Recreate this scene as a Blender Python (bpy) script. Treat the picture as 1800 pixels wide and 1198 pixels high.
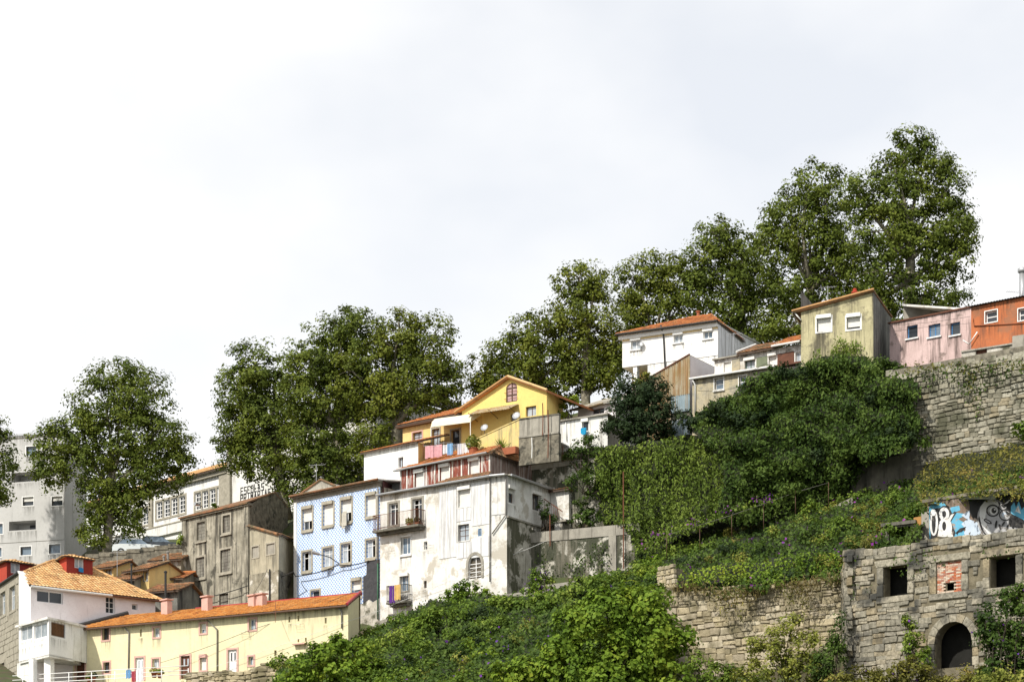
import bpy, bmesh, math, random
import numpy as np
from mathutils import Vector, Matrix
from mathutils.geometry import delaunay_2d_cdt
random.seed(7); RNG = np.random.default_rng(11)
SC = bpy.context.scene
for o in list(bpy.data.objects): bpy.data.objects.remove(o)
COL = SC.collection
# ---------------------------------------------------------------- camera
F, CX, HY = 3500.0, 900.0, 1600.0          # focal length in photo pixels, centre column, horizon row (below the frame)
cd = bpy.data.cameras.new('camera'); cam = bpy.data.objects.new('camera', cd); COL.objects.link(cam)
cam.location = (0, 0, 0); cam.rotation_euler = (math.radians(90), 0, 0)
cd.sensor_width = 36; cd.lens = 36*F/1800; cd.shift_y = (HY-599)/1800; cd.clip_start = 1; cd.clip_end = 6000
SC.camera = cam
# ---------------------------------------------------------------- sky, sun, exposure
SUN_AZ, SUN_EL = math.radians(-136), math.radians(43)   # azimuth clockwise from +Y (the view direction): behind the camera, to the left
W = bpy.data.worlds.new('World'); SC.world = W; W.use_nodes = True
nt = W.node_tree; nt.nodes.clear()
def N(nt, t, **kw):
    n = nt.nodes.new(t)
    for k, v in kw.items(): setattr(n, k, v)
    return n
sky = N(nt, 'ShaderNodeTexSky', sky_type='NISHITA', sun_disc=False, sun_elevation=SUN_EL, sun_rotation=SUN_AZ)
tc = N(nt, 'ShaderNodeTexCoord'); mp = N(nt, 'ShaderNodeMapping'); mp.inputs['Scale'].default_value = (1.6, 1.6, 2.6); mp.inputs['Location'].default_value = (0.25, 0.1, 0.3)
nz = N(nt, 'ShaderNodeTexNoise'); nz.inputs['Scale'].default_value = 2.1; nz.inputs['Detail'].default_value = 5; nz.inputs['Roughness'].default_value = .5
rp = N(nt, 'ShaderNodeValToRGB'); rp.color_ramp.elements[0].position = .34; rp.color_ramp.elements[1].position = .58
rp.color_ramp.elements[0].color = (.73, .73, .73, 1); rp.color_ramp.elements[1].color = (1, 1, 1, 1)
mx = N(nt, 'ShaderNodeMix', data_type='RGBA'); mx.inputs['B'].default_value = (7.05, 7.08, 7.12, 1)
bg = N(nt, 'ShaderNodeBackground'); bg.inputs['Strength'].default_value = .15
wo = N(nt, 'ShaderNodeOutputWorld')
L = nt.links.new
L(tc.outputs['Generated'], mp.inputs['Vector']); L(mp.outputs[0], nz.inputs['Vector']); L(nz.outputs['Fac'], rp.inputs['Fac'])
L(rp.outputs['Color'], mx.inputs['Factor']); L(sky.outputs[0], mx.inputs['A']); L(mx.outputs['Result'], bg.inputs['Color']); L(bg.outputs[0], wo.inputs['Surface'])
sd = bpy.data.lights.new('sun', 'SUN'); sd.energy = 5.0; sd.angle = math.radians(1.5); sd.color = (1, .94, .84)
sun = bpy.data.objects.new('sun', sd); COL.objects.link(sun)
sv = Vector((math.sin(SUN_AZ)*math.cos(SUN_EL), math.cos(SUN_AZ)*math.cos(SUN_EL), math.sin(SUN_EL)))   # towards the sun
sun.rotation_euler = sv.to_track_quat('Z', 'Y').to_euler()
vs = SC.view_settings; vs.view_transform = 'Standard'; vs.look = 'None'; vs.exposure = 0.0; vs.gamma = 1; vs.use_curve_mapping = False
SC.cycles.max_bounces = 6; SC.cycles.transparent_max_bounces = 6

# ---------------------------------------------------------------- helpers
def P(px, py, Y): return Vector(((px-CX)/F*Y, Y, (HY-py)/F*Y))
class Fac:
    """a vertical plane through two plan points, given as photo column + distance; left to right as seen from outside"""
    def __init__(s, pa, Ya, pb, Yb, world=None):
        if world: s.A, s.B = Vector(world[0]), Vector(world[1])
        else: s.A, s.B = Vector(((pa-CX)/F*Ya, Ya)), Vector(((pb-CX)/F*Yb, Yb))
        v = s.B-s.A; s.L = v.length; s.d = v/s.L; s.n = Vector((s.d.y, -s.d.x))
    def u(s, px):
        c = (px-CX)/F
        return (c*s.A.y-s.A.x)/(s.d.x-c*s.d.y)
    def Y(s, px): return s.A.y+s.d.y*s.u(px)
    def z(s, px, py): return (HY-py)/F*s.Y(px)
    def w(s, u, z, out=0):
        p = s.A+s.d*u+s.n*out
        return Vector((p.x, p.y, z))
    def fp(s, px, py, out=0): return s.w(s.u(px), s.z(px, py), out)
    def back(s, D, t=None):            # corners behind the facade
        return s.B-s.n*D, s.A-s.n*D
def link(o): COL.objects.link(o); return o
def thing(name, label, cat, loc, group=None, kind=None):
    o = bpy.data.objects.new(name, None); o.empty_display_size = .3; link(o); o.location = loc
    o['label'] = label; o['category'] = cat
    if group: o['group'] = group
    if kind: o['kind'] = kind
    return o
def rootloc(p):
    while p.parent: p = p.parent
    return Vector(p.location)
class MB:
    def __init__(s): s.v = []; s.f = []; s.uv = []; s.m = []
    def face(s, pts, uv=None, m=0):
        i = len(s.v); s.v += [Vector(p) for p in pts]; s.f.append(tuple(range(i, i+len(pts)))); s.uv.append(uv); s.m.append(m)
    def hexa(s, a, m=0):               # 8 corners: bottom 4 ccw, top 4 ccw (outward normals when ccw seen from above)
        i = len(s.v); s.v += [Vector(p) for p in a]
        for q in ((3,2,1,0),(4,5,6,7),(0,1,5,4),(1,2,6,5),(2,3,7,6),(3,0,4,7)):
            s.f.append(tuple(i+k for k in q)); s.uv.append(None); s.m.append(m)
    def fbox(s, f, u0, u1, z0, z1, o0, o1, m=0):   # box in facade space, o1 is the outer face
        s.hexa([f.w(u0,z0,o1),f.w(u1,z0,o1),f.w(u1,z0,o0),f.w(u0,z0,o0),f.w(u0,z1,o1),f.w(u1,z1,o1),f.w(u1,z1,o0),f.w(u0,z1,o0)], m)
    def fprism(s, f, poly, o0, o1, m=0):           # polygon in facade space (ccw u,z), extruded
        n = len(poly)
        s.face([f.w(u,z,o1) for u,z in poly], [(u,z) for u,z in poly], m); s.face([f.w(u,z,o0) for u,z in reversed(poly)], None, m)
        for i in range(n):
            a, b = poly[i], poly[(i+1) % n]
            s.face([f.w(*a,o0), f.w(*b,o0), f.w(*b,o1), f.w(*a,o1)], None, m)
    def tube(s, pts, r, seg=6, m=0, r2=None):
        pts = [Vector(p) for p in pts]; n = len(pts); rings = []; b = len(s.v)
        for i, p in enumerate(pts):
            t = (pts[min(i+1,n-1)]-pts[max(i-1,0)]).normalized()
            a = t.orthogonal().normalized(); c = t.cross(a)
            rr = r if r2 is None else r+(r2-r)*i/(n-1)
            s.v += [p+(a*math.cos(2*math.pi*k/seg)+c*math.sin(2*math.pi*k/seg))*rr for k in range(seg)]
        for i in range(n-1):
            for k in range(seg):
                s.f.append((b+i*seg+k, b+i*seg+(k+1)%seg, b+(i+1)*seg+(k+1)%seg, b+(i+1)*seg+k)); s.uv.append(None); s.m.append(m)
        s.f.append(tuple(b+k for k in reversed(range(seg)))); s.uv.append(None); s.m.append(m)
        s.f.append(tuple(b+(n-1)*seg+k for k in range(seg))); s.uv.append(None); s.m.append(m)
    def lathe(s, c, prof, seg=12, m=0):            # prof: (r,z) upward
        b = len(s.v); c = Vector(c)
        for r, z in prof: s.v += [c+Vector((r*math.cos(2*math.pi*k/seg), r*math.sin(2*math.pi*k/seg), z)) for k in range(seg)]
        for i in range(len(prof)-1):
            for k in range(seg):
                s.f.append((b+i*seg+k, b+i*seg+(k+1)%seg, b+(i+1)*seg+(k+1)%seg, b+(i+1)*seg+k)); s.uv.append(None); s.m.append(m)
        s.f.append(tuple(b+k for k in reversed(range(seg)))); s.uv.append(None); s.m.append(m)
        s.f.append(tuple(b+(len(prof)-1)*seg+k for k in range(seg))); s.uv.append(None); s.m.append(m)
    def build(s, name, mat, parent=None, smooth=False):
        me = bpy.data.meshes.new(name)
        ro = rootloc(parent) if parent else Vector()
        me.from_pydata([tuple(v-ro) for v in s.v], [], s.f)
        for x in (mat if isinstance(mat, (list, tuple)) else [mat]): me.materials.append(x)
        if any(s.m): me.polygons.foreach_set('material_index', s.m)
        if any(u is not None for u in s.uv):
            uvl = me.uv_layers.new(name='UVMap'); k = 0
            for f, u in zip(s.f, s.uv):
                for j in range(len(f)):
                    uvl.data[k].uv = u[j] if u else (0, 0)
                    k += 1
        if smooth: me.polygons.foreach_set('use_smooth', [True]*len(me.polygons))
        o = link(bpy.data.objects.new(name, me))
        if parent: o.parent = parent
        return o
def tag(o, label, cat, group=None, kind=None):
    o['label'] = label; o['category'] = cat
    if group: o['group'] = group
    if kind: o['kind'] = kind
    return o
def solo(mb, name, mat, label, cat, group=None, smooth=False):   # a thing that is a single mesh, with its origin at its base
    zs = min(v.z for v in mb.v); c = sum(mb.v, Vector())/len(mb.v); loc = Vector((c.x, c.y, zs))
    me = bpy.data.meshes.new(name); me.from_pydata([tuple(v-loc) for v in mb.v], [], mb.f)
    for x in (mat if isinstance(mat, (list, tuple)) else [mat]): me.materials.append(x)
    if any(mb.m): me.polygons.foreach_set('material_index', mb.m)
    if smooth: me.polygons.foreach_set('use_smooth', [True]*len(me.polygons))
    o = link(bpy.data.objects.new(name, me)); o.location = loc
    return tag(o, label, cat, group)
def inpoly(x, y, poly):
    c = False; j = len(poly)-1
    for i in range(len(poly)):
        xi, yi = poly[i]; xj, yj = poly[j]
        if (yi > y) != (yj > y) and x < (xj-xi)*(y-yi)/(yj-yi)+xi: c = not c
        j = i
    return c
def hole_poly(h): return [(h[0],h[2]),(h[1],h[2]),(h[1],h[3]),(h[0],h[3])] if not isinstance(h[0], (tuple, list)) else list(h)
def m_stains():
    m = MATS.get('rain_stains')
    if m: return m
    m = bpy.data.materials.new('rain_stains'); m.use_nodes = True; nt = m.node_tree; L = nt.links.new; bs = nt.nodes['Principled BSDF']; bs.inputs['Base Color'].default_value = (.085, .078, .06, 1); bs.inputs['Roughness'].default_value = .95; bs.inputs['Specular IOR Level'].default_value = .1
    uv = N(nt, 'ShaderNodeTexCoord'); sp = N(nt, 'ShaderNodeSeparateXYZ'); L(uv.outputs['UV'], sp.inputs[0]); ge = N(nt, 'ShaderNodeNewGeometry')
    mpn = N(nt, 'ShaderNodeMapping'); mpn.inputs['Scale'].default_value = (6.5, 6.5, .35); L(ge.outputs['Position'], mpn.inputs['Vector'])
    nz = N(nt, 'ShaderNodeTexNoise'); nz.inputs['Scale'].default_value = 1; nz.inputs['Detail'].default_value = 5; nz.inputs['Roughness'].default_value = .7; L(mpn.outputs[0], nz.inputs['Vector'])
    mr = N(nt, 'ShaderNodeMapRange'); mr.inputs['From Min'].default_value = .46; mr.inputs['From Max'].default_value = .72; L(nz.outputs['Fac'], mr.inputs['Value'])
    pw = N(nt, 'ShaderNodeMath', operation='POWER'); L(sp.outputs[1], pw.inputs[0]); pw.inputs[1].default_value = 1.6
    mu = N(nt, 'ShaderNodeMath', operation='MULTIPLY'); L(mr.outputs[0], mu.inputs[0]); L(pw.outputs[0], mu.inputs[1]); m3 = N(nt, 'ShaderNodeMath', operation='MULTIPLY'); L(mu.outputs[0], m3.inputs[0]); m3.inputs[1].default_value = .75
    L(m3.outputs[0], bs.inputs['Alpha']); MATS['rain_stains'] = m; return m
def wall(root, f, z0, top, holes, mat, name='wall', rev=.3, out=0.0, u0=0.0, u1=None, label=None, stain=None):
    if stain is None: stain = mat not in NOSTAIN and 'core' not in name and 'dormer' not in name
    u1 = f.L if u1 is None else u1
    prof = [(u0, top), (u1, top)] if not isinstance(top, (list, tuple)) else list(top)
    outer = [(u0, z0), (u1, z0)]+list(reversed(prof))
    loops = [outer]+[hole_poly(h) for h in holes]
    vs_, es = [], []
    for lp in loops:
        b = len(vs_); vs_ += [Vector(p) for p in lp]; es += [(b+i, b+(i+1) % len(lp)) for i in range(len(lp))]
    r = delaunay_2d_cdt(vs_, es, [], 0, 1e-5)
    mb = MB()
    for t in r[2]:
        pts = [r[0][i] for i in t]
        cx = sum(p.x for p in pts)/len(pts); cy = sum(p.y for p in pts)/len(pts)
        if not inpoly(cx, cy, outer) or any(inpoly(cx, cy, h) for h in loops[1:]): continue
        if (pts[1]-pts[0]).cross(pts[2]-pts[0]) < 0: pts = pts[::-1]
        mb.face([f.w(p.x, p.y, out) for p in pts], [(p.x, p.y) for p in pts])
    for h in loops[1:]:
        for i in range(len(h)):
            a, b = h[i], h[(i+1) % len(h)]
            mb.face([f.w(*a,out-rev), f.w(*b,out-rev), f.w(*b,out), f.w(*a,out)][::-1], [a, b, b, a])
    o = mb.build(name, mat, root)
    if label: o['label'] = label
    if stain:                                   # run-off stains below sills and the eave
        sb = MB(); oo = out+.006
        def strip(a, b, zlo, zhi):
            if zlo < z0: zlo = z0
            sb.face([f.w(a,zlo,oo), f.w(b,zlo,oo), f.w(b,zhi,oo), f.w(a,zhi,oo)], [(a,0),(b,0),(b,1),(a,1)])
        for h in holes:
            if not isinstance(h[0], (tuple, list)): strip(max(u0,h[0]-.12), min(u1,h[1]+.12), h[2]-random.uniform(.9,1.7), h[2]-.12)
        if not isinstance(top, (list, tuple)):
            n = max(1, int((u1-u0)/1.4))
            for k in range(n): strip(u0+(u1-u0)*k/n, u0+(u1-u0)*(k+1)/n, top-random.uniform(.5,1.5), top-.02)
        if sb.f: so = sb.build('rain_stains', m_stains(), o); so['kind'] = 'stuff'
    return o
def closed(root, plan, z0, zt, mat, name='rear_wall'):     # hidden walls: plan points in order (outside on the right of travel direction seen from above is not needed)
    mb = MB()
    for (a, b) in zip(plan[:-1], plan[1:]):
        mb.face([(a[0],a[1],z0),(b[0],b[1],z0),(b[0],b[1],zt),(a[0],a[1],zt)])
    return mb.build(name, mat, root)
def ring(mb, f, u0, u1, z0, z1, w, o0, o1, bottom=True):
    mb.fbox(f, u0, u0+w, z0, z1, o0, o1); mb.fbox(f, u1-w, u1, z0, z1, o0, o1)
    mb.fbox(f, u0+w, u1-w, z1-w, z1, o0, o1)
    if bottom: mb.fbox(f, u0+w, u1-w, z0, z0+w, o0, o1)
def win(root, f, holes, x0, x1, y0, y1, frame, pane, sur=None, sw=.14, cols=2, rows=1, blind=None, bf=0, box=None, sill=None, inset=.19, name='window', fw=.055, label=None, openhalf=None, out=0.0, proud=.04, transom=None):
    """window from its outline in the photo (the outline of the opening itself)"""
    u0, u1 = f.u(x0), f.u(x1); xc = (x0+x1)/2; z0, z1 = f.z(xc, y1), f.z(xc, y0)
    holes.append((u0, u1, z0, z1))
    i = out-inset
    mb = MB(); ring(mb, f, u0+.002, u1-.002, z0+.002, z1-.002, fw, i-.05, i)
    for k in range(1, cols):
        c = u0+(u1-u0)*k/cols; mb.fbox(f, c-fw*.5, c+fw*.5, z0+fw, z1-fw, i-.048, i-.002)
    zs = [z0+(z1-z0)*k/rows for k in range(1, rows)]+([z0+(z1-z0)*transom] if transom else [])
    for z in zs: mb.fbox(f, u0+fw, u1-fw, z-fw*.4, z+fw*.4, i-.046, i-.004)
    wn = mb.build(name, frame, root)
    if label: wn['label'] = label
    if pane:
        if openhalf is None: mb = MB(); mb.fbox(f, u0+fw*.5, u1-fw*.5, z0+fw*.5, z1-fw*.5, i-.035, i-.025)
        else:
            mb = MB(); c = (u0+u1)/2
            if openhalf == 'l': mb.fbox(f, c, u1-fw*.5, z0+fw*.5, z1-fw*.5, i-.035, i-.025)
            else: mb.fbox(f, u0+fw*.5, c, z0+fw*.5, z1-fw*.5, i-.035, i-.025)
        mb.build('pane', pane, wn)
    if sur:
        mb = MB(); ring(mb, f, u0-sw, u1+sw, z0-sw, z1+sw, sw, out-.03, out+proud); mb.build('surround', sur, wn)
    if blind and bf:
        mb = MB(); n = max(3, int((z1-z0)*bf/.07)); h = (z1-z0)*bf/n
        for k in range(n): mb.fbox(f, u0+.01, u1-.01, z1-h*(k+1)+.006, z1-h*k, i+.02, i+.05)
        mb.build('blind', blind, wn)
    if box:
        mb = MB(); mb.fbox(f, u0-.03, u1+.03, z1-.05, z1+.2, out-.02, out+.17); mb.build('shutter_box', box, wn)
    if sill:
        mb = MB(); mb.fbox(f, u0-.1, u1+.1, z0-.1-(sw if sur else 0), z0-.002-(sw if sur else 0), out-.05, out+.12); mb.build('sill', sill, wn)
    return wn
def door(root, f, holes, x0, x1, y0, y1, mat, frame, panels=(2, 2), glass=None, hm=None, sur=None, sw=.14, label=None):
    u0, u1 = f.u(x0), f.u(x1); xc = (x0+x1)/2; z0, z1 = f.z(xc, y1), f.z(xc, y0)
    holes.append((u0, u1, z0, z1)); i = -.12
    mb = MB(); mb.fbox(f, u0+.06, u1-.06, z0+.01, z1-.06, i-.05, i)
    nc, nr = panels
    for a in range(nc):
        for b in range(nr):
            w = (u1-u0-.16)/nc; h = (z1-z0-.1)/nr
            mb.fbox(f, u0+.08+w*a+.06, u0+.08+w*(a+1)-.06, z0+.06+h*b+.06, z0+.06+h*(b+1)-.06, i-.01, i+.025)
    d = mb.build('door', mat, root)
    if label: d['label'] = label
    mb = MB(); ring(mb, f, u0+.002, u1-.002, z0, z1-.002, .06, i-.06, i+.03, False); mb.build('door_frame', frame, d)
    if glass:
        mb = MB(); w = (u1-u0-.16)/nc; h = (z1-z0-.1)/nr
        for a in range(nc): mb.fbox(f, u0+.08+w*a+.1, u0+.08+w*(a+1)-.1, z1-h*.95, z1-.2, i+.02, i+.032)
        mb.build('pane', glass, d)
    mb = MB(); mb.fbox(f, u1-.2, u1-.15, z0+.95, z0+1.05, i, i+.06); mb.build('handle', hm or frame, d)
    if sur: mb = MB(); ring(mb, f, u0-sw, u1+sw, z0, z1+sw, sw, -.03, .04, False); mb.build('surround', sur, d)
    return d
def plane_hit(px, py, p0, n):
    r = Vector(((px-CX)/F, 1, (HY-py)/F)); return r*(p0.dot(n)/r.dot(n))
def tile_roof(root, poly, mats, name='roof', cw=.24, rh=.38, amp=.055, thick=.12, label=None):
    """planar roof polygon, first edge = eave (left to right from outside); rolled tiles laid in courses over a slab"""
    e = (poly[1]-poly[0]).normalized(); up = None
    nrm = Vector((0,0,0))
    for i in range(1, len(poly)-1): nrm += (poly[i]-poly[0]).cross(poly[i+1]-poly[0])
    nrm.normalize()
    if nrm.z < 0: nrm = -nrm
    up = nrm.cross(e).normalized()
    if up.z < 0: up = -up
    o = poly[0]
    q = [((p-o).dot(e), (p-o).dot(up)) for p in poly]
    s0, s1 = min(a for a, b in q), max(a for a, b in q); t1 = max(b for a, b in q)
    nc = max(2, int((s1-s0)/cw)); nr = max(2, int(t1/rh)); cw = (s1-s0)/nc; rh = t1/nr
    mb = MB()
    prof = [(0, 0), (.18, .8), (.38, 1), (.58, .8), (.76, 0), (1, 0)]
    for r in range(nr):
        ta, tb = r*rh-.03, (r+1)*rh+.02
        for c in range(nc):
            if not inpoly(s0+(c+.5)*cw, (r+.5)*rh, q): continue
            j = random.uniform(-.008, .008); jt = random.uniform(-.02, .02)
            b = len(mb.v)
            for a, h in prof:
                x = s0+(c+a)*cw
                mb.v.append(o+e*x+up*(ta+jt)+nrm*(.045+h*amp+j)); mb.v.append(o+e*x+up*(tb+jt)+nrm*(.01+h*amp*.8+j))
            for k in range(len(prof)-1):
                mb.f.append((b+2*k, b+2*k+2, b+2*k+3, b+2*k+1)); mb.uv.append(None); mb.m.append(0)
            mb.f.append(tuple(b+2*k for k in range(len(prof)))[::-1]); mb.uv.append(None); mb.m.append(0)
    n = len(poly); top = [p for p in poly]; bot = [p-Vector((0,0,thick)) for p in poly]
    if (poly[1]-poly[0]).cross(poly[2]-poly[0]).z < 0: top.reverse(); bot.reverse()
    mb.face(top, None, 1); mb.face(bot[::-1], None, 1)
    for i in range(n): mb.face([bot[i], bot[(i+1)%n], top[(i+1)%n], top[i]], None, 1)
    ob = mb.build(name, mats, root)
    if label: ob['label'] = label
    return ob
def ridge(root, a, b, mat, r=.13, name='ridge_cap'):
    a, b = Vector(a), Vector(b); n = max(2, int((b-a).length/.42)); mb = MB()
    for k in range(n):
        p = a.lerp(b, k/n); q = a.lerp(b, (k+1)/n+.02)
        mb.tube([p, q], r*random.uniform(.95, 1.05), 7, r2=r*.82)
    return mb.build(name, mat, root)
def slab(root, pts, thick, mat, name='roof_slab'):
    mb = MB(); pts = [Vector(p) for p in pts]
    if (pts[1]-pts[0]).cross(pts[2]-pts[0]).z < 0: pts = pts[::-1]
    n = len(pts); lo = [p-Vector((0,0,thick)) for p in pts]
    mb.face(pts); mb.face(lo[::-1])
    for i in range(n): mb.face([lo[i], lo[(i+1)%n], pts[(i+1)%n], pts[i]])
    return mb.build(name, mat, root)
def pipe(root, pts, r, mat, name='downpipe', seg=6):
    mb = MB(); mb.tube(pts, r, seg); return mb.build(name, mat, root, True)

# ---------------------------------------------------------------- materials
MATS = {}; NOSTAIN = []
def M(name, c, c2=None, scale=1.5, rough=.85, bump=.0, bscale=18, streak=None, sth=.55, sscale=(1.2, 1.2, .12), spot=None, pth=.6, pscale=.7, spec=.25, metal=0, coords='Object', lo=.35, hi=.65, detail=6):
    m = bpy.data.materials.new(name); m.use_nodes = True; nt = m.node_tree; L = nt.links.new
    bs = nt.nodes['Principled BSDF']; bs.inputs['Roughness'].default_value = rough; bs.inputs['Specular IOR Level'].default_value = spec; bs.inputs['Metallic'].default_value = metal
    tcn = N(nt, 'ShaderNodeTexCoord'); co = tcn.outputs[coords]
    if coords == 'Geometry': pass
    def noise(sc, scale3=None, det=detail, ro=.6, off=0):
        mpn = N(nt, 'ShaderNodeMapping'); mpn.inputs['Location'].default_value = (off, off*1.7, off*.6)
        if scale3: mpn.inputs['Scale'].default_value = scale3
        L(co, mpn.inputs['Vector'])
        n = N(nt, 'ShaderNodeTexNoise'); n.inputs['Scale'].default_value = sc; n.inputs['Detail'].default_value = det; n.inputs['Roughness'].default_value = ro
        L(mpn.outputs[0], n.inputs['Vector']); return n.outputs['Fac']
    def ramp(fac, a, b, lo, hi):
        r = N(nt, 'ShaderNodeMapRange'); r.inputs['From Min'].default_value = lo; r.inputs['From Max'].default_value = hi; L(fac, r.inputs['Value'])
        x = N(nt, 'ShaderNodeMix', data_type='RGBA')
        L(r.outputs[0], x.inputs['Factor'])
        for s, v in (('A', a), ('B', b)):
            if isinstance(v, tuple): x.inputs[s].default_value = v+(1,)
            else: L(v, x.inputs[s])
        return x.outputs['Result']
    if c2 is None: c2 = tuple(min(1, v*.82) for v in c)
    colr = ramp(noise(scale), c, c2, lo, hi)
    fine = noise(scale*9, off=3.1)
    colr = ramp(fine, colr, ramp(noise(scale*5, off=7), c2, tuple(v*.75 for v in c2), .3, .7), .5, .9)
    if spot: colr = ramp(noise(pscale, off=5.3, det=8, ro=.65), colr, spot, pth-.04, pth+.03)
    if streak: colr = ramp(noise(1.6, sscale, off=9.2, det=5, ro=.7), colr, streak, sth-.07, sth+.09)
    L(colr, bs.inputs['Base Color'])
    if bump:
        b = N(nt, 'ShaderNodeBump'); b.inputs['Strength'].default_value = bump; b.inputs['Distance'].default_value = .04
        L(noise(bscale, det=4), b.inputs['Height']); L(b.outputs[0], bs.inputs['Normal'])
    MATS[name] = m; return m
def Mrand(name, cols, scale=6, rough=.9, bump=.5, dark=.6, spot=None):   # colour by object: stones, pieces
    m = bpy.data.materials.new(name); m.use_nodes = True; nt = m.node_tree; L = nt.links.new
    bs = nt.nodes['Principled BSDF']; bs.inputs['Roughness'].default_value = rough; bs.inputs['Specular IOR Level'].default_value = .2
    oi = N(nt, 'ShaderNodeObjectInfo'); cr = N(nt, 'ShaderNodeValToRGB'); el = cr.color_ramp.elements
    while len(el) < len(cols): el.new(.5)
    for i, c in enumerate(cols): el[i].position = i/(len(cols)-1); el[i].color = c+(1,)
    L(oi.outputs['Random'], cr.inputs['Fac'])
    ge = N(nt, 'ShaderNodeNewGeometry'); nz = N(nt, 'ShaderNodeTexNoise'); nz.inputs['Scale'].default_value = scale; nz.inputs['Detail'].default_value = 6; nz.inputs['Roughness'].default_value = .65
    L(ge.outputs['Position'], nz.inputs['Vector'])
    mr = N(nt, 'ShaderNodeMapRange'); mr.inputs['From Min'].default_value = .35; mr.inputs['From Max'].default_value = .7; L(nz.outputs['Fac'], mr.inputs['Value'])
    mxx = N(nt, 'ShaderNodeMix', data_type='RGBA', blend_type='MULTIPLY'); mxx.inputs['B'].default_value = (dark, dark, dark*.95, 1)
    L(mr.outputs[0], mxx.inputs['Factor']); L(cr.outputs[0], mxx.inputs['A']); out = mxx.outputs['Result']
    if spot:
        n2 = N(nt, 'ShaderNodeTexNoise'); n2.inputs['Scale'].default_value = .6; n2.inputs['Detail'].default_value = 8; L(ge.outputs['Position'], n2.inputs['Vector'])
        m2 = N(nt, 'ShaderNodeMapRange'); m2.inputs['From Min'].default_value = .49; m2.inputs['From Max'].default_value = .64; L(n2.outputs['Fac'], m2.inputs['Value'])
        x2 = N(nt, 'ShaderNodeMix', data_type='RGBA'); x2.inputs['B'].default_value = spot+(1,); L(m2.outputs[0], x2.inputs['Factor']); L(out, x2.inputs['A']); out = x2.outputs['Result']
    L(out, bs.inputs['Base Color'])
    b = N(nt, 'ShaderNodeBump'); b.inputs['Strength'].default_value = bump; b.inputs['Distance'].default_value = .05; L(nz.outputs['Fac'], b.inputs['Height']); L(b.outputs[0], bs.inputs['Normal'])
    return m
def Mleaf(name, cols, trans=.22, rough=.6, spec=.12):   # colour by leaf
    m = bpy.data.materials.new(name); m.use_nodes = True; nt = m.node_tree; L = nt.links.new
    bs = nt.nodes['Principled BSDF']; bs.inputs['Roughness'].default_value = rough; bs.inputs['Specular IOR Level'].default_value = spec
    ge = N(nt, 'ShaderNodeNewGeometry'); cr = N(nt, 'ShaderNodeValToRGB'); el = cr.color_ramp.elements
    while len(el) < len(cols): el.new(.5)
    for i, c in enumerate(cols): el[i].position = i/(len(cols)-1); el[i].color = c+(1,)
    nz = N(nt, 'ShaderNodeTexNoise'); nz.inputs['Scale'].default_value = .45; nz.inputs['Detail'].default_value = 3; L(ge.outputs['Position'], nz.inputs['Vector'])
    ma = N(nt, 'ShaderNodeMath', operation='MULTIPLY_ADD'); L(ge.outputs['Random Per Island'], ma.inputs[0]); ma.inputs[1].default_value = .42
    mb_ = N(nt, 'ShaderNodeMath', operation='MULTIPLY_ADD'); L(nz.outputs['Fac'], mb_.inputs[0]); mb_.inputs[1].default_value = 1.5; mb_.inputs[2].default_value = -.46
    L(mb_.outputs[0], ma.inputs[2]); L(ma.outputs[0], cr.inputs['Fac']); L(cr.outputs[0], bs.inputs['Base Color'])
    tr = N(nt, 'ShaderNodeBsdfTranslucent'); hs = N(nt, 'ShaderNodeHueSaturation'); hs.inputs['Value'].default_value = 1.5; hs.inputs['Hue'].default_value = .49
    L(cr.outputs[0], hs.inputs['Color']); L(hs.outputs[0], tr.inputs['Color'])
    ms = N(nt, 'ShaderNodeMixShader'); ms.inputs[0].default_value = trans
    L(bs.outputs[0], ms.inputs[1]); L(tr.outputs[0], ms.inputs[2]); L(ms.outputs[0], nt.nodes['Material Output'].inputs['Surface'])
    return m
def Mtile(name, cols, moss=(.10, .085, .05), mth=.6):   # roof tiles: colour by tile (island) plus lichen
    m = bpy.data.materials.new(name); m.use_nodes = True; nt = m.node_tree; L = nt.links.new
    bs = nt.nodes['Principled BSDF']; bs.inputs['Roughness'].default_value = .85; bs.inputs['Specular IOR Level'].default_value = .2
    ge = N(nt, 'ShaderNodeNewGeometry'); cr = N(nt, 'ShaderNodeValToRGB'); el = cr.color_ramp.elements
    while len(el) < len(cols): el.new(.5)
    for i, c in enumerate(cols): el[i].position = i/(len(cols)-1); el[i].color = c+(1,)
    L(ge.outputs['Random Per Island'], cr.inputs['Fac'])
    nz = N(nt, 'ShaderNodeTexNoise'); nz.inputs['Scale'].default_value = 1.1; nz.inputs['Detail'].default_value = 8; nz.inputs['Roughness'].default_value = .7; L(ge.outputs['Position'], nz.inputs['Vector'])
    mr = N(nt, 'ShaderNodeMapRange'); mr.inputs['From Min'].default_value = mth-.12; mr.inputs['From Max'].default_value = mth+.12; L(nz.outputs['Fac'], mr.inputs['Value'])
    x = N(nt, 'ShaderNodeMix', data_type='RGBA'); x.inputs['B'].default_value = moss+(1,); L(mr.outputs[0], x.inputs['Factor']); L(cr.outputs[0], x.inputs['A']); L(x.outputs['Result'], bs.inputs['Base Color'])
    return m
def Mflat(name, c, rough=.6, spec=.3, metal=0):
    m = bpy.data.materials.new(name); m.use_nodes = True; b = m.node_tree.nodes['Principled BSDF']
    b.inputs['Base Color'].default_value = c+(1,); b.inputs['Roughness'].default_value = rough; b.inputs['Specular IOR Level'].default_value = spec; b.inputs['Metallic'].default_value = metal
    return m
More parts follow.
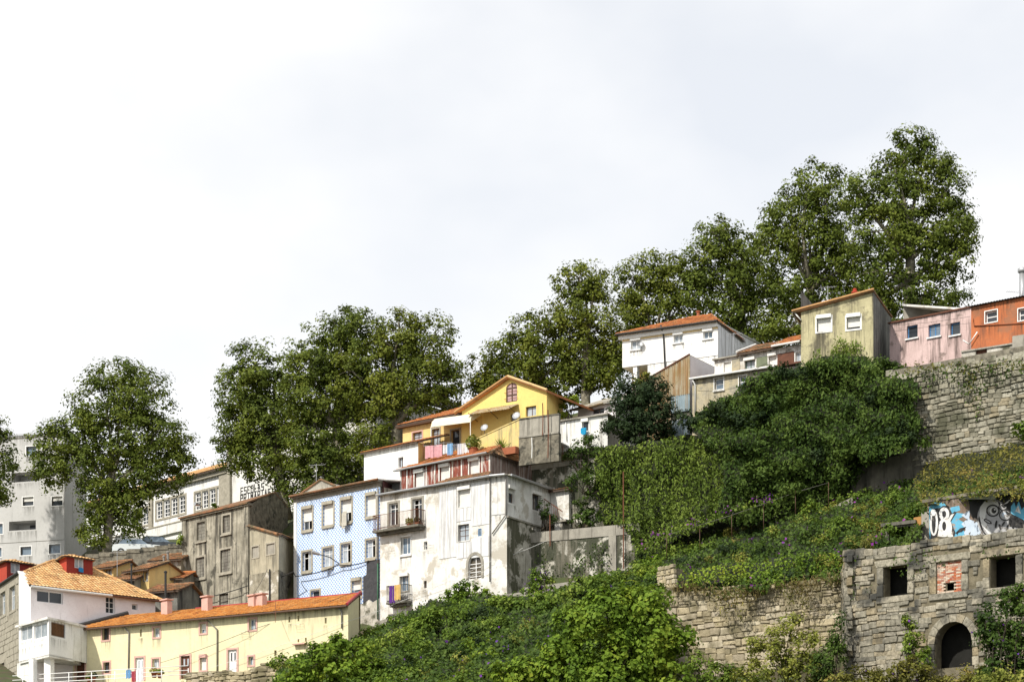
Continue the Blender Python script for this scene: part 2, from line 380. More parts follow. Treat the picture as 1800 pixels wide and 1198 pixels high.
def Mazulejo():
    m = bpy.data.materials.new('azulejo'); m.use_nodes = True; nt = m.node_tree; L = nt.links.new
    bs = nt.nodes['Principled BSDF']; bs.inputs['Roughness'].default_value = .3; bs.inputs['Specular IOR Level'].default_value = .4
    uv = N(nt, 'ShaderNodeTexCoord'); sp = N(nt, 'ShaderNodeSeparateXYZ'); L(uv.outputs['UV'], sp.inputs[0])
    def math_(op, a, b=None, c=None):
        n = N(nt, 'ShaderNodeMath', operation=op)
        for i, v in enumerate((a, b, c)):
            if v is None: continue
            if isinstance(v, (int, float)): n.inputs[i].default_value = v
            else: L(v, n.inputs[i])
        return n.outputs[0]
    p = .30
    def tri(v, off): return math_('ABSOLUTE', math_('SUBTRACT', math_('FRACT', math_('ADD', math_('DIVIDE', v, p), off)), .5))
    def dia(off): return math_('ADD', tri(sp.outputs[0], off), tri(sp.outputs[1], off))
    d1 = math_('LESS_THAN', dia(0), .30); d2 = math_('LESS_THAN', dia(.5), .30); d3 = math_('LESS_THAN', dia(0), .12)
    nz = N(nt, 'ShaderNodeTexNoise'); nz.inputs['Scale'].default_value = 1.3; nz.inputs['Detail'].default_value = 6; L(uv.outputs['UV'], nz.inputs['Vector'])
    def mix(f, a, b):
        x = N(nt, 'ShaderNodeMix', data_type='RGBA'); L(f, x.inputs['Factor'])
        for s, v in (('A', a), ('B', b)):
            if isinstance(v, tuple): x.inputs[s].default_value = v+(1,)
            else: L(v, x.inputs[s])
        return x.outputs['Result']
    base = mix(nz.outputs['Fac'], (.66, .74, .84), (.56, .65, .78))
    c = mix(d2, base, (.17, .31, .62)); c = mix(d1, c, (.13, .27, .60)); c = mix(d3, c, (.35, .45, .72))
    n2 = N(nt, 'ShaderNodeTexNoise'); n2.inputs['Scale'].default_value = .9; n2.inputs['Detail'].default_value = 7; L(uv.outputs['UV'], n2.inputs['Vector'])
    mr = N(nt, 'ShaderNodeMapRange'); mr.inputs['From Min'].default_value = .6; mr.inputs['From Max'].default_value = .75; mr.inputs['To Max'].default_value = .6; L(n2.outputs['Fac'], mr.inputs['Value'])
    c = mix(mr.outputs[0], c, (.42, .42, .42)); L(c, bs.inputs['Base Color'])
    return m
m_white = M('white_plaster', (.78, .78, .76), (.66, .66, .63), 1.2, streak=(.36, .35, .32), sth=.60, bump=.25)
m_white_clean = M('white_paint_wall', (.80, .80, .79), (.74, .74, .72), .8, bump=.1)
m_white_old = M('weathered_white_plaster', (.78, .775, .75), (.60, .59, .55), .8, streak=(.42, .40, .36), sth=.64, spot=(.46, .43, .37), pth=.575, bump=.5)
m_clad = M('white_metal_cladding', (.74, .75, .76), (.62, .63, .64), 1.5, rough=.55, streak=(.36, .35, .34), sth=.56, sscale=(3, 3, .12))
m_lilac = M('lilac_tinted_white', (.77, .74, .75), (.70, .66, .67), 1.0, streak=(.4, .38, .38), sth=.68)  # lilac is the dormer house's wall shade, put into the colour
m_yellow_pale = M('pale_yellow_plaster', (.74, .68, .44), (.66, .60, .39), .6, streak=(.52, .46, .30), sth=.63, bump=.15)
m_yellow = M('yellow_plaster', (.76, .59, .20), (.68, .52, .18), .8, streak=(.45, .33, .12), sth=.66, bump=.2)
m_ochre = M('pale_ochre_plaster', (.72, .54, .24), (.66, .48, .2), .8, streak=(.45, .36, .2), sth=.64)
m_ywall = M('stained_yellow_plaster', (.68, .54, .20), (.55, .45, .22), 1.2, streak=(.20, .18, .12), sth=.56, bump=.4)
m_derelict = M('grey_derelict_plaster', (.44, .41, .33), (.22, .205, .16), 1.0, streak=(.05, .046, .038), sth=.53, sscale=(1.9, 1.9, .13), spot=(.10,.095,.075), pth=.6, bump=.7)
m_rubble = M('dark_rubble', (.24, .22, .17), (.10, .09, .07), 2.5, spot=(.05, .05, .04), pth=.58, pscale=1.2, bump=1.0, bscale=5)
m_rubble_light = M('light_rubble_plaster', (.40, .37, .29), (.20, .18, .13), 1.6, spot=(.60, .58, .52), pth=.58, pscale=.9, bump=1.0, bscale=5)
m_granite = M('granite_trim', (.40, .37, .30), (.28, .26, .21), 3, bump=.4)
m_granite_dark = M('dark_granite_trim', (.24, .22, .18), (.14, .13, .1), 3, bump=.4)
m_conc = M('concrete', (.36, .34, .29), (.26, .245, .21), 1.4, streak=(.13, .12, .1), sth=.6, bump=.4)
m_conc_dark = M('dark_concrete', (.17, .16, .13), (.10, .095, .08), 1.4, streak=(.05, .05, .04), sth=.56, bump=.5)
m_peel = M('peeling_wall', (.58, .56, .50), (.34, .32, .27), 1.2, spot=(.09, .09, .06), pth=.52, pscale=.6, streak=(.2, .19, .15), sth=.6, bump=.9, bscale=8)
m_peel_strong = M('mossy_peeling_wall', (.62, .60, .54), (.36, .34, .28), 1.4, spot=(.05, .055, .035), pth=.47, pscale=.8, streak=(.14, .13, .10), sth=.55, bump=1.0, bscale=7)
m_roofdark = M('dark_slate_roof', (.055, .05, .045), (.03, .028, .025), 2)
m_greyblock = M('grey_render', (.52, .52, .51), (.46, .46, .45), .5, streak=(.22, .22, .21), sth=.64, bump=.1)
m_red_shaded = M('shaded_red_paint', (.28, .04, .03), (.22, .03, .025), 1)  # shaded copy of the dormer red, for the front face
m_redorange = M('red_paint', (.42, .06, .035), (.36, .05, .03), 1)  # dormer red as lit on its side; also a chimney pot
m_pink = M('pink_plaster', (.62, .47, .45), (.52, .39, .37), 1.2, spot=(.22, .17, .15), pth=.6, pscale=1.1, streak=(.16, .12, .11), sth=.56, bump=.4)
m_pinktrim = M('pink_trim', (.60, .38, .33), (.52, .33, .28), 2)
m_orange = M('orange_plaster', (.46, .15, .06), (.38, .12, .05), 1.2, streak=(.20, .08, .045), sth=.57, spot=(.30,.13,.07), pth=.6, bump=.3)
m_olive = M('olive_stained_plaster', (.50, .46, .28), (.36, .33, .20), 1.0, streak=(.11, .10, .07), sth=.56, spot=(.22,.2,.13), pth=.58, bump=.5)
m_greywall = M('dark_grey_plaster', (.22, .22, .2), (.12, .12, .11), 1.2, streak=(.05, .05, .05), sth=.54, bump=.5)
m_slate = M('black_slate', (.035, .036, .04), (.06, .06, .065), 4, rough=.6, bump=.5)
m_azul = Mazulejo()
m_redwood = M('peeling_red_boards', (.26, .075, .05), (.18, .05, .035), 1.6, streak=(.55, .50, .46), sth=.585, sscale=(2.2, 2.2, .5), bump=.3)
m_greywood = M('weathered_boards', (.27, .19, .16), (.16, .11, .09), 2, streak=(.5, .46, .43), sth=.55, sscale=(4, 4, .2), bump=.3)
m_brownwood = M('brown_wood', (.14, .055, .03), (.09, .035, .02), 2, rough=.6)
m_maroon = M('maroon_corrugated', (.09, .03, .03), (.06, .025, .025), 2, rough=.6)
m_rust = M('rusty_corrugated', (.40, .36, .28), (.30, .24, .13), 1.2, rough=.6, streak=(.26, .15, .06), sth=.52, sscale=(3, 3, .15))
m_bluesheet = M('blue_grey_corrugated', (.30, .38, .42), (.22, .29, .33), 1.4, rough=.6, streak=(.3, .24, .16), sth=.58, sscale=(3, 3, .15))
m_greensheet = M('green_grey_panel', (.20, .23, .15), (.13, .15, .1), 2)
m_tile = Mtile('orange_roof_tiles', [(.36, .12, .045), (.48, .19, .06), (.30, .10, .045), (.55, .26, .10)])
m_tile_pale = Mtile('pale_roof_tiles', [(.50, .29, .12), (.58, .37, .17), (.40, .21, .09), (.62, .43, .22)], mth=.66)
m_tile_bright = Mtile('bright_orange_roof_tiles', [(.46, .18, .04), (.54, .24, .06), (.38, .14, .035), (.56, .30, .10)], moss=(.26,.12,.05), mth=.60)
m_tile_old = Mtile('old_mossy_roof_tiles', [(.28, .12, .06), (.40, .18, .08), (.20, .1, .06), (.45, .26, .14)], mth=.52)
m_under = M('roof_underside', (.10, .07, .05), (.07, .05, .04), 2)
m_redridge = Mflat('red_ridge_paint', (.34, .045, .05))
m_wframe = Mflat('white_frame', (.74, .74, .73), .45)
m_bframe = Mflat('brown_frame', (.10, .055, .035), .5)
m_dframe = Mflat('dark_frame', (.05, .05, .05), .5)
m_blueframe = Mflat('blue_frame', (.05, .17, .36), .5)
m_greenframe = Mflat('green_frame', (.04, .12, .07), .5)
m_alu = Mflat('grey_metal', (.42, .43, .44), .4, .5, .6)
m_blind = M('roller_blind', (.74, .73, .70), (.68, .67, .63), 2, rough=.6)
m_glass = Mflat('window_glass', (.035, .042, .05), .06, .6)
m_glass_pale = M('curtained_glass', (.42, .46, .50), (.25, .29, .33), 2.2, rough=.15, spec=.5)
m_glass_blue = M('bluish_glass', (.10, .14, .19), (.2, .26, .32), 2.0, rough=.1, spec=.6)
m_curtain = M('pink_curtain', (.5, .36, .36), (.3, .18, .18), 5, rough=.6)
m_dark = Mflat('dark_metal', (.03, .03, .03), .5)
m_pipe = Mflat('grey_pipe', (.22, .21, .19), .5)
m_wpipe = Mflat('white_pipe', (.66, .66, .64), .5)
m_rustmetal = M('rusty_iron', (.20, .08, .045), (.13, .05, .03), 4, rough=.8)
m_cable = Mflat('black_cable', (.03, .03, .03), .6)
m_terra = M('terracotta', (.36, .12, .06), (.28, .1, .05), 3)
m_soil = M('dry_soil', (.09, .075, .045), (.05, .045, .025), .8, spot=(.055, .07, .025), pth=.5, bump=.6, bscale=3)
m_asph = M('street_stone', (.14, .135, .12), (.09, .085, .08), 3)
m_bark = M('plane_bark', (.24, .22, .16), (.11, .10, .075), 2.5, spot=(.36, .34, .26), pth=.6, pscale=2.2, bump=.5)
m_bark_dark = M('dark_bark', (.07, .055, .04), (.04, .032, .025), 3, bump=.5)
m_awning = M('cream_canvas', (.72, .67, .52), (.66, .6, .46), 1.5)
def cloth(name, c): return M(name, c, tuple(v*.75 for v in c), 4, rough=.9)

NOSTAIN += [m_mortar_ for m_mortar_ in (m_rubble, m_peel_strong, m_peel, m_conc_dark, m_lilac)]

# ---------------------------------------------------------------- ground: one triangulated sheet
# control points: photo column, row, distance (the ground just behind / below what stands on it)
FRONT = [(640,1115,144),(760,1085,142.6),(850,1040,142.4),(960,1030,141.6),(1100,1010,139),(1150,1000,136),(520,1150,138),(500,1198,126),(700,1198,118),(900,1198,112),(1100,1198,112),(1160,1060,127),(900,1110,126),(700,1150,128),(1060,1080,125)]
TERR = [(1110,1000,141.2),(1200,985,137.6),(1200,1010,133),(1180,1040,126.8),(1300,960,136),(1300,1000,131),(1300,1030,123.8),(1430,900,135.8),(1430,960,128),(1470,1020,121.2),(1560,865,134),(1580,920,124),(1600,950,119.6),(1700,830,130.2),(1700,868,119),(1800,805,126.5),(1800,858,115.5),(1640,880,120.5)]
GP = [(-100,1262,132),(0,1240,138),(150,1222,143),(300,1212,143.5),(420,1212,139),(326,1215,141),(500,1200,137.2),(632,1118,145),(668,1128,151),(760,1105,147.5),(862,1070,145),(918,1046,144.5),
 (160,1205,152),(420,1200,152),(0,1150,162),(-120,1150,165),(280,1110,158),(430,1105,158.5),(500,1115,156),(600,1130,153),
 (430,1270,118),(900,1250,104),(1150,1250,104),(550,1260,112),
 (1150,1235,125),(1320,1232,121.5),(1470,1225,118),(1150,1050,127.6),(1485,1040,121.6),(1468,1226,116),(1472,1227,112),(1488,1230,111.2),(1600,1234,108.8),(1700,1234,106.6),(1850,1232,103.2),(1505,990,118.5),(1520,1210,114),(1600,1205,113.2),(1700,1203,111.2),(1850,1200,108),(1600,980,116),(1620,965,117.2),(1740,958,114.4),(1850,952,111.8),(1700,975,113.6),(1850,965,110.6),
 (919,1045,147.3),(1020,1035,145.3),(1118,1018,143.4),(919,955,149.6),(1020,955,148),(1128,955,146.5),(968,950,152),
 (1560,912,135.6),(1655,866,132.4),(1840,858,127.8),(1600,690,139),(1850,660,133),(1560,700,139.5),
 (1240,880,146.6),(1420,760,144.5),(1060,935,148.5),(1060,850,149.5),
 (1590,640,144),(1720,635,140.5),(1850,630,136.5),(1420,665,148),(1250,760,151),(1340,720,149),(1100,800,150),(1000,825,152.5),(930,830,154),(880,850,158),(760,870,159),(640,880,162),(540,900,166),(470,940,170),
 (180,990,169.5),(320,985,169.5),(150,1060,166),(320,1050,167.5),(110,1000,178),(-100,1000,178),(330,975,176),(480,910,178),
 (1000,740,160),(860,765,163),(760,800,166),(1090,700,163),(1340,650,165),(1560,610,156),(1850,595,150)]
BANK_POLY = [(632,1118),(668,1100),(700,1092),(735,1072),(760,1056),(800,1048),(842,1046),(880,1050),(940,1048),(1000,1030),(1060,1010),(1110,1000),(1150,984),(1178,990),(1182,1012),(1168,1060),(1172,1210),(480,1210),(500,1165),(560,1140)]
TERR_POLY = [(1112,985),(1160,955),(1220,930),(1280,905),(1340,905),(1400,890),(1450,880),(1500,858),(1560,842),(1600,830),(1640,800),(1700,795),(1760,788),(1808,780),(1808,864),(1740,870),(1700,876),(1640,884),(1628,905),(1612,950),(1600,958),(1560,962),(1500,965),(1478,975),(1478,1022),(1430,1020),(1390,1034),(1330,1036),(1280,1048),(1230,1040),(1190,1035),(1180,1010),(1150,1005)]
def idw(ctrl):
    """smooth distance field through control points: low-order fit plus softened residuals"""
    a = np.array(ctrl, float)
    def basis(x, y):
        u, v = (x-1100)/400, (y-1000)/200
        c = [np.ones_like(u), u, v]
        if len(a) >= 8: c += [u*v, u*u, v*v]
        return np.stack(c, 1)
    if len(a) >= 4: co = np.linalg.lstsq(basis(a[:, 0], a[:, 1]), a[:, 2], rcond=None)[0]
    else: co = None
    def fn(x, y):
        x = np.asarray(x, float); y = np.asarray(y, float)
        base = basis(x, y)@co if co is not None else np.zeros(len(x))
        res = a[:, 2]-(basis(a[:, 0], a[:, 1])@co if co is not None else 0)
        d = (a[:, 0][None]-x[:, None])**2+((a[:, 1][None]-y[:, None])*1.3)**2+(700 if co is not None else 60)
        w = 1/d**1.5; return base+(w*res[None]).sum(1)/w.sum(1)
    return fn
inside = inpoly
for pol, ctl, st in ((BANK_POLY, FRONT, 48), (TERR_POLY, TERR, 44)):    # the earth lies just behind the creepers
    fn_ = idw(ctl)
    for gx in range(480, 1850, st):
        for gy in range(780, 1230, st//2):
            if inside(gx, gy, pol) and not (pol is BANK_POLY and gx > 1080): GP.append((gx, gy+16, float(fn_(np.array([gx*1.]), np.array([gy*1.]))[0])+2.6))
def build_ground():
    pts = [P(a, b, c) for a, b, c in GP]
    pts += [Vector(p) for p in [(-70,180,33),(-70,200,34),(-28,195,37),(-8,178,40),(10,176,44),(30,172,48),(50,165,49),(-20,215,41),(20,200,49),(60,200,52),(-140,200,33),(140,190,54),(-140,165,22),(-140,140,14),(90,140,40),(90,128,30),(80,112,20),(80,98,11),(140,130,40),(140,100,11),
        (-140,100,3),(-60,100,5),(-20,92,6),(20,88,7),(60,84,7),(140,80,7),(-300,60,-1.7),(0,60,-1.7),(300,60,-1.7),(-900,-60,-1.8),(0,-60,-1.8),(900,-60,-1.8),(-900,140,8),(900,140,40),(-900,300,40),(0,300,44),(900,300,52),(-900,1500,40),(900,1500,46),(0,1500,44)]]
    r = delaunay_2d_cdt([Vector((p.x, p.y)) for p in pts], [], [], 0, 1e-4)
    me = bpy.data.meshes.new('ground'); me.from_pydata([(p.x, p.y, min(pts[k].z for k in r[3][i])) for i, p in enumerate(r[0])], [], [tuple(t) for t in r[2]])
    bm = bmesh.new(); bm.from_mesh(me)
    es = [e for e in bm.edges if e.calc_length() < 90]
    bmesh.ops.subdivide_edges(bm, edges=es, cuts=3, use_grid_fill=True)
    bmesh.ops.recalc_face_normals(bm, faces=bm.faces)
    rr = random.Random(3)
    for v in bm.verts:
        if 80 < v.co.y < 200 and abs(v.co.x) < 100: v.co.z += rr.uniform(-.25, .05)
    bm.to_mesh(me); bm.free()
    if sum(p.normal.z for p in me.polygons) < 0: me.flip_normals()
    me.materials.append(m_soil)
    o = link(bpy.data.objects.new('ground', me)); o['kind'] = 'structure'; o['label'] = 'steep dry earth hillside under the houses and creepers'
    return o
ground = build_ground()

# ---------------------------------------------------------------- foliage
def np_mesh(name, V, T, mat, parent, ro):
    me = bpy.data.meshes.new(name); nv, nt_ = len(V), len(T)
    me.vertices.add(nv); me.vertices.foreach_set('co', (V-np.array(ro)[None]).astype(np.float32).ravel())
    me.loops.add(nt_*3); me.loops.foreach_set('vertex_index', T.astype(np.int32).ravel())
    me.polygons.add(nt_); me.polygons.foreach_set('loop_start', np.arange(0, nt_*3, 3, dtype=np.int32))
    me.update(calc_edges=True); me.materials.append(mat)
    o = link(bpy.data.objects.new(name, me)); o.parent = parent
    return o
def leaves(C, nrm, size, aspect=.75, fold=.25, droop=None):
    """kite shaped leaves, folded along the midrib: centres, normals, lengths"""
    n = len(C); nrm = nrm/np.linalg.norm(nrm, axis=1, keepdims=True)
    r = RNG.normal(size=(n, 3))
    if droop is not None: r = r+np.array(droop)[None]*2
    t = r-nrm*np.sum(r*nrm, 1, keepdims=True); t /= np.linalg.norm(t, axis=1, keepdims=True)
    b = np.cross(nrm, t); s = size[:, None]
    V = np.empty((n, 4, 3))
    V[:, 0] = C-t*s*.5; V[:, 1] = C+b*s*aspect*.5+nrm*s*fold*.5-t*s*.08; V[:, 2] = C+t*s*.5; V[:, 3] = C-b*s*aspect*.5+nrm*s*fold*.5-t*s*.08
    i = np.arange(n)*4
    T = np.stack([np.stack([i, i+1, i+2], 1), np.stack([i, i+2, i+3], 1)], 1).reshape(-1, 3)
    return V.reshape(-1, 3), T
def lobes_to_clumps(lobes, Y, dens, depth=.8, surf=.55, sq=1.0):
    """ellipsoid lobes given in the photo -> clump centres and outward vectors"""
    Cs, Os = [], []
    for lb in lobes:
        px, py, rx, ry = lb[:4]; y = Y+(lb[4] if len(lb) > 4 else 0); k = y/F
        R = np.array([rx*k, (rx+ry)/2*k*depth, ry*k]); c = np.array(P(px, py, y))
        n = max(3, int(math.pi*R[0]*R[2]*dens))
        d = RNG.normal(size=(n, 3)); d /= np.linalg.norm(d, axis=1, keepdims=True)
        rad = surf+(1-surf)*RNG.random(n)**.7
        rad = np.where(RNG.random(n) < .25, RNG.random(n)**.5, rad)
        Cs.append(c+d*rad[:, None]*R); Os.append(d*rad[:, None])
    return np.concatenate(Cs), np.concatenate(Os)
def crown(root, lobes, Y, mat, dens=3.0, per=42, cr=.75, ls=.27, name='crown', depth=.8, keep=None, surf=.55, aspect=.8, flat=.7):
    C, O = lobes_to_clumps(lobes, Y, dens, depth, surf)
    if keep is not None: k = keep(C); C, O = C[k], O[k]
    n = len(C); per_ = RNG.integers(int(per*.5), int(per*1.4), n)
    idx = np.repeat(np.arange(n), per_)
    m = len(idx); rad = (cr*(.55+.8*RNG.random(n)))[idx]
    d = RNG.normal(size=(m, 3)); d /= np.linalg.norm(d, axis=1, keepdims=True)
    q = RNG.random(m)**.5
    pos = C[idx]+d*(rad*q)[:, None]*np.array([1, 1, flat])
    nr = d*.6+O[idx]*.9+RNG.normal(size=(m, 3))*.45+np.array([0, -.05, .5])
    V, T = leaves(pos, nr, ls*(.6+.8*RNG.random(m)), aspect)
    o = np_mesh(name, V, T, mat, root, root.location); o['kind'] = 'stuff'
    return C
def limb(mb, a, b, r0, r1, bend=.12, n=5):
    a, b = Vector(a), Vector(b); L_ = (b-a).length; off = Vector((random.uniform(-1,1), random.uniform(-1,1), random.uniform(-.2,.6)))*L_*bend
    pts = [a.lerp(b, i/n)+off*math.sin(math.pi*i/n) for i in range(n+1)]
    mb.tube(pts, r0, 7, r2=r1); return pts
def tree(name, label, base, lobes, mat, tr=.35, fork=.35, bark=None, dens=2.8, per=62, cr=.82, ls=.215, cat='tree', group=None, depth=.8, twigs=30, sink=.4, flat=.7):
    Y = base[2]; b = P(*base); root = thing(name, label, cat, b, group)
    if bark is None: lobes = [(l[0], l[1], l[2]*1.15, l[3]*1.13)+tuple(l[4:]) for l in lobes]
    bark = bark or m_bark
    C = crown(root, lobes, Y, mat, dens, per, cr, ls, depth=depth, flat=flat)
    zmin, zmax = C[:, 2].min(), C[:, 2].max(); cx = C[:, 0].mean(); cy = C[:, 1].mean()
    mb = MB(); top = Vector((b.x*.6+cx*.4, b.y*.6+cy*.4, b.z+(zmax-b.z)*fork))
    tp = limb(mb, b-Vector((0,0,sink)), top, tr, tr*.72, .04)
    trunk = mb.build('trunk', bark, root, True)
    mb = MB(); ends = []
    for lb in lobes:
        y = Y+(lb[4] if len(lb) > 4 else 0); c = P(lb[0], lb[1], y)
        e = c+Vector((random.uniform(-.4,.4), random.uniform(-.4,.4), random.uniform(0,.6)))
        st = tp[-1] if c.z > top.z else tp[random.randint(2, 4)]
        pts = limb(mb, st, e, tr*.42, tr*.12, .1); ends += pts[2:]
    ea = np.array([tuple(e) for e in ends])
    for k in RNG.choice(len(C), min(twigs*len(lobes)//3, len(C)), replace=False):
        j = np.argmin(np.sum((ea-C[k])**2, 1)); limb(mb, ea[j], C[k], tr*.11, .012, .1, 3)
    mb.build('branches', bark, trunk, True)
    return root
def bumps(x, y, seed, s=38.):
    r = np.random.default_rng(seed); v = np.zeros_like(x)
    for i in range(14):
        a = r.uniform(0, 2*math.pi); k = r.uniform(.6, 2.4)/s; ph = r.uniform(0, 6.28)
        v += np.sin((x*math.cos(a)+y*math.sin(a)*1.2)*k*2+ph)/(1+.6*i**.5)
    return v/3.2
def inpoly_np(x, y, poly):
    c = np.zeros(len(x), bool); j = len(poly)-1
    for i in range(len(poly)):
        xi, yi = poly[i]; xj, yj = poly[j]
        if yi != yj: c ^= ((yi > y) != (yj > y)) & (x < (xj-xi)*(y-yi)/(yj-yi)+xi)
        j = i
    return c
def creeper(name, label, poly, ctrl, mat, cat='creeper', dens=110, ls=.2, thick=.7, amp=.6, seed=1, up=.5, droop=None, backm=None, flowers=0, fmat=None, group=None, aspect=.75, clump=.0, edge=.35, bs=38., toward=1.0, fsize=.13, strand=0, mounds=(), back=True):
    """a thick mat of leaves over the wall or bank it grows on: outline in the photo, distance from that wall or bank"""
    fn = idw(ctrl); xs = [p[0] for p in poly]; ys = [p[1] for p in poly]; x0, x1, y0, y1 = min(xs), max(xs), min(ys), max(ys)
    ym = sum(c[2] for c in ctrl)/len(ctrl); k = F/ym
    loc = P((x0+x1)/2, y1, float(fn(np.array([(x0+x1)/2]), np.array([y1]))[0])); root = thing(name, label, cat, loc, group)
    n = int((x1-x0)*(y1-y0)/k**2*dens)
    x = RNG.uniform(x0, x1, n); y = RNG.uniform(y0, y1, n); ok = inpoly_np(x, y, poly)
    if clump: ok &= (bumps(x, y, seed+50, 11.)+RNG.normal(size=n)*.5) > -clump
    x, y = x[ok], y[ok]; n = len(x)
    b = bumps(x, y, seed, bs)*amp+bumps(x, y, seed+9, bs*.35)*amp*.45
    if strand: b = b+strand*(bumps(x*2.6, y*.22, seed+5, 24.)+.6*bumps(x*5, y*.3, seed+6, 24.))
    Yd = fn(x, y)-np.maximum(-.1, b+amp*.5)-thick*RNG.random(n)**1.3
    pos = np.stack([(x-CX)/F*Yd, Yd, (HY-y)/F*Yd], 1)+RNG.normal(size=(n, 3))*edge*.4
    nr = RNG.normal(size=(n, 3))*.85+np.array([-.15, -.6*toward, up])
    V, T = leaves(pos, nr, ls*(.55+.9*RNG.random(n)), aspect, droop=droop)
    o = np_mesh('leaves', V, T, mat, root, loc); o['kind'] = 'stuff'
    # dark sheet behind the leaves; shade of the gaps put into its colour
    st = 9; gx = np.arange(x0, x1+st, st); gy = np.arange(y0, y1+st, st); X, Yy = np.meshgrid(gx, gy); xf, yf = X.ravel().astype(float), Yy.ravel().astype(float)
    bb = bumps(xf, yf, seed, bs)*amp+bumps(xf, yf, seed+9, bs*.35)*amp*.45
    D = fn(xf, yf)-np.maximum(-.1, bb+amp*.5)+.22
    Vb = np.stack([(xf-CX)/F*D, D, (HY-yf)/F*D], 1); ins = inpoly_np(xf+st/2, yf+st/2, poly).reshape(X.shape)
    T = []
    w = X.shape[1]
    for r in range(X.shape[0]-1):
        for c in range(w-1):
            if ins[r, c]: a = r*w+c; T += [(a, a+w, a+1), (a+1, a+w, a+w+1)]
    if T and back: np_mesh('leaf_backing', Vb, np.array(T), backm or m_leaf_backing, root, loc)
    for mi, (cnt, mm, r0, r1, l_) in enumerate(mounds):       # shrubs and brambles rising out of the mat
        ii = RNG.integers(0, n, cnt); lob = []
        for i in ii: r_ = RNG.uniform(r0, r1)*k; yy = float(fn(x[i:i+1], y[i:i+1])[0]); lob.append((x[i], y[i], r_*RNG.uniform(.9, 2.2), r_*RNG.uniform(.5, .8), yy-ym-.9-amp*.4))
        crown(root, lob, ym, mm, 6.5, 46, .42, l_, name='shrubs', depth=.8, surf=.45, aspect=.65, flat=.9)
    if flowers:
        m = flowers; kk = RNG.integers(0, n, m*6); cl = bumps(x[kk], y[kk], seed+77, 16.)+RNG.normal(size=len(kk))*.25; kk = kk[np.argsort(-cl)[:m]]
        pf = pos[kk]+np.array([0, -.22, .1])+RNG.normal(size=(m, 3))*.12
        V, T = leaves(pf, RNG.normal(size=(m, 3))+np.array([0, -.6, .4]), fsize*(.6+.8*RNG.random(m)), 1.0, .3)
        o = np_mesh('flowers', V, T, fmat, root, loc); o['kind'] = 'stuff'
    return root
def bush(name, label, base, lobes, mat, cat='bush', dens=5, per=40, cr=.45, ls=.2, depth=.7, group=None, stems=6, aspect=.7, surf=.5, flowers=0, fmat=None, flat=.8):
    Y = base[2]; root = thing(name, label, cat, P(*base), group)
    C = crown(root, lobes, Y, mat, dens, per, cr, ls, name='foliage', depth=depth, aspect=aspect, surf=surf, flat=flat)
    mb = MB(); b = P(*base)
    for k in RNG.choice(len(C), min(stems*len(lobes), len(C)), replace=False): limb(mb, b+Vector((random.uniform(-.3,.3), random.uniform(-.3,.3), -.3)), C[k], .035, .01, .1, 4)
    mb.build('stems', m_bark_dark, root, True)
    if flowers:
        kk = RNG.integers(0, len(C), flowers); pf = C[kk]+RNG.normal(size=(flowers, 3))*.3+np.array([0, -.4, .1])
        V, T = leaves(pf, RNG.normal(size=(flowers, 3)), .13*(.6+.8*RNG.random(flowers)), 1.0, .3); o = np_mesh('flowers', V, T, fmat, root, root.location); o['kind'] = 'stuff'
    return root
m_leaf_backing = M('dark_leaf_backing', (.020, .024, .010), (.010, .014, .006), 3, bump=.8)  # near-black colour stands in for shade between leaves
l_plane = Mleaf('plane_leaves', [(.022, .036, .006), (.066, .094, .014), (.120, .156, .023), (.185, .21, .036)])
l_planey = Mleaf('yellowing_plane_leaves', [(.026, .040, .006), (.080, .106, .014), (.145, .174, .025), (.21, .22, .038)])
l_dark = Mleaf('laurel_leaves', [(.010, .022, .008), (.018, .035, .012), (.028, .048, .016), (.045, .065, .02)], trans=.15)
l_ivy = Mleaf('ivy_leaves', [(.036, .058, .010), (.090, .138, .022), (.145, .205, .034), (.23, .29, .06)], trans=.2)
l_ivydark = Mleaf('dark_vine_leaves', [(.013, .028, .006), (.036, .068, .012), (.074, .120, .021), (.125, .175, .035)], trans=.2)
l_bright = Mleaf('bright_leaves', [(0.028, 0.059, 0.007), (0.082, 0.144, 0.014), (0.160, 0.241, 0.026), (0.309, 0.351, 0.042)], trans=.24)
l_morning = Mleaf('morning_glory_leaves', [(0.025, 0.048, 0.007), (0.069, 0.121, 0.016), (0.137, 0.204, 0.028), (0.252, 0.299, 0.056)], trans=.24)
l_dry = Mleaf('dry_mixed_leaves', [(0.036, 0.043, 0.008), (0.101, 0.102, 0.020), (0.185, 0.181, 0.037), (0.326, 0.234, 0.075)], trans=.24)
l_light = Mleaf('pale_shrub_leaves', [(0.051, 0.066, 0.010), (0.123, 0.148, 0.025), (0.228, 0.246, 0.046), (0.378, 0.343, 0.087)], trans=.24)
l_grass = Mleaf('dry_grass_blades', [(.11, .09, .03), (.16, .13, .05), (.20, .16, .07), (.10, .12, .03)], trans=.24)
l_flower = Mleaf('purple_petals', [(.20, .03, .26), (.32, .05, .36), (.14, .03, .26), (.40, .08, .38)], trans=.24)
l_blueflower = Mleaf('violet_petals', [(.08, .03, .22), (.12, .04, .30), (.17, .05, .30), (.25, .08, .40)], trans=.24)

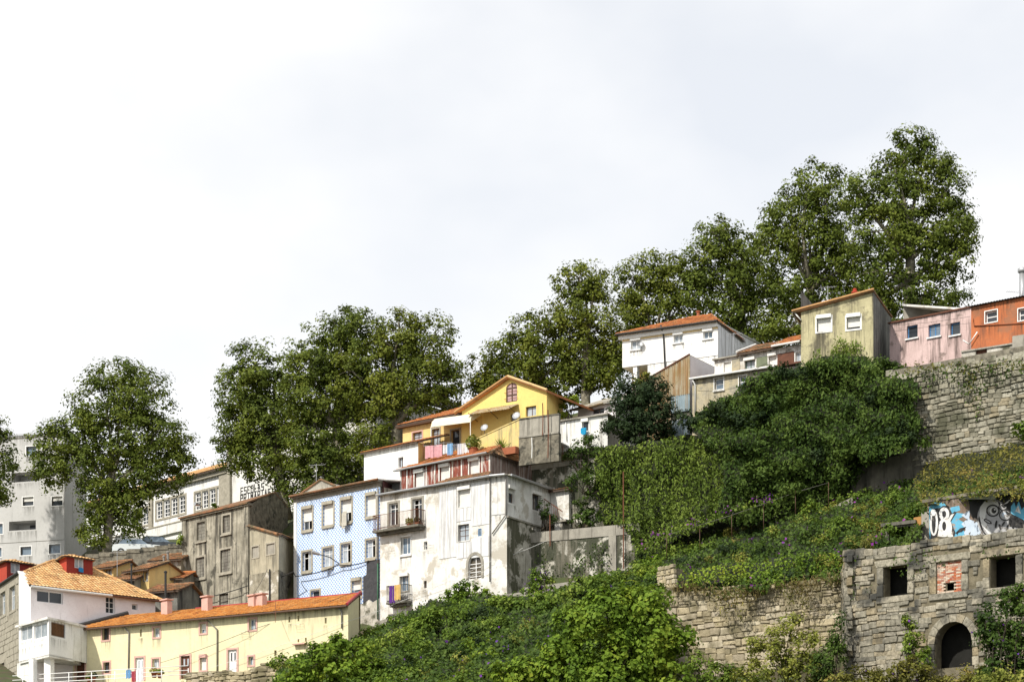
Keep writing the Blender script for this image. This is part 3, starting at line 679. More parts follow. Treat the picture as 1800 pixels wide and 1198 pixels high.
# ================================================================ buildings
TR, TP, TB, TO = [m_tile, m_under], [m_tile_pale, m_under], [m_tile_bright, m_under], [m_tile_old, m_under]
def V2(f, u, out): p = f.A+f.d*u+f.n*out; return (p.x, p.y)
def gable_roof(root, f, zt, D, h, mats, over=.35, side=.25, cap=None, back=True):
    e0, e1 = f.w(-side, zt, over), f.w(f.L+side, zt, over); r0, r1 = f.w(-side, zt+h, -D/2), f.w(f.L+side, zt+h, -D/2)
    r = tile_roof(root, [e0, e1, r1, r0], mats)
    if back: slab(root, [r0, r1, f.w(f.L+side, zt, -D-over), f.w(-side, zt, -D-over)], .12, mats[0], 'rear_roof')
    ridge(r, r0, r1, cap or mats[0])
    return r
def back_plan(f, D): return [V2(f, f.L, 0), V2(f, f.L, -D), V2(f, 0, -D), V2(f, 0, 0)]

# ---- grey apartment block, far left
f = Fac(-130, 182, 113, 178); fr = Fac(113, 178, 152, 186); z0, zt = 22, f.z(30, 766)
R = thing('apartment_block', 'modern grey apartment block with deep loggias at far left', 'apartment block', f.w(f.L/2, z0))
H = []
for (a, b, c, d, bl) in [(40,59,873,888,.5),(91,110,872,888,.45),(36,55,960,975,0),(86,106,956,972,0),(46,64,784,800,0),(-12,5,920,938,0),(-12,3,962,978,0),(-25,-6,876,892,.4)]:
    win(R, f, H, a, b, c, d, m_alu, m_glass_blue if bl == 0 else m_glass, sur=m_white_clean, sw=.08, cols=1, rows=1, blind=m_blind, bf=bl, proud=.02)
for (a, b, c, d) in [(20,68,829.5,846),(16,63,915,931)]:
    u0, u1 = f.u(a), f.u(b); H.append((u0, u1, f.z((a+b)/2, d), f.z((a+b)/2, c)))
    zz0, zz1 = f.z((a+b)/2, d), f.z((a+b)/2, c)
    mb = MB(); I = -1.6
    mb.face([f.w(u0,zz0,I), f.w(u1,zz0,I), f.w(u1,zz1,I), f.w(u0,zz1,I)])
    mb.face([f.w(u0,zz0,0), f.w(u1,zz0,0), f.w(u1,zz0,I), f.w(u0,zz0,I)]); mb.face([f.w(u0,zz1,I), f.w(u1,zz1,I), f.w(u1,zz1,0), f.w(u0,zz1,0)])
    mb.face([f.w(u0,zz0,I), f.w(u0,zz1,I), f.w(u0,zz1,0), f.w(u0,zz0,0)]); mb.face([f.w(u1,zz0,0), f.w(u1,zz1,0), f.w(u1,zz1,I), f.w(u1,zz0,I)])
    lg = mb.build('loggia', m_greyblock, R)
    mb = MB(); mb.fbox(f, u0+(u1-u0)*.45, u1-.1, zz0+.05, zz1-.1, I+.002, I+.06); mb.build('door', m_glass, lg)
wall(R, f, z0, zt, H, m_greyblock, rev=.12)
wall(R, fr, z0, zt, [], m_greyblock)
b = fr.B; closed(R, [tuple(fr.B), (fr.B.x-3, 200), (f.A.x-4, 200), tuple(f.A)], z0, zt, m_greyblock)
mb = MB(); mb.fbox(f, -.1, f.L+.06, zt, zt+.16, -.35, .06); mb.fbox(fr, .07, fr.L, zt, zt+.155, -.35, .055); pr = mb.build('parapet_cap', m_alu, R)
slab(R, [f.w(0,zt-.1,0), f.w(f.L,zt-.1,0), (fr.B.x,fr.B.y,zt-.1), (fr.B.x-3,200,zt-.1), (f.A.x-4,200,zt-.1)], .2, m_conc, 'flat_roof')
mb = MB(); mb.fbox(f, .05, f.L, f.z(60,951)-.02, f.z(60,951)+.02, 0, .015); mb.build('joint_strip', m_conc_dark, R)

# ---- primary school behind the trees
f = Fac(150, 208, 402, 190); z0 = 30; zt = f.z(395, 833); zp = f.z(300, 922)
R = thing('school_wing', 'white school wing with grouped small-paned windows and orange tiled roof', 'school', f.w(f.L/2, z0))
H = []
def school_group(R, f, H, x0, x1, y0, y1, n):
    u0, u1 = f.u(x0), f.u(x1); xc = (x0+x1)/2; a, b = f.z(xc, y1), f.z(xc, y0); w = (u1-u0)/n
    for k in range(n):
        p0, p1 = u0+w*k+.12, u0+w*(k+1)-.12
        H.append((p0, p1, a+.12, b-.12)); mb = MB(); i = -.1
        ring(mb, f, p0, p1, a+.12, b-.12, .1, i-.05, i)
        mb.fbox(f, (p0+p1)/2-.04, (p0+p1)/2+.04, a+.22, b-.22, i-.05, i-.002)
        for q in (.27, .5, .73): z = a+(b-a)*q; mb.fbox(f, p0+.1, p1-.1, z-.035, z+.035, i-.05, i-.004)
        wn = mb.build('window', m_wframe, R)
        mb = MB(); mb.fbox(f, p0+.04, p1-.04, a+.16, b-.16, i-.04, i-.03); mb.build('pane', m_glass, wn)
    mb = MB(); ring(mb, f, u0-.1, u1+.1, a-.1, b+.1, .2, -.03, .05)
    for k in range(1, n): mb.fbox(f, u0+w*k-.1, u0+w*k+.1, a+.1, b-.1, -.03, .05)
    mb.build('window_surround', m_granite, R)
school_group(R, f, H, 274, 327, 874.5, 908, 4); school_group(R, f, H, 342, 393.5, 858.5, 893, 4)
school_group(R, f, H, 236, 262, 893, 925, 2)
win(R, f, H, 296, 318, 950, 972, m_dframe, m_glass, sur=m_granite, cols=2)
wall(R, f, z0, zt, H, m_white_clean)
mb = MB(); mb.fbox(f, 0, f.L, zp-.9, zp, 0, .25); mb.build('plinth_course', m_white, R)
mb = MB(); mb.fbox(f, 0, f.L, zp, zp+.12, 0, .3); mb.build('string_course', m_granite, R)
mb = MB(); mb.fbox(f, f.u(390)-.2, f.L+.3, z0, zt+.1, .0, .22); mb.build('pilaster', m_granite, R)
mb = MB(); mb.fbox(f, f.u(264), f.u(270), z0, zt, .0, .22); mb.build('pilaster', m_granite, R)
mb = MB(); mb.fbox(f, -.2, f.L+.4, zt, zt+.35, -.2, .35); mb.fbox(f, -.2, f.L+.5, zt+.35, zt+.5, -.2, .6); mb.build('cornice', m_granite, R)
r = tile_roof(R, [f.w(-.3,zt+.5,.65), f.w(f.L+.5,zt+.5,.65), f.w(f.L-3,zt+2.9,-5), f.w(0,zt+2.9,-5)], TP); ridge(r, f.w(0,zt+2.9,-5), f.w(f.L-3,zt+2.9,-5), m_tile_pale)
ridge(r, f.w(f.L+.5,zt+.5,.65), f.w(f.L-3,zt+2.9,-5), m_tile_pale)
closed(R, back_plan(f, 10), z0, zt+.3, m_white)
g = Fac(403, 188.5, 712, 172.5); zt = g.z(600, 738); z0 = 31
R = thing('school_main_block', 'tall white school block with black wall lettering half hidden behind big plane trees', 'school', g.w(g.L/2, z0))
H = []
for (a, b, c, d) in [(655,668,752,786),(674,687,748,782),(640,650,757,790),(622,633,830,862),(590,603,840,872),(690,703,745,776),(560,573,775,808),(530,543,784,816)]:
    win(R, g, H, a, b, c, d, m_wframe, m_glass, sur=m_granite, cols=2, rows=3, sw=.2)
wall(R, g, z0, zt, H, m_white)
mb = MB(); mb.fbox(g, -.1, g.L+.3, zt, zt+.5, -.2, .4); mb.build('cornice', m_granite_dark, R)
mb = MB(); mb.fbox(g, 0, g.u(408), z0, zt, 0, .3); mb.build('pilaster', m_granite, R); mb = MB(); mb.fbox(g, g.L-1, g.L, z0, zt, 0, .3); mb.build('pilaster', m_granite, R)
closed(R, back_plan(g, 12), z0, zt+.4, m_white)
tile_roof(R, [g.w(-.3,zt+.5,.7), g.w(g.L+.3,zt+.5,.7), g.w(g.L-4,zt+3.2,-6), g.w(4,zt+3.2,-6)], [m_roofdark, m_roofdark])
tile_roof(R, [g.w(g.L+.3,zt+.5,.7), g.w(g.L+.3,zt+.5,-12.7), g.w(g.L-4,zt+3.2,-6)], [m_roofdark, m_roofdark])
def letters(R, f, txt, px, py, h, mat):           # black wall lettering as thin raised strokes
    G = {'E':[(0,0,0,1),(0,1,.6,1),(0,.5,.5,.5),(0,0,.6,0)],'S':[(.6,1,0,1),(0,1,0,.5),(0,.5,.6,.5),(.6,.5,.6,0),(.6,0,0,0)],'C':[(.6,1,0,1),(0,1,0,0),(0,0,.6,0)],
         'O':[(0,0,0,1),(0,1,.6,1),(.6,1,.6,0),(.6,0,0,0)],'L':[(0,0,0,1),(0,0,.55,0)],'A':[(0,0,.3,1),(.3,1,.6,0),(.12,.4,.48,.4)],'P':[(0,0,0,1),(0,1,.6,1),(.6,1,.6,.5),(.6,.5,0,.5)],
         'R':[(0,0,0,1),(0,1,.6,1),(.6,1,.6,.5),(.6,.5,0,.5),(.2,.5,.6,0)],'I':[(.3,0,.3,1)],'M':[(0,0,0,1),(0,1,.3,.4),(.3,.4,.6,1),(.6,1,.6,0)]}
    u = f.u(px); z = f.z(px, py)
    for ch in txt:
        if ch in G:
            mb = MB()
            for i, (a, b, c, d) in enumerate(G[ch]):
                A, B = Vector((u+a*h*.8, z+b*h)), Vector((u+c*h*.8, z+d*h)); t = (B-A).normalized()*.05; nn = Vector((-t.y, t.x))*1.0
                mb.fprism(f, [tuple(A-t-nn), tuple(B+t-nn), tuple(B+t+nn), tuple(A-t+nn)], .005, .02+i*.0015)
            mb.build('letter', m_dark, R)
        u += h*.8
letters(R, g, 'ESCOLAS', 423.5, 869, .62, m_dark); letters(R, g, 'PRIMARIAS', 423, 881.5, .62, m_dark)

# ---- street level by the school: retaining wall and parked cars
f = Fac(150, 169, 345, 168); zt = f.z(260, 972)
R = thing('retaining_wall', 'rough dark stone retaining wall below the parked cars', 'wall', f.w(f.L/2, 26))
wall(R, f, 25.5, [(0, f.z(150, 978)), (f.L*.5, f.z(250,968)), (f.L, f.z(345, 954))], [], m_rubble, 'wall_face')
mb = MB()
for k in range(8):
    a, b = f.L*k/8, f.L*(k+1)/8-.02; z = f.z(150,978)+(f.z(345,954)-f.z(150,978))*k/8
    mb.fbox(f, a, b, z-.12, z+.22, -.5, .06)
mb.build('coping', m_rubble, R)
f2 = Fac(140, 171, 345, 170)
mb = MB(); zz = 29.6
mb.face([P(150,984,169.3), P(345,960,168.3), P(345,956,178), P(150,978,180)]); o = mb.build('street', m_asph); o['kind'] = 'structure'
def car(px, py, Y, label, c, rot):
    p = P(px, py, Y); R = thing('parked_car', label, 'car', p, 'cars parked above the retaining wall')
    A = Fac(0,0,0,0, world=((p.x-math.cos(rot)*2.1, p.y-math.sin(rot)*2.1), (p.x+math.cos(rot)*2.1, p.y+math.sin(rot)*2.1)))
    pm = Mflat('car_paint', c, .25, .5); z = p.z; mb = MB(); L_ = A.L
    prof = [(0,.35),(L_,.35),(L_,.8),(L_-.15,.92),(L_-1.05,1.0),(L_-1.2,1.0),(.55,1.02),(.1,.95),(0,.75)]
    mb.fprism(A, [(u, z+h) for u, h in prof], -.85, .85); mb.build('body', pm, R)
    mb = MB(); mb.fprism(A, [(.45,z+1.0),(L_-1.15,z+1.0),(L_-1.75,z+1.42),(.95,z+1.44)], -.74, .74); cb = mb.build('cabin_glass', m_glass_blue, R)
    mb = MB(); mb.fprism(A, [(.85,z+1.42),(L_-1.65,z+1.40),(L_-1.8,z+1.5),(1.0,z+1.52)], -.72, .72); mb.build('roof_panel', pm, R)
    for u in (.75, L_-.8):
        for o_ in (-.8, .8):
            q = A.w(u, z+.32, o_); mb = MB(); nn = Vector((A.n.x, A.n.y, 0)); mb.tube([q-nn*.1, q+nn*.1], .32, 14); wh = mb.build('wheel', m_dark, R)
            mb = MB(); mb.tube([q-nn*.115, q+nn*.115], .18, 10); mb.build('rim', m_alu, wh)
    for o_ in (-.6, .6):
        mb = MB(); mb.fbox(A, -.03, .02, z+.62, z+.76, o_-.16, o_+.16); mb.build('headlight', m_glass_pale, R)
car(243, 979, 171.5, 'white car parked above the stone wall, left of the two', (.62, .66, .66), .05)
car(281, 975, 172.5, 'dark car parked above the stone wall, right of the white one', (.04, .05, .06), .08)

# ---- small tiled houses below the retaining wall
def little(name, label, pa, Ya, pb, Yb, ztop, zbot, wm, D=4, h=.9, mats=TO, wins=(), side=None):
    f = Fac(pa, Ya, pb, Yb); zt = f.z((pa+pb)/2, ztop); z0 = f.z((pa+pb)/2, zbot)
    R = thing(name, label, 'house', f.w(f.L/2, z0), 'small tiled houses below the stone wall'); H = []
    for w in wins: win(R, f, H, *w, m_bframe, m_glass_pale, sur=m_conc, sw=.06)
    wall(R, f, z0, zt, H, wm); closed(R, back_plan(f, D), z0, zt, wm)
    e0, e1, r0, r1 = f.w(-.3,zt,.4), f.w(f.L+.3,zt,.4), f.w(-.3,zt+h,-D/2), f.w(f.L+.3,zt+h,-D/2)
    rf = tile_roof(R, [e0, e1, r1, r0], mats); slab(R, [r0, r1, f.w(f.L+.3,zt,-D-.2), f.w(-.3,zt,-D-.2)], .1, mats[0], 'rear_roof'); ridge(rf, r0, r1, mats[0])
    mb = MB()
    for u, o in ((f.L, 0), (0, 0)): mb.face([f.w(u,zt,0), f.w(u,zt,-D), f.w(u,zt+h*.97,-D/2)])
    mb.build('gable', wm, R); return R, f
little('small_house', 'yellow cottage with curtained window beside the red dormer', 164, 163, 199, 162, 999, 1030, m_ochre, wins=[(183,196,1000,1012)])
little('small_house', 'yellow house with deep eaves and brown side window below stone wall', 224, 162, 262, 160.5, 1003, 1042, m_ochre, wins=[(268-15,268-8,1004,1020)])
little('small_house', 'low cottage with rusty orange roof left of the thin dark post', 202, 160.5, 236, 160, 1020, 1045, m_conc)
little('small_house', 'cottage with broad mossy tile roof nearest the derelict house', 259, 159, 312, 158, 1040, 1075, m_greywall, mats=TO)
little('small_house', 'pale cottage with rough wall tucked against the derelict house', 268, 166, 318, 165, 985, 1030, m_rubble_light, wins=[(307,313,998,1006)])
little('small_house', 'little hut with orange tiled roof between the pale cottage and mossy roof', 280, 163, 320, 162.5, 1018, 1045, m_conc, mats=TR)
for (px, py, py2, Y, r, lab, mt) in [(231,992,1030,158.8,.07,'thin dark post rising among the small tiled houses',m_dark),(291,1005,1040,157,.09,'thick dark post in front of mossy cottage roof',m_dark),(295,970,1002,163.8,.1,'tall grey flue pipe against the stone retaining wall',m_pipe),(288,978,1002,163.6,.08,'short grey flue pipe left of the tall one',m_pipe)]:
    mb = MB(); a, b = P(px,py2+12,Y), P(px,py,Y); mb.tube([a, b], r, 8); mb.lathe(b, [(r*1.5,-.05),(r*1.6,.05),(r*.6,.12)], 8); solo(mb, 'post' if 'post' in lab else 'flue_pipe', mt, lab, 'post' if 'post' in lab else 'flue')

# ---- house with red dormers, far left
fs, fw_, fr = Fac(-60, 169.5, 33, 152), Fac(33, 152, 54, 150), Fac(54, 150, 273, 157); z0 = 16.5
zs, ze = fs.z(33, 1007), fr.z(54, 1029)
R = thing('dormer_house', 'white house with tiled hip roof and red dormers, glazed bay below', 'house', fr.w(2, z0))
H = []
for (a, b, c, d) in [(1,10,1040,1080),(17,27,1030,1072)]: win(R, fs, H, a, b, c, d, m_wframe, m_glass_pale, sur=m_granite, cols=2, sw=.2, transom=.65)
for (a, b, c, d) in [(-22,-10,1050,1092),(0,8,1165,1190)]: win(R, fs, H, a, b, c, d, m_wframe, m_glass, sur=m_granite, cols=2, sw=.2)
wall(R, fs, z0, zs, H, m_granite, label='granite block side wall')
mb = MB(); rs_ = random.Random(4); z = z0
while z < zs-.35:
    h = rs_.uniform(.38, .55); u = rs_.uniform(-.5, 0)+8
    while u < fs.L-.3:
        w = rs_.uniform(.7, 1.3); a, b = max(0, u), min(fs.L-.05, u+w)
        if not any(a < q[1]+.25 and b > q[0]-.25 and z < q[3]+.25 and z+h > q[2]-.25 for q in H): mb.fbox(fs, a+.02, b-.02, z+.02, min(z+h, zs)-.02, .002, rs_.uniform(.03, .07))
        u += w
    z += h
bl = mb.build('granite_blocks', m_granite, R); bl['kind'] = 'stuff'
zpk = fw_.z(36, 1005)
wall(R, fw_, z0, [(0, zpk), (fw_.L, ze)], [], m_white_clean)
mb = MB(); mb.fprism(fw_, [(-.05, zpk+.02), (fw_.L+.1, ze+.02), (fw_.L+.1, ze+.16), (-.05, zpk+.16)], -.4, .08); mb.build('verge_cap', m_wpipe, R)
H = []
win(R, fr, H, 65, 111, 1038, 1059, m_wframe, m_glass, cols=2, rows=1, fw=.07)
win(R, fr, H, 186, 202, 1048, 1077, m_wframe, m_glass, cols=2, rows=3)
win(R, fr, H, 232, 242, 1061, 1071, m_wframe, m_glass, cols=1)
wall(R, fr, z0, ze, H, m_lilac)  # white wall on the shaded side, tinted for it
closed(R, [tuple(fr.B), (fr.B.x-4, 172), (fs.A.x, 172), tuple(fs.A)], z0, ze, m_white)
e0, e1 = fr.w(-.35, ze, .4), fr.w(fr.L+.4, ze, .4)
nrm = (e1-e0).cross(P(110, 986, 158)-e0).normalized()
rL, rR = plane_hit(93, 985, e0, nrm), plane_hit(150, 993, e0, nrm)
wl = plane_hit(45, 1004, e0, nrm)
r = tile_roof(R, [e0, e1, rR, rL, wl], TP, cw=.3, rh=.42)
ridge(r, e1, rR, m_tile_pale, .15); ridge(r, wl, rL, m_tile_pale, .15); ridge(r, rL, rR, m_tile_pale, .15)
bk = Vector((-1.5, 9, -2.5)); slab(R, [rL, rR, e1+Vector((0,7,0)), Vector((fs.A.x,171,ze)), Vector((fs.A.x+1,fs.A.y,zs))], .1, m_tile_pale, 'rear_roof')
mb = MB(); mb.tube([fr.w(-.2,ze-.1,.45), fr.w(fr.L*.62,ze-.1,.45)], .09, 8); mb.build('gutter', m_wpipe, R)
mb = MB(); mb.tube([fr.w(fr.L*.62,ze-.12,.42), fr.w(fr.L+.3,ze-.12,.42)], .07, 8); mb.build('gutter', m_brownwood, R)
mb = MB(); mb.tube([fs.w(0,zs+.02,.12), fs.w(fs.L,zs+.02,.12)], .1, 8); mb.build('gutter', m_dark, R)
def dormer(pl, Yl, pc, Yc, pr_, Yr, ytop, ybot, wx, wy, pk):
    a, b = Fac(pl, Yl, pc, Yc), Fac(pc, Yc, pr_, Yr); zt, zb = b.z(pc, ytop), b.z(pc, ybot); H = []
    mb = MB(); mb.face([a.w(0,zb), a.w(a.L,zb), a.w(a.L,zt), a.w(0,zt)]); d = mb.build('dormer', m_redorange, R)
    win(d, b, H, wx[0], wx[1], wy[0], wy[1], m_wframe, m_glass_pale, cols=2, inset=.05, name='dormer_window')
    wall(d, b, zb, zt, H, m_red_shaded, 'dormer_front', rev=.1)
    e = Vector((0,0,zt)); c0, c1, c2 = a.w(-.2,zt,.2), b.w(-.15,zt,.25), b.w(b.L+.2,zt,.2); c1 = b.w(-.2, zt, .25)+Vector((a.n.x,a.n.y,0))*.2
    c3 = a.w(-.2, zt, .2)+(c2-c1); p = (c0+c2)/2+Vector((0,0,pk))
    mb = MB(); mb.face([a.w(0,zb), a.w(0,zt), b.w(b.L,zt)+(a.w(0,zt)-b.w(0,zt)), b.w(b.L,zb)+(a.w(0,zb)-b.w(0,zb))]); mb.face([b.w(b.L,zb), b.w(b.L,zb)+(a.w(0,zb)-b.w(0,zb)), b.w(b.L,zt)+(a.w(0,zt)-b.w(0,zt)), b.w(b.L,zt)])
    mb.build('dormer_side', m_redorange, d)
    mb = MB()
    for q in ((c0,c1,p),(c1,c2,p),(c2,c3,p),(c3,c0,p)): mb.face(q)
    mb.face([c0,c3,c2,c1]); mb.build('dormer_roof_deck', m_tile_pale, d)
    for (x, y) in ((c0,c1),(c1,c2)): tile_roof(d, [x, y, p], TP, 'dormer_roof', cw=.28, rh=.36, thick=.06)
    return d
dormer(97, 158, 117, 155.3, 163, 157, 977.5, 1022, (131,147), (979,998), .5)
dormer(-14, 160.5, 12, 157.5, 66, 159.5, 986, 1024, (19,35), (989,1007), .55)
towel = MB(); q = Fac(117, 155.2, 163, 156.9); towel.fbox(q, q.u(138), q.u(145), q.z(141,1004), q.z(141,997), .02, .05); towel.fbox(q, q.u(139.5), q.u(146), q.z(141,1005), q.z(141,998), .052, .07)
solo(towel, 'towel', cloth('blue_towel', (.03, .22, .5)), 'blue towel hanging out of the red dormer window', 'towel')
# glazed bay on pillars
b1, b2 = Fac(33, 151.3, 86, 147), Fac(86, 147, 128, 149.8); zb, zsil, zhd, ztp = b1.z(86,1151), b1.z(86,1123), b1.z(86,1093), b1.z(86,1084)
H1, H2 = [], []
win(R, b1, H1, 37, 57, 1099.5, 1124, m_wframe, m_glass_pale, cols=2, inset=.06, name='bay_window'); win(R, b1, H1, 60, 83, 1096, 1120.5, m_wframe, m_glass_pale, cols=2, inset=.06, name='bay_window')
win(R, b2, H2, 90, 115, 1094, 1119, m_alu, M('brown_pane', (.12,.06,.03), (.08,.04,.02), 2, rough=.3), cols=1, inset=.06, name='bay_window')
wall(R, b1, zb+1.0, ztp-.15, H1, m_white_clean, 'bay_wall', rev=.1); wall(R, b2, zb, ztp-.15, H2, m_white_clean, 'bay_wall', rev=.1)
wall(R, b1, zb-.0, zb+1.0, [], m_white_clean, 'bay_parapet', out=.0)
slab(R, [b1.w(-.1,ztp,.25), b1.w(b1.L,ztp,.25)+Vector((.15,-.12,0)), b2.w(b2.L+.1,ztp,.2), fr.w(6.5,ztp,-.1), fr.w(0,ztp,-.1)], .16, m_white_old, 'bay_roof')
slab(R, [b1.w(0,zb+.1,0), b1.w(b1.L,zb+.1,0), b2.w(b2.L,zb+.1,0), fr.w(4.5,zb+.1,.0), fr.w(0,zb+.1,.05)], .2, m_white_old, 'bay_floor')
closed(R, [tuple(b2.B), (fr.w(6.4,0).x, fr.w(6.4,0).y)], zb, ztp-.15, m_white)
for (a, b) in [(49,60),(75,91)]:
    mb = MB(); pc = P((a+b)/2, 1198, 148.2); w = (b-a)/2/F*148.2*.8; q = Fac(0,0,0,0, world=((pc.x-w,pc.y+w*.5),(pc.x+w,pc.y-w*.5))); mb.fbox(q, 0, q.L, 15.8, zb-.1, -.45, 0); mb.build('pillar', m_white_clean, R)
mb = MB(); q = Fac(30, 151.9, 50, 150.2); mb.fbox(q, 0, q.L, 15.8, zb, -.3, 0); mb.build('pier', m_white, R)

# ---- long pale yellow terrace
f = Fac(128, 152.3, 612, 140); z0 = 15.6; zt = f.z(612, 1064)
R = thing('yellow_terrace', 'long pale yellow terraced house with bright orange tiled roof', 'house', f.w(f.L/2, z0)); H = []
for (a, b, c, d, pn) in [(180,192,1102,1124,m_glass),(270,281,1102,1119,m_glass_pale),(352,363,1095,1112,m_glass_blue),(438,450,1087,1106,m_glass_blue),(182,193,1163,1182,m_glass),(268,280,1157,1173,m_glass_pale),(437,446,1153,1168,m_glass_blue)]:
    win(R, f, H, a, b, c, d, m_wframe if pn != m_glass else m_bframe, pn, sur=m_pinktrim, sw=.13, cols=2, blind=m_blind if a == 352 else None, bf=.6)
win(R, f, H, 352, 363, 1154, 1177, m_wframe, None, sur=m_pinktrim, sw=.13, cols=1, blind=m_blind, bf=1, box=m_pinktrim)
for (a, b, c, d) in [(246,249,1105,1118),(507,510,1083,1093),(523,526,1081,1091),(571,574,1085,1095),(523,526,1122,1128),(536,539,1120,1127),(482,486,1142,1151)]:
    win(R, f, H, a, b, c, d, m_dframe, m_glass, cols=1, fw=.02, name='vent_window')
door(R, f, H, 134, 149, 1163, 1196, m_brownwood, m_bframe, sur=m_pinktrim); door(R, f, H, 238.5, 253, 1155, 1196, m_wframe, m_wframe, glass=m_glass_pale, sur=m_pinktrim, label='white glazed door')
door(R, f, H, 318, 334, 1152, 1192, m_brownwood, m_bframe, glass=m_glass_pale, sur=m_pinktrim); door(R, f, H, 401, 416.5, 1141, 1184, m_wframe, m_wframe, glass=m_glass, sur=m_pinktrim, label='white panelled door with dark glass')
wall(R, f, z0, zt, H, m_yellow_pale)
fe = Fac(612, 140, 632, 144.0); hR = 1.45; D = 7.2
wall(R, fe, z0, [(0, zt), (fe.L, zt+hR-.15)], [], m_yellow_pale)
closed(R, [tuple(fe.B), V2(f, f.L-3.8, -D), V2(f, 0, -D), V2(f, 0, 0)], z0, zt, m_yellow_pale)
e0, e1, r1, r0 = f.w(0.1, zt, .4), f.w(f.L+.15, zt, .4), f.w(f.u(631), zt+hR, -D/2), f.w(0.1, zt+hR, -D/2)
r1 = f.w(f.L-1.35, zt+hR, -D/2)
nrm = (e1-e0).cross(r1-e0).normalized(); rl = plane_hit(258, 1069, e0, nrm); rl = r0+(r1-r0)*((rl-r0).dot((r1-r0).normalized())/(r1-r0).length)
r = tile_roof(R, [e0, e1, r1, rl], TB, cw=.22, rh=.34, amp=.045)
mb = MB(); mb.fbox(f, f.u(262)+1.5, f.L-1.35, zt+hR-.08, zt+hR+.12, -D/2-.25, -D/2); mb.build('red_ridge_wall', m_redridge, r)
mb = MB(); a, b = e1+Vector((0,0,.05)), r1+Vector((0,0,.12)); mb.tube([a, b], .11, 8); mb.build('verge_cap', m_redridge, r)
mb = MB(); mb.tube([e0+Vector((0,-.05,-.08)), e1+Vector((0,-.05,-.08))], .075, 8); mb.build('gutter', m_bframe, R)
slab(R, [rl, r1, f.w(f.L-3.95,zt,-D-.3), f.w(0,zt,-D-.3), f.w(0,zt+.3,-1)], .1, m_tile_bright, 'rear_roof')
mb = MB(); mb.tube([e0+Vector((-.1,.1,.1)), rl+Vector((0,0,.15))], .2, 6); mb.build('verge_flashing', m_dark, r)
for (a, b, c, d) in [(283,294,1053,1072),(354,365,1047,1068),(436,446,1045,1062),(447,461,1043,1061)]:
    q = Fac(a, f.Y(a)+3.0, b, f.Y(b)+2.7); zb, ztt = q.z(a, d), q.z(a, c); mb = MB()
    mb.fbox(q, 0, q.L, zb-.4, ztt-.22, -.45, 0); ch = mb.build('chimney', m_pinktrim, r)
    mb = MB(); mb.fbox(q, .05, q.L-.05, ztt-.22, ztt-.1, -.38, -.06); mb.fbox(q, -.08, q.L+.08, ztt-.1, ztt, -.53, .08); mb.build('chimney_cap', m_pinktrim, ch)
for pts in [[(221,1098),(228,1112),(227,1178)],[(364,1085),(383,1106),(383,1183)],[(597,1066),(602,1074),(602,1104)]]:
    pipe(R, [f.w(f.u(x), f.z(x, y), .3 if i == 0 else .09) for i, (x, y) in enumerate(pts)], .06, m_pipe)
mb = MB(); mb.fbox(f, f.u(518), f.u(540), f.z(529,1131)-.06, f.z(529,1131)+.02, 0, .35); mb.build('ledge', m_pinktrim, R)
mb = MB(); mb.face([f.w(f.L-1.35,z0,-D/2), f.w(f.L-3.8,z0,-D), f.w(f.L-3.8,zt,-D), f.w(f.L-1.35,zt+hR-.15,-D/2)]); mb.build('rear_gable', m_yellow_pale, R)
# terrace railing, washing, pots
slabz = P(200, 1200, 147).z
mb = MB(); mb.face([P(20,1212,143.5), P(345,1201,141.5), f.w(f.u(345),slabz,.02), f.w(0,slabz,.02), P(20,1200,151)]); o = mb.build('terrace_paving', m_conc); o['kind'] = 'structure'
g = Fac(22, 149.5, 331, 143.2)
R = thing('railing', 'white tubular terrace railing in front of the yellow house', 'railing', g.w(g.L/2, slabz-.3)); posts = [40, 83, 121, 161, 202, 234, 284, 331]
for px in posts: pipe(R, [g.w(g.u(px), slabz-.3), g.w(g.u(px), g.z(px, 1184-(px-83)*.041)+.02)], .035, m_wframe, 'post')
for dz in (0, -.33, -.62): pipe(R, [g.w(0, g.z(83,1183)+dz-.02), g.w(g.L, g.z(83,1183)+dz-.02)], .028, m_wframe, 'rail')
for (x0, x1, y0, y1, c, nm, lab, o) in [(222,231,1177,1192,(.12,.3,.55),'towel','blue cloth over the white terrace railing',.02),(232,239,1179,1198,(.4,.05,.08),'towel','dark red cloth over the white terrace railing',.03),(240,252,1176,1198,(.75,.75,.78),'sheet','white sheet draped over the terrace railing',.025),(52,63,1185,1196,(.5,.3,.06),'towel','mustard cloth over railing below the glazed bay',.02)]:
    mb = MB()
    n = 6; ua, ub = g.u(x0), g.u(x1); ZA, ZB = g.z(x0,y0), g.z(x0,y1)
    for k in range(n):
        a, b = ua+(ub-ua)*k/n, ua+(ub-ua)*(k+1)/n; wv = .03*math.sin(k*2.1)
        mb.fbox(g, a, b+.002, ZB+.04*(k%2), ZA, o+wv, o+wv+.03)
    solo(mb, nm, cloth(nm+'_cloth', c), lab, nm)
def pot(px, py, Y, r, label, plant=None, mat=None, grp=None):
    b = P(px, py, Y); R = thing('potted_plant', label, 'potted plant', b, grp); mb = MB(); mb.lathe(b, [(r*.7,0),(r,r*1.5),(r*1.1,r*1.5),(r*1.1,r*1.75),(r*.9,r*1.75)], 12); mb.build('pot', m_terra, R, True)
    n = 130; d = RNG.normal(size=(n,3)); d /= np.linalg.norm(d,axis=1,keepdims=True); d[:,2] = abs(d[:,2]); C = np.array(b)+np.array([0,0,r*1.7])+d*np.array([r*1.7,r*1.7,r*2])*RNG.random((n,1))**.4
    V, T = leaves(C, d+RNG.normal(size=(n,3))*.5, .16*(.6+.8*RNG.random(n)), .5); o = np_mesh('foliage', V, T, plant or l_bright, R, b); o['kind'] = 'stuff'
    return R
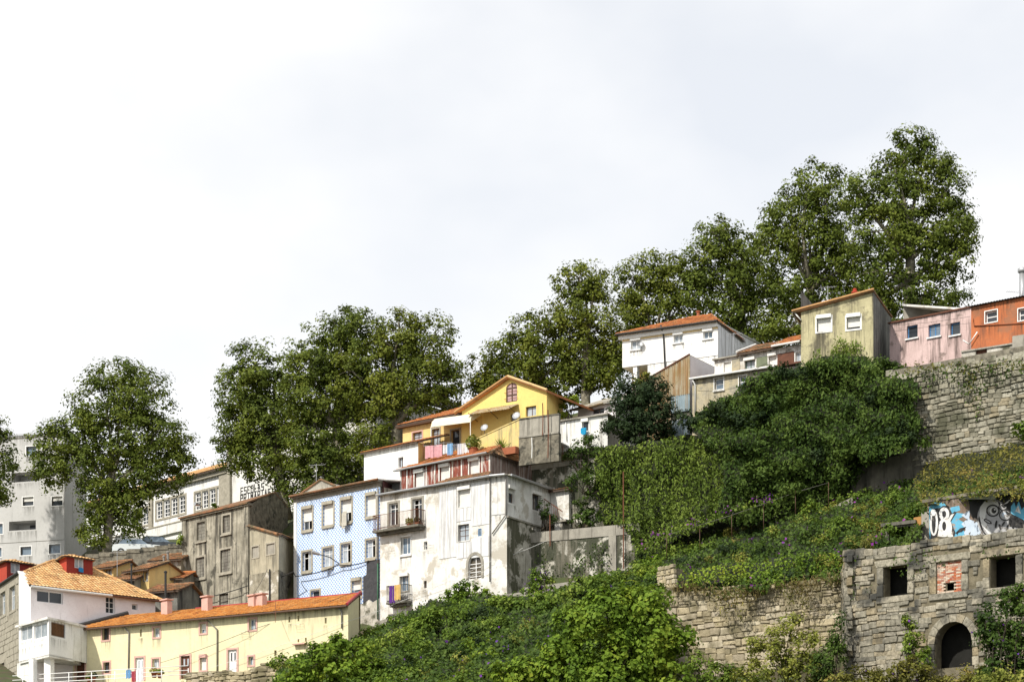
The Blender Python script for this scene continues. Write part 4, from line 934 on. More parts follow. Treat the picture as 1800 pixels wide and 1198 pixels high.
pot(164, 1197, 148.3, .2, 'dark potted plant by the yellow wall near the railing', l_dark); pot(156, 1198, 148.6, .16, 'small potted plant beside the brown door of yellow house', l_ivy)
pot(271, 1190, 145.5, .22, 'potted plant under curtained window of the yellow house', l_light); pot(281, 1191, 145.2, .2, 'leafy pot right of the pale potted plant at terrace', l_bright)

def zrange(poly, u):
    zs = []
    for i in range(len(poly)):
        (a, b), (c, d) = poly[i], poly[(i+1) % len(poly)]
        if (a <= u < c) or (c <= u < a): zs.append(b+(d-b)*(u-a)/(c-a))
    return (min(zs), max(zs)) if len(zs) >= 2 else None
def corr(root, f, poly, mat, name='corrugated_sheet', pitch=.16, amp=.03, out=.03, holes=()):
    mb = MB(); u0 = min(p[0] for p in poly); u1 = max(p[0] for p in poly); n = int((u1-u0)/pitch*4); du = (u1-u0)/n
    for k in range(n):
        a, b = u0+k*du+1e-5, u0+(k+1)*du-1e-5; za, zb = zrange(poly, a), zrange(poly, b)
        if not za or not zb: continue
        oa, ob = out+amp*math.sin(2*math.pi*(a-u0)/pitch), out+amp*math.sin(2*math.pi*(b-u0)/pitch)
        mb.face([f.w(a,za[0],oa), f.w(b,zb[0],ob), f.w(b,zb[1],ob), f.w(a,za[1],oa)], [(a,za[0]),(b,zb[0]),(b,zb[1]),(a,za[1])])
    return mb.build(name, mat, root)

# ---- derelict grey house
f = Fac(321, 166.2, 438, 160); z0 = 22; zt = f.z(438, 887)
R = thing('derelict_house', 'derelict grey house with blocked-up windows and streaked plaster', 'house', f.w(f.L/2, z0)); H = []
m_block = M('block_infill', (.27,.26,.22), (.18,.17,.14), 1.6, streak=(.1,.09,.08), bump=.5)
for (a, b, c, d) in [(347,361,917,948),(392,405,905,935),(344.5,360,979,1014),(388,406,965,1004),(386,402,1043,1062),(342,357,1055,1068)]:
    u0, u1 = f.u(a), f.u(b); xc = (a+b)/2; h = (u0, u1, f.z(xc,d), f.z(xc,c)); H.append(h)
    mb = MB(); rs_ = random.Random(a); z = h[2]
    while z < h[3]-.05:                       # each blocked opening is laid up in blocks
        zz = min(z+.26, h[3]); u = u0
        while u < u1-.02: uu = min(u+rs_.uniform(.35,.5), u1); mb.fbox(f, u+.008, uu-.008, z+.008, zz-.008, -.2, -.11+rs_.uniform(-.012,.012)); u = uu
        z = zz
    w = mb.build('blocked_window', m_block, R)
    mb = MB(); ring(mb, f, u0-.16, u1+.16, h[2]-.16, h[3]+.16, .16, -.03, .05); mb.build('surround', m_granite_dark if c < 950 and a < 380 else m_granite, w)
    mb = MB(); mb.fbox(f, u0-.22, u1+.22, h[2]-.26, h[2]-.162, 0, .13); mb.build('sill', m_granite, w)
wall(R, f, z0, zt, H, m_derelict, rev=.25)
for (a, b) in [(321.5,328),(430,437.5)]:
    mb = MB(); mb.fbox(f, f.u(a), f.u(b), z0, zt-.02, 0, .09); mb.build('corner_pilaster', m_derelict, R)
mb = MB(); mb.fbox(f, -.1, f.L+.1, zt-.05, zt+.15, -.3, .2); mb.build('cornice', m_rubble, R)
fg = Fac(438, 160, 506, 167)
wall(R, fg, z0, [(0, zt), (fg.u(463), fg.z(463,872)), (fg.u(478), fg.z(478,865)), (fg.u(490), fg.z(490,864)), (fg.L, fg.z(505,890))], [], m_rubble, 'gable_wall', label='rubble gable wall with shade put into its colour')  # turned from the sun; the darker rubble colour carries that shade
slab(R, [f.w(-.2,zt+.2,.3), f.w(f.L+.15,zt+.2,.3), fg.w(fg.u(484),fg.z(484,865)+.1,.1), f.w(0,zt+.75,-3.6)], .12, m_tile_old, 'roof')
slab(R, [fg.w(fg.u(484),fg.z(484,865)), fg.w(fg.L,fg.z(505,890)), f.w(0,zt,-8.5), f.w(0,zt+.75,-3.6)], .12, m_tile_old, 'rear_roof')
closed(R, [tuple(fg.B), V2(f,0,-8.5), V2(f,0,0)], z0, zt, m_derelict)
fa, fb = Fac(439, 159.0, 490, 156.6), Fac(490, 156.6, 516, 160.6)
H = []
for (a, b, c, d) in [(443,455,960,979),(469,483,955,973)]:
    u0, u1 = fa.u(a), fa.u(b); h = (u0,u1,fa.z((a+b)/2,d),fa.z((a+b)/2,c)); H.append(h); mb = MB(); mb.fbox(fa, u0, u1, h[2], h[3], -.2, -.06); w = mb.build('blocked_window', m_conc, R)
    mb = MB(); ring(mb, fa, u0-.1, u1+.1, h[2]-.1, h[3]+.1, .1, -.02, .035); mb.build('surround', m_granite, w)
zA, zB, zC = fa.z(439,925), fa.z(490,940), fb.z(515,950); zlow = fa.z(450,1008)
m_anx = M('annex_plaster', (.44,.40,.30), (.34,.31,.23), 1.1, streak=(.15,.14,.11), sth=.58, bump=.5)
wall(R, fa, zlow, [(0,zA),(fa.L,zB)], H, m_anx, 'annex_wall'); wall(R, fb, zlow, [(0,zB),(fb.L,zC)], [], m_anx, 'annex_wall')
wall(R, fa, z0, zlow, [], m_rubble_light, 'annex_base', out=.04); wall(R, fb, z0, zlow, [], m_rubble, 'annex_base', out=.04)
bkA, bkB = fg.w(0, zA+.7), fg.w(fg.L, zC+.7)
tile_roof(R, [fb.w(-.1,zB+.05,.2), fb.w(fb.L,zC+.05,.2), bkB, fa.w(-.1,zA+.08,.2)], TO, 'annex_roof', rh=.5)
mb = MB()
for k in range(9):
    p, q = fa.w(fa.L*k/9, zA+(zB-zA)*k/9+.06, .1), fa.w(fa.L*(k+1)/9, zA+(zB-zA)*(k+1)/9+.06, .1); mb.tube([p, q], .12, 7)
mb.build('verge_tiles', m_tile_old, R)
mb = MB(); mb.tube([fa.w(fa.u(476), z0, .12), fa.w(fa.u(476), fa.z(476,1000), .12)], .06, 7); mb.build('downpipe', m_dark, R)

# ---- blue tiled house
f = Fac(517.5, 158.4, 668, 152.2); z0 = 20.5; zc = f.z(592, 869)
R = thing('blue_tile_house', 'house front of blue and white diamond tiles with stone window surrounds', 'house', f.w(f.L/2, z0)); H = []
zsp = f.z(652, 985); usp = f.u(639)
for i, (a, b, c, d) in enumerate([(532,549,893,930),(568,586,885,922),(600,618,877,916),(644,661,869,906)]):
    win(R, f, H, a, b, c, d, m_wframe, m_glass, sur=m_granite, sw=.16, cols=2, blind=m_blind, bf=[.6,.97,.6,1][i], box=m_granite, sill=m_granite, openhalf='r' if i in (0, 2) else None)
for i, (a, b, c, d) in enumerate([(532,547.5,969,1002),(568,585,962,995),(600,616.5,955,988),(644,660,948,979)]):
    win(R, f, H, a, b, c, d, m_wframe, m_glass_pale, sur=m_granite, sw=.16, cols=2, transom=.68, sill=m_granite, openhalf=['l',None,'r','r'][i])
win(R, f, H, 547, 562, 1037, 1052, m_wframe, m_glass, sur=m_granite, sw=.14, cols=1); win(R, f, H, 619, 634.5, 1019, 1049, m_wframe, m_glass_blue, sur=m_granite, sw=.16, cols=1, blind=m_blind, bf=.55, box=m_granite)
Hb = [h for h in H]
wall(R, f, z0, zc, Hb, m_azul, 'tiled_wall')
mb = MB(); mb.fprism(f, [(usp,f.z(640,1060)),(f.u(650),f.z(650,1052)),(f.u(656),f.z(656,1057)),(f.L-.02,f.z(668,1050)),(f.L-.02,zsp),(usp+.4,zsp),(usp+.35,f.z(642,1010)),(usp,f.z(640,1013))], 0, .05); mb.build('slate_cladding', m_slate, R)
mb = MB(); mb.fprism(f, [(f.u(622),z0+.2),(f.L-.02,z0+.2),(f.L-.02,f.z(668,1051)),(f.u(656),f.z(656,1058)),(f.u(650),f.z(650,1053)),(f.u(641),f.z(641,1060)),(f.u(622),f.z(622,1062))], 0, .06); mb.build('bare_plaster', m_peel, R)
mb = MB(); mb.fbox(f, -.05, f.L+.05, zc, zc+.3, -.2, .08); mb.fbox(f, -.12, f.L+.12, zc+.3, zc+.42, -.2, .3); mb.build('cornice', m_granite_dark, R)
mb = MB(); mb.fbox(f, -.02, .3, z0, zc, 0, .06); mb.build('corner_pilaster', m_white, R)
ztp = zc+.42
slab(R, [f.w(-.15,ztp+.1,.4), f.w(f.L+.15,ztp+.1,.4), f.w(f.L+.1,ztp+.9,-7), f.w(-.1,ztp+.9,-7)], .1, m_white_old, 'roof')
mb = MB(); mb.tube([f.w(-.15,ztp+.05,.42), f.w(f.L+.15,ztp+.05,.42)], .09, 8); mb.build('gutter', m_tile_old, R)
q = Fac(522, 159.6, 590, 157.1); mb = MB(); mb.fprism(q, [(0,q.z(522,876)),(q.L,q.z(590,862)),(q.u(588),q.z(588,855)),(q.u(565),q.z(565,844)),(0,q.z(522,874))], -2.5, 0); gb = mb.build('roof_gable', m_conc, R)
mb = MB(); mb.tube([q.w(-.1,q.z(522,874)+.06,.05), q.w(q.u(565),q.z(565,843)+.04,.05), q.w(q.L,q.z(588,855)+.06,.05)], .09, 7); mb.build('gable_tiles', m_tile_old, gb)
q = Fac(672, 152.2, 702, 158); a0, a1 = q.z(672,868), q.z(672,843)
corr(R, q, [(0,a0),(q.L,a0),(q.L,q.z(702,851)),(0,a1)], m_maroon, 'maroon_side_sheet', pitch=.25)
closed(R, [V2(f,f.L,0), V2(f,f.L,-8), V2(f,0,-8), V2(f,0,0)], z0, zc, m_derelict)
pipe(R, [f.w(f.L-.12, f.z(666,1088), .12), f.w(f.L-.12, f.z(666,990), .12)], .06, m_greenframe); pipe(R, [f.w(f.L-.12, f.z(666,990), .12), f.w(f.L-.12, zc-.1, .12)], .06, m_pipe)
def lamp(px, py, ex, ey, f, label, up=False):
    a = f.fp(ex, ey, 0); b = f.fp(px, py, 1.2); R = thing('street_lamp', label, 'street lamp', a); mid = a.lerp(b, .45)+Vector((0,0,.15))
    pipe(R, [a, mid, b], .035, m_dark, 'arm'); mb = MB(); d = (b-mid).normalized(); q = b+d*.55
    mb.tube([b-d*.05, b+d*.15, q], .1, 8, r2=.16); hd = mb.build('lamp_head', m_alu, R); mb = MB(); mb.tube([q, q+d*.05], .13, 8); mb.build('lens', m_glass_pale, hd)
lamp(581, 977, 596, 990, f, 'grey street lamp on an arm on the blue tiled front')
mb = MB(); mb.fbox(f, f.u(606), f.u(612), f.z(609,929), f.z(609,903), .3, .34); mb.fbox(f, f.u(608), f.u(615), f.z(611,925), f.z(609,900), .35, .38); solo(mb, 'hanging_cloth', cloth('grey_cloth', (.5,.48,.42)), 'grey cloth hanging from upper window of blue tiled house', 'cloth')

# ---- large white house: front, chamfer, side
f, fc, fs = Fac(668.3, 152.15, 864, 145.5), Fac(864, 145.5, 891, 145.0), Fac(891, 145.0, 968, 150.3); z0 = 20; zt = f.z(864, 838)
R = thing('white_house', 'large white weathered house with iron balcony and red peeling attic', 'house', f.w(f.L/2, z0)); H = []
for (a, b, c, d) in [(684,700,884,922),(725.5,742,876,915)]:
    win(R, f, H, a, b, c, d, m_wframe, m_glass, sur=m_conc, sw=.16, cols=2, transom=.75, openhalf='r' if a < 700 else 'l', name='balcony_door')
win(R, f, H, 705, 722, 943, 973, m_wframe, m_glass_blue, sur=m_white, sw=.1, cols=2, sill=m_white); win(R, f, H, 745, 751, 951, 965, m_wframe, m_glass, cols=1, rows=2, fw=.04); win(R, f, H, 745, 750, 1020, 1033, m_bframe, m_glass, cols=1, rows=2, fw=.04)
win(R, f, H, 704, 718, 1011, 1038, m_wframe, m_glass_blue, sur=m_conc, sw=.1, cols=2, box=m_blind); win(R, f, H, 682, 704, 1078, 1090, m_wframe, m_glass_pale, cols=2)
win(R, f, H, 806, 827, 859, 890, m_wframe, None, sur=m_white, sw=.08, cols=1, blind=m_blind, bf=1, box=m_blind, out=.0)
win(R, f, H, 805.5, 825, 921, 950, m_bframe, m_glass_pale, sur=m_white, sw=.06, cols=2, rows=3, fw=.04); win(R, f, H, 840.5, 846.5, 928.5, 941.5, m_blueframe, m_glass_blue, cols=1, fw=.05, inset=.02)
ua, ub = f.u(824), f.u(846.5); zb_, zs_ = f.z(835,1016), f.z(835,990); uc, rr = (ua+ub)/2, (ub-ua)/2
arch = [(ua,zb_),(ub,zb_),(ub,zs_)]+[(uc+rr*math.cos(t), zs_+rr*1.05*math.sin(t)) for t in [math.pi*k/10 for k in range(1,10)]]+[(ua,zs_)]
wall(R, f, z0, zt, H+[arch], m_white_old)
mb = MB(); mb.fprism(f, arch, -.2, -.17); aw = mb.build('arched_window', M('brown_glass', (.10,.08,.05), (.06,.05,.035), 2, rough=.2, spec=.5), R); aw['label'] = 'arched window with white bars'
mb = MB(); mb.fbox(f, uc-.03, uc+.03, zb_, zs_+rr, -.165, -.12)
for k in (.15, .45, .75, 1.0): z = zb_+(zs_-zb_)*k; mb.fbox(f, ua, ub, z-.025, z+.025, -.165, -.125)
mb.build('bars', m_wframe, aw)
mb = MB(); o0 = [(uc+(rr+.0)*math.cos(t), zs_+rr*1.05*math.sin(t)) for t in [math.pi*k/10 for k in range(0,11)]]; o1 = [(uc+(rr+.22)*math.cos(t), zs_+(rr*1.05+.22)*math.sin(t)) for t in [math.pi*k/10 for k in range(0,11)]]
for k in range(10): mb.fprism(f, [o0[k], o1[k], o1[k+1], o0[k+1]], 0, .07)
mb.fbox(f, ua-.22, ua, zb_, zs_, 0, .07); mb.fbox(f, ub, ub+.22, zb_, zs_, 0, .07); mb.build('arch_surround', m_conc, aw)
# corrugated white cladding, panel by panel
cx = [772, 803.5, 829.5, 863.6]
def clad(f, xa, xb, ya, yb, skip):
    u = f.u(xa); ue = f.u(xb); n = max(1, round((ue-u)/.9)); w = (ue-u)/n
    for k in range(n):
        a, b = u+w*k, u+w*(k+1)-.015; xm = (xa+xb)/2
        segs = [(f.z(xm,yb), f.z(xm,ya))]
        for (h0, h1, h2, h3) in skip:
            if a < h1+.1 and b > h0-.1:
                ns = []
                for (p, q) in segs:
                    if h3+.25 < q and h2-.08 > p: ns += [(p, h2-.1), (h3+.25, q)]
                    else: ns.append((p, q))
                segs = ns
        for (p, q) in segs:
            if q-p > .15: corr(R, f, [(a,p),(b,p),(b,q),(a,q)], m_clad, 'cladding_panel', pitch=.11, amp=.012, out=.035)
clad(f, 772, 803, 856, 980, H); clad(f, 803, 829, 850, 980, [h for h in H if h[0] > f.u(800) and h[0] < f.u(810)]); clad(f, 829, 863.5, 846, 978, [h for h in H if h[0] > f.u(836)])
wall(R, fc, z0, fc.z(877,903), [], m_white_old); wall(R, fc, fc.z(877,903), zt, [], m_white_old, 'upper_wall', out=.04); clad(fc, 864.5, 890.5, 838, 904, [])
H = []; win(R, fs, H, 893, 904, 858, 884, m_bframe, m_glass, sur=None, cols=1, rows=2, blind=m_blind, bf=.3, box=m_blind); win(R, fs, H, 935, 950, 868, 897, m_bframe, m_glass, cols=2, box=m_blind)
zo = fs.z(891,906)
wall(R, fs, zo, zt, H, m_white_old, 'side_wall', out=.04)
mb = MB(); mb.fbox(fs, 0, fs.L, zo-.12, zo, -.1, .12); mb.build('floor_band', m_conc, R)
H = [(fs.u(935),fs.u(941),fs.z(938,931),fs.z(938,922))]; wall(R, fs, z0, zo-.1, H, m_peel, 'side_base')
closed(R, [tuple(fs.B), (fs.B.x-3,162), V2(f,0,-8), tuple(f.A)], z0, zt, m_white)
def gut(root, f, a, b, z, o, mt=m_pipe, r=.085): mb = MB(); mb.tube([f.w(a,z,o), f.w(b,z,o)], r, 8); return mb.build('gutter', mt, root)
mb = MB(); mb.fbox(f, -.1, f.L+.1, zt, zt+.1, -.4, .3); mb.fbox(fc, -.05, fc.L+.1, zt+.002, zt+.098, -.4, .28); mb.fbox(fs, 0, fs.L, zt+.004, zt+.096, -.4, .3); mb.build('eave', m_conc, R)
gut(R, f, -.1, f.L+.1, zt+.02, .38, m_alu); gut(R, fc, 0, fc.L, zt+.02, .36, m_alu); gut(R, fs, 0, fs.L, zt+.02, .38, m_alu)
pipe(R, [f.w(f.L-.06,zt-.05,.12), f.w(f.L-.06,f.z(864,1022),.12)], .05, m_pipe); pipe(R, [fc.w(fc.L-.05,zt-.05,.12), fc.w(fc.L-.05,fc.z(890,905),.12), fc.w(.1,fc.z(866,938),.12)], .05, m_pipe)
# attic storey
A, B = Fac(703, 153.9, 862, 147.9), Fac(862, 147.9, 940, 153.8); za0, za1 = zt+.05, A.z(862, 796)
H = []
for (a, b, c, d) in [(729,745,829,856),(773,790,819,847),(825,842,808,836)]: win(R, A, H, a, b, c, d, m_wframe, None, sur=m_white_old, sw=.1, cols=1, blind=m_blind, bf=1, box=m_blind, name='attic_window')
wall(R, A, za0, za1, H, m_redwood, 'attic_wall')
def boards(f, z0, z1, mat, skip, w=.16):
    u = 0; mb = MB(); rs_ = random.Random(5)
    while u < f.L-.05:
        b = min(u+w, f.L)
        if not any(u < h[1]+.1 and b > h[0]-.1 for h in skip): mb.fbox(f, u+.004, b-.004, z0, z1, .0, .02+rs_.uniform(0,.012))
        u = b
    o = mb.build('boards', mat, R); o['kind'] = 'stuff'
boards(A, za0+.3, za1-.02, m_redwood, H, .19)
for x in (705, 716, 750, 765, 796, 812, 848, 861): mb = MB(); mb.fbox(A, A.u(x)-.06, A.u(x)+.06, za0+.3, za1-.01, 0, .06); mb.build('attic_post', m_white_old, R)
H = []; win(R, B, H, 914, 926, 824, 850, m_bframe, m_glass, cols=1, box=m_blind, rows=2, name='attic_window')
wall(R, B, za0, za1, H, m_greywood, 'attic_wall'); boards(B, za0+.05, za1-.02, m_greywood, H, .15)
closed(R, [tuple(B.B), (B.B.x-6, 160), V2(A,0,-7), tuple(A.A)], za0, za1, m_greywood)
mb = MB(); mb.fbox(A, 0, A.L, za0, za0+.32, 0, .1); mb.build('attic_skirting', m_white_old, R)
tile_roof(R, [f.w(f.u(771),zt+.1,.3), f.w(f.L,zt+.1,.3), A.w(A.L,zt+.92,.05), A.w(A.u(790),zt+.92,.05)], TO, 'pent_roof')
ap = A.w(A.L-1.5, za1+2.1, -4.2); al = A.w(3.2, za1+1.9, -4.0)
e0, e1, e2 = A.w(-.3,za1,.4), A.w(A.L,za1,.4)+Vector((.3,0,0)), B.w(B.L*.75,za1,.4)
r = tile_roof(R, [e0, e1, ap, al], TR, 'attic_roof'); r2 = tile_roof(R, [e1, e2, ap], TO, 'attic_roof'); ridge(r, e1, ap, m_tile_old); ridge(r, al, ap, m_tile_old)
slab(R, [al, ap, B.w(B.L*.9,za1,-1), A.w(0,za1,-7.5)], .1, m_tile_old, 'rear_roof'); gut(R, A, -.3, A.L, za1-.02, .45, m_alu, .07)
q = Fac(912, 151.2, 952, 153.6); mb = MB(); mb.fprism(q, [(0,q.z(912,812)),(q.L,q.z(952,796)),(q.L,q.z(952,790)),(0,q.z(912,806))], -2.2, .15); lean = mb.build('lean_to_roof', m_tile_old, R)
mb = MB(); mb.fprism(q, [(.05,q.z(913,850)),(q.L-.05,q.z(950,858)),(q.L-.05,q.z(951,797)),(.05,q.z(913,813))], -2, 0); mb.build('lean_to_wall', m_greywood, R)
# iron balcony and its window balcony below
def balcony(f, x0, x1, ytop, ybot, proj, label, mat, slabm):
    u0, u1 = f.u(x0), f.u(x1); xc = (x0+x1)/2; zb, zt_ = f.z(xc, ybot), f.z(xc, ytop)
    mb = MB(); mb.fbox(f, u0, u1, zb-.16, zb, 0.0, proj); mb.fbox(f, u0+.1, u1-.1, zb-.34, zb-.16, 0, proj*.6); b = mb.build('balcony', slabm, R); b['label'] = label
    mb = MB()
    mb.tube([f.w(u0+.03,zt_,0), f.w(u0+.03,zt_,proj-.04), f.w(u1-.03,zt_,proj-.04), f.w(u1-.03,zt_,0)], .03, 6); mb.build('handrail', mat, b); mb = MB(); mb.tube([f.w(u0+.03,zb+.1,0), f.w(u0+.03,zb+.1,proj-.04), f.w(u1-.03,zb+.1,proj-.04), f.w(u1-.03,zb+.1,0)], .022, 6); mb.build('lower_rail', mat, b)
    n = int((u1-u0)/.13); mb = MB()
    for k in range(n+1):
        u = u0+.03+(u1-u0-.06)*k/n; mb.tube([f.w(u,zb,proj-.04), f.w(u+.03,(zb+zt_)/2,proj-.01), f.w(u-.03,zb+(zt_-zb)*.75,proj-.05), f.w(u,zt_,proj-.04)], .014, 4)
    for k in range(1, 7):
        o = proj*k/7
        for u in (u0+.03, u1-.03): mb.tube([f.w(u,zb,o), f.w(u,zt_,o)], .014, 4)
    sp = mb.build('balusters', mat, b); sp['kind'] = 'stuff'
    return zb, zt_
balcony(f, 667.5, 748, 903, 929, .85, 'rusty iron balcony across two doors', m_rustmetal, m_conc_dark)
zb2, zt2 = balcony(f, 690, 724, 1030, 1058, .75, 'small dark iron balcony', m_dark, m_conc_dark)
for (x0, x1, y0, y1, c, lab, o) in [(696,706,1032,1062,(.10,.03,.22),'purple cloth hanging on the small lower iron balcony',.76),(706,716,1030,1057,(.62,.42,.14),'orange yellow cloth hanging on the small lower iron balcony',.79)]:
    mb = MB(); n = 5; a, b = f.u(x0), f.u(x1)
    for k in range(n): wv = .03*math.sin(k*1.9+x0); mb.fbox(f, a+(b-a)*k/n, a+(b-a)*(k+1)/n+.002, f.z(x0,y1)+.05*(k%2), f.z(x0,y0), o+wv, o+wv+.025)
    solo(mb, 'hanging_cloth', cloth('balcony_cloth', c), lab, 'cloth')
def plantbox(px, py, Y, r, label, mt, n=160, ls=.18):
    b = P(px, py, Y); R = thing('potted_plant', label, 'potted plant', b); mb = MB(); mb.lathe(b, [(r*.45,0),(r*.6,r*.8),(r*.66,r*.8),(r*.6,r*.9)], 12); mb.build('pot', m_terra, R)
    d = RNG.normal(size=(n,3)); d /= np.linalg.norm(d,axis=1,keepdims=True); C = np.array(b)+np.array([0,0,r*1.5])+d*r*RNG.random((n,1))**.4
    V, T = leaves(C, d+RNG.normal(size=(n,3))*.5, ls*(.6+.8*RNG.random(n)), .5); o = np_mesh('foliage', V, T, mt, R, b); o['kind'] = 'stuff'
pp = f.fp(719, 925, .5); plantbox(719, 926, pp.y, .3, 'yellow green potted plant on the rusty balcony', l_light); pp = f.fp(733, 922, .5); plantbox(733, 922.5, pp.y, .26, 'dark potted plant at right end of the rusty balcony', l_dark)
# right addition with outside stair
g = Fac(966, 150.2, 1000, 149.0); zt2_ = g.z(966, 866); H = []
R2 = thing('stair_annex', 'small whitewashed annex with rusty-edged tile roof and outside stair', 'annex', g.w(g.L/2, 24))
wall(R2, g, 23, zt2_, H, m_white_old); q = Fac(1000, 149.0, 1036, 152.5); wall(R2, q, 23, q.z(1020,872), [(q.u(1004),q.u(1010),q.z(1007,885),q.z(1007,872.5))], m_white_old)
tile_roof(R2, [g.w(-1.2,zt2_+.05,.3), g.w(g.L+.2,zt2_+.05,.3), q.w(q.L,zt2_+.9,-1), q.w(q.L,zt2_+.9,-1)+(g.A-g.B).to_3d()*1.6], TO); slab(R2, [g.w(g.L+.2,zt2_+.05,.3), q.w(q.L+.4,zt2_-.15,.3), q.w(q.L,zt2_+.9,-1)], .1, m_tile_old, 'roof_hip')
closed(R2, [tuple(q.B), (q.B.x-2,156), (g.A.x,156), tuple(g.A)], 23, zt2_, m_white)
mb = MB(); zc0, zc1 = g.z(966,921), g.z(966,879)
for k in range(9):
    a = k/9; mb.fbox(g, a*g.L*1.05, (a+.111)*g.L*1.05, g.z(966,926)-.1, g.z(966,884)-(g.z(966,884)-g.z(966,923))*a-.9, .02, .9)
mb.build('stair', m_conc, R2)
mb = MB(); mb.tube([g.w(.05,g.z(966,878),.88), g.w(g.L*1.05,g.z(1000,902),.88)], .035, 6)
for k in range(10): u = .05+g.L*k/9; zz = g.z(966,878)+(g.z(1000,902)-g.z(966,878))*k/9; mb.tube([g.w(u,zz,.88), g.w(u,zz-.95,.88)], .018, 4)
mb.build('stair_railing', m_rustmetal, R2)
slab(R2, [g.w(-.3,g.z(966,922),1.0), g.w(g.L+.5,g.z(966,922),1.0), g.w(g.L+.5,g.z(966,922),.01), g.w(-.3,g.z(966,922),.01)], .15, m_conc, 'landing')
mb = MB(); mb.fbox(g, g.u(988), g.u(998), 23, g.z(966,922)-.15, .3, .9); mb.build('landing_pier', m_white_old, R2)

# ---- low white house with tiled edge behind the blue house
f = Fac(640, 157.3, 735, 153.5); z0 = 32.2; zt = f.z(733, 777)
R = thing('low_white_house', 'low white house with one small window and thin orange tile edge', 'house', f.w(f.L/2, z0)); H = []
win(R, f, H, 700, 709, 803, 821, m_bframe, m_glass_pale, cols=2); wall(R, f, z0, zt, H, m_white_clean)
q = Fac(735, 153.5, 756, 157); wall(R, q, z0, [(0,zt),(q.L,q.z(756,790))], [], m_ochre, 'side_wall')
tile_roof(R, [f.w(-.2,zt,.25), f.w(f.L+.1,zt,.25), f.w(f.L+.1,zt+1.25,-3.5), f.w(-.2,zt+1.25,-3.5)], TR); closed(R, [tuple(q.B), V2(f,0,-4), tuple(f.A)], z0, zt, m_white)
# ---- yellow house with gable
f, w2, s2 = Fac(812, 155.6, 961, 151.4), Fac(708, 159.6, 812, 155.9), Fac(961, 151.4, 990, 156.5); z0 = 35; zL, zR, zP = f.z(812,719), f.z(960,686), f.z(896,664)
R = thing('yellow_house', 'bright yellow gabled house with arched attic window and lower wing', 'house', f.w(f.L/2, z0)); H = []
ua, ub = f.u(889.5), f.u(909); za, zs_ = f.z(899,706), f.z(899,681); uc, rr = (ua+ub)/2, (ub-ua)/2
arch = [(ua,za),(ub,za),(ub,zs_)]+[(uc+rr*math.cos(t), zs_+rr*.75*math.sin(t)) for t in [math.pi*k/8 for k in range(1,8)]]+[(ua,zs_)]
H.append(arch); mb = MB(); mb.fprism(f, arch, -.14, -.11); aw = mb.build('arched_window', m_curtain, R); mb = MB(); mb.fbox(f, uc-.04, uc+.04, za, zs_+rr*.7, -.105, -.06); mb.fbox(f, ua, ua+.07, za, zs_, -.105, -.062); mb.fbox(f, ub-.07, ub, za, zs_, -.105, -.062)
for z in (za+.04, (za+zs_)/2, zs_): mb.fbox(f, ua, ub, z-.04, z+.04, -.105, -.064)
mb.build('frame', m_bframe, aw); mb = MB()
for z in (za+.25, za+.75): mb.tube([f.w(ua-.1,z,.1), f.w(ub+.1,z,.1)], .02, 5)
mb.build('window_bars', m_rustmetal, aw)
win(R, f, H, 924, 942.5, 713.5, 731, m_bframe, m_glass_pale, cols=2); win(R, f, H, 897, 909, 727, 748, m_bframe, m_glass_pale, cols=1, transom=.5, name='door')
wall(R, f, z0, [(0,zL),(f.u(896),zP),(f.L,zR)], H, m_yellow)
wall(R, s2, z0, [(0,zR),(s2.L,s2.z(990,704))], [], m_yellow, 'side_wall')
H = []; win(R, w2, H, 725.5, 742, 759, 776, m_bframe, m_glass_pale, sur=m_pinktrim, sw=.1, cols=2, rows=2); win(R, w2, H, 759.5, 773, 753, 785, m_bframe, m_glass_pale, sur=m_granite, sw=.1, cols=2, transom=.75, name='glazed_door'); win(R, w2, H, 793, 808, 755, 782, m_bframe, m_glass, sur=m_granite, sw=.1, cols=1, name='open_door')
zw = w2.z(812, 728); wall(R, w2, z0, zw, H, m_ochre, 'wing_wall')
tile_roof(R, [w2.w(-.4,zw,.45), w2.w(w2.L,zw,.45), w2.w(w2.L,zw+1.75,-3.6), w2.w(3.6,zw+1.75,-3.6)], TR, 'wing_roof'); mb = MB(); mb.fbox(w2, -.4, w2.L, zw-.22, zw-.1, -.1, .42); mb.build('eave_board', m_bframe, R)
tile_roof(R, [w2.w(-.4,zw,-7), w2.w(-.4,zw,.45), w2.w(3.6,zw+1.75,-3.6)], TR, 'wing_roof')
eL, eR, pk = f.w(-.5,zL-.22,.3), f.w(f.L+.2,zR-.05,.3), f.w(f.u(896),zP+.08,.3); bkv = Vector((-f.n.x, -f.n.y, 0))*8
slab(R, [eL, pk, pk+bkv, eL+bkv], .16, m_tile, 'roof'); slab(R, [pk+Vector((0,0,-.001)), eR, eR+bkv, pk+bkv], .16, m_tile, 'roof')
mb = MB(); mb.tube([eL, pk], .1, 7); mb.tube([pk, eR], .1, 7); mb.build('verge_tiles', m_tile_pale, R)
closed(R, [tuple(s2.B), V2(w2,w2.L,-8), V2(w2,0,-7), tuple(w2.A)], z0, zw, m_yellow)
c0, c1 = f.fp(840,727,.05), f.fp(912,716.5,.05); mb = MB(); n = 36
for k in range(n):
    a, b = c0.lerp(c1, k/n), c0.lerp(c1, (k+1)/n); o = Vector((f.n.x,f.n.y,-.28))*1.5; ha, hb = Vector((0,0,.035*(k%2))), Vector((0,0,.035*((k+1)%2))); mb.face([a+ha+o, b+hb+o, b+hb+Vector((0,0,.3)), a+ha+Vector((0,0,.3))])
mb.build('corrugated_canopy', m_rust, R)
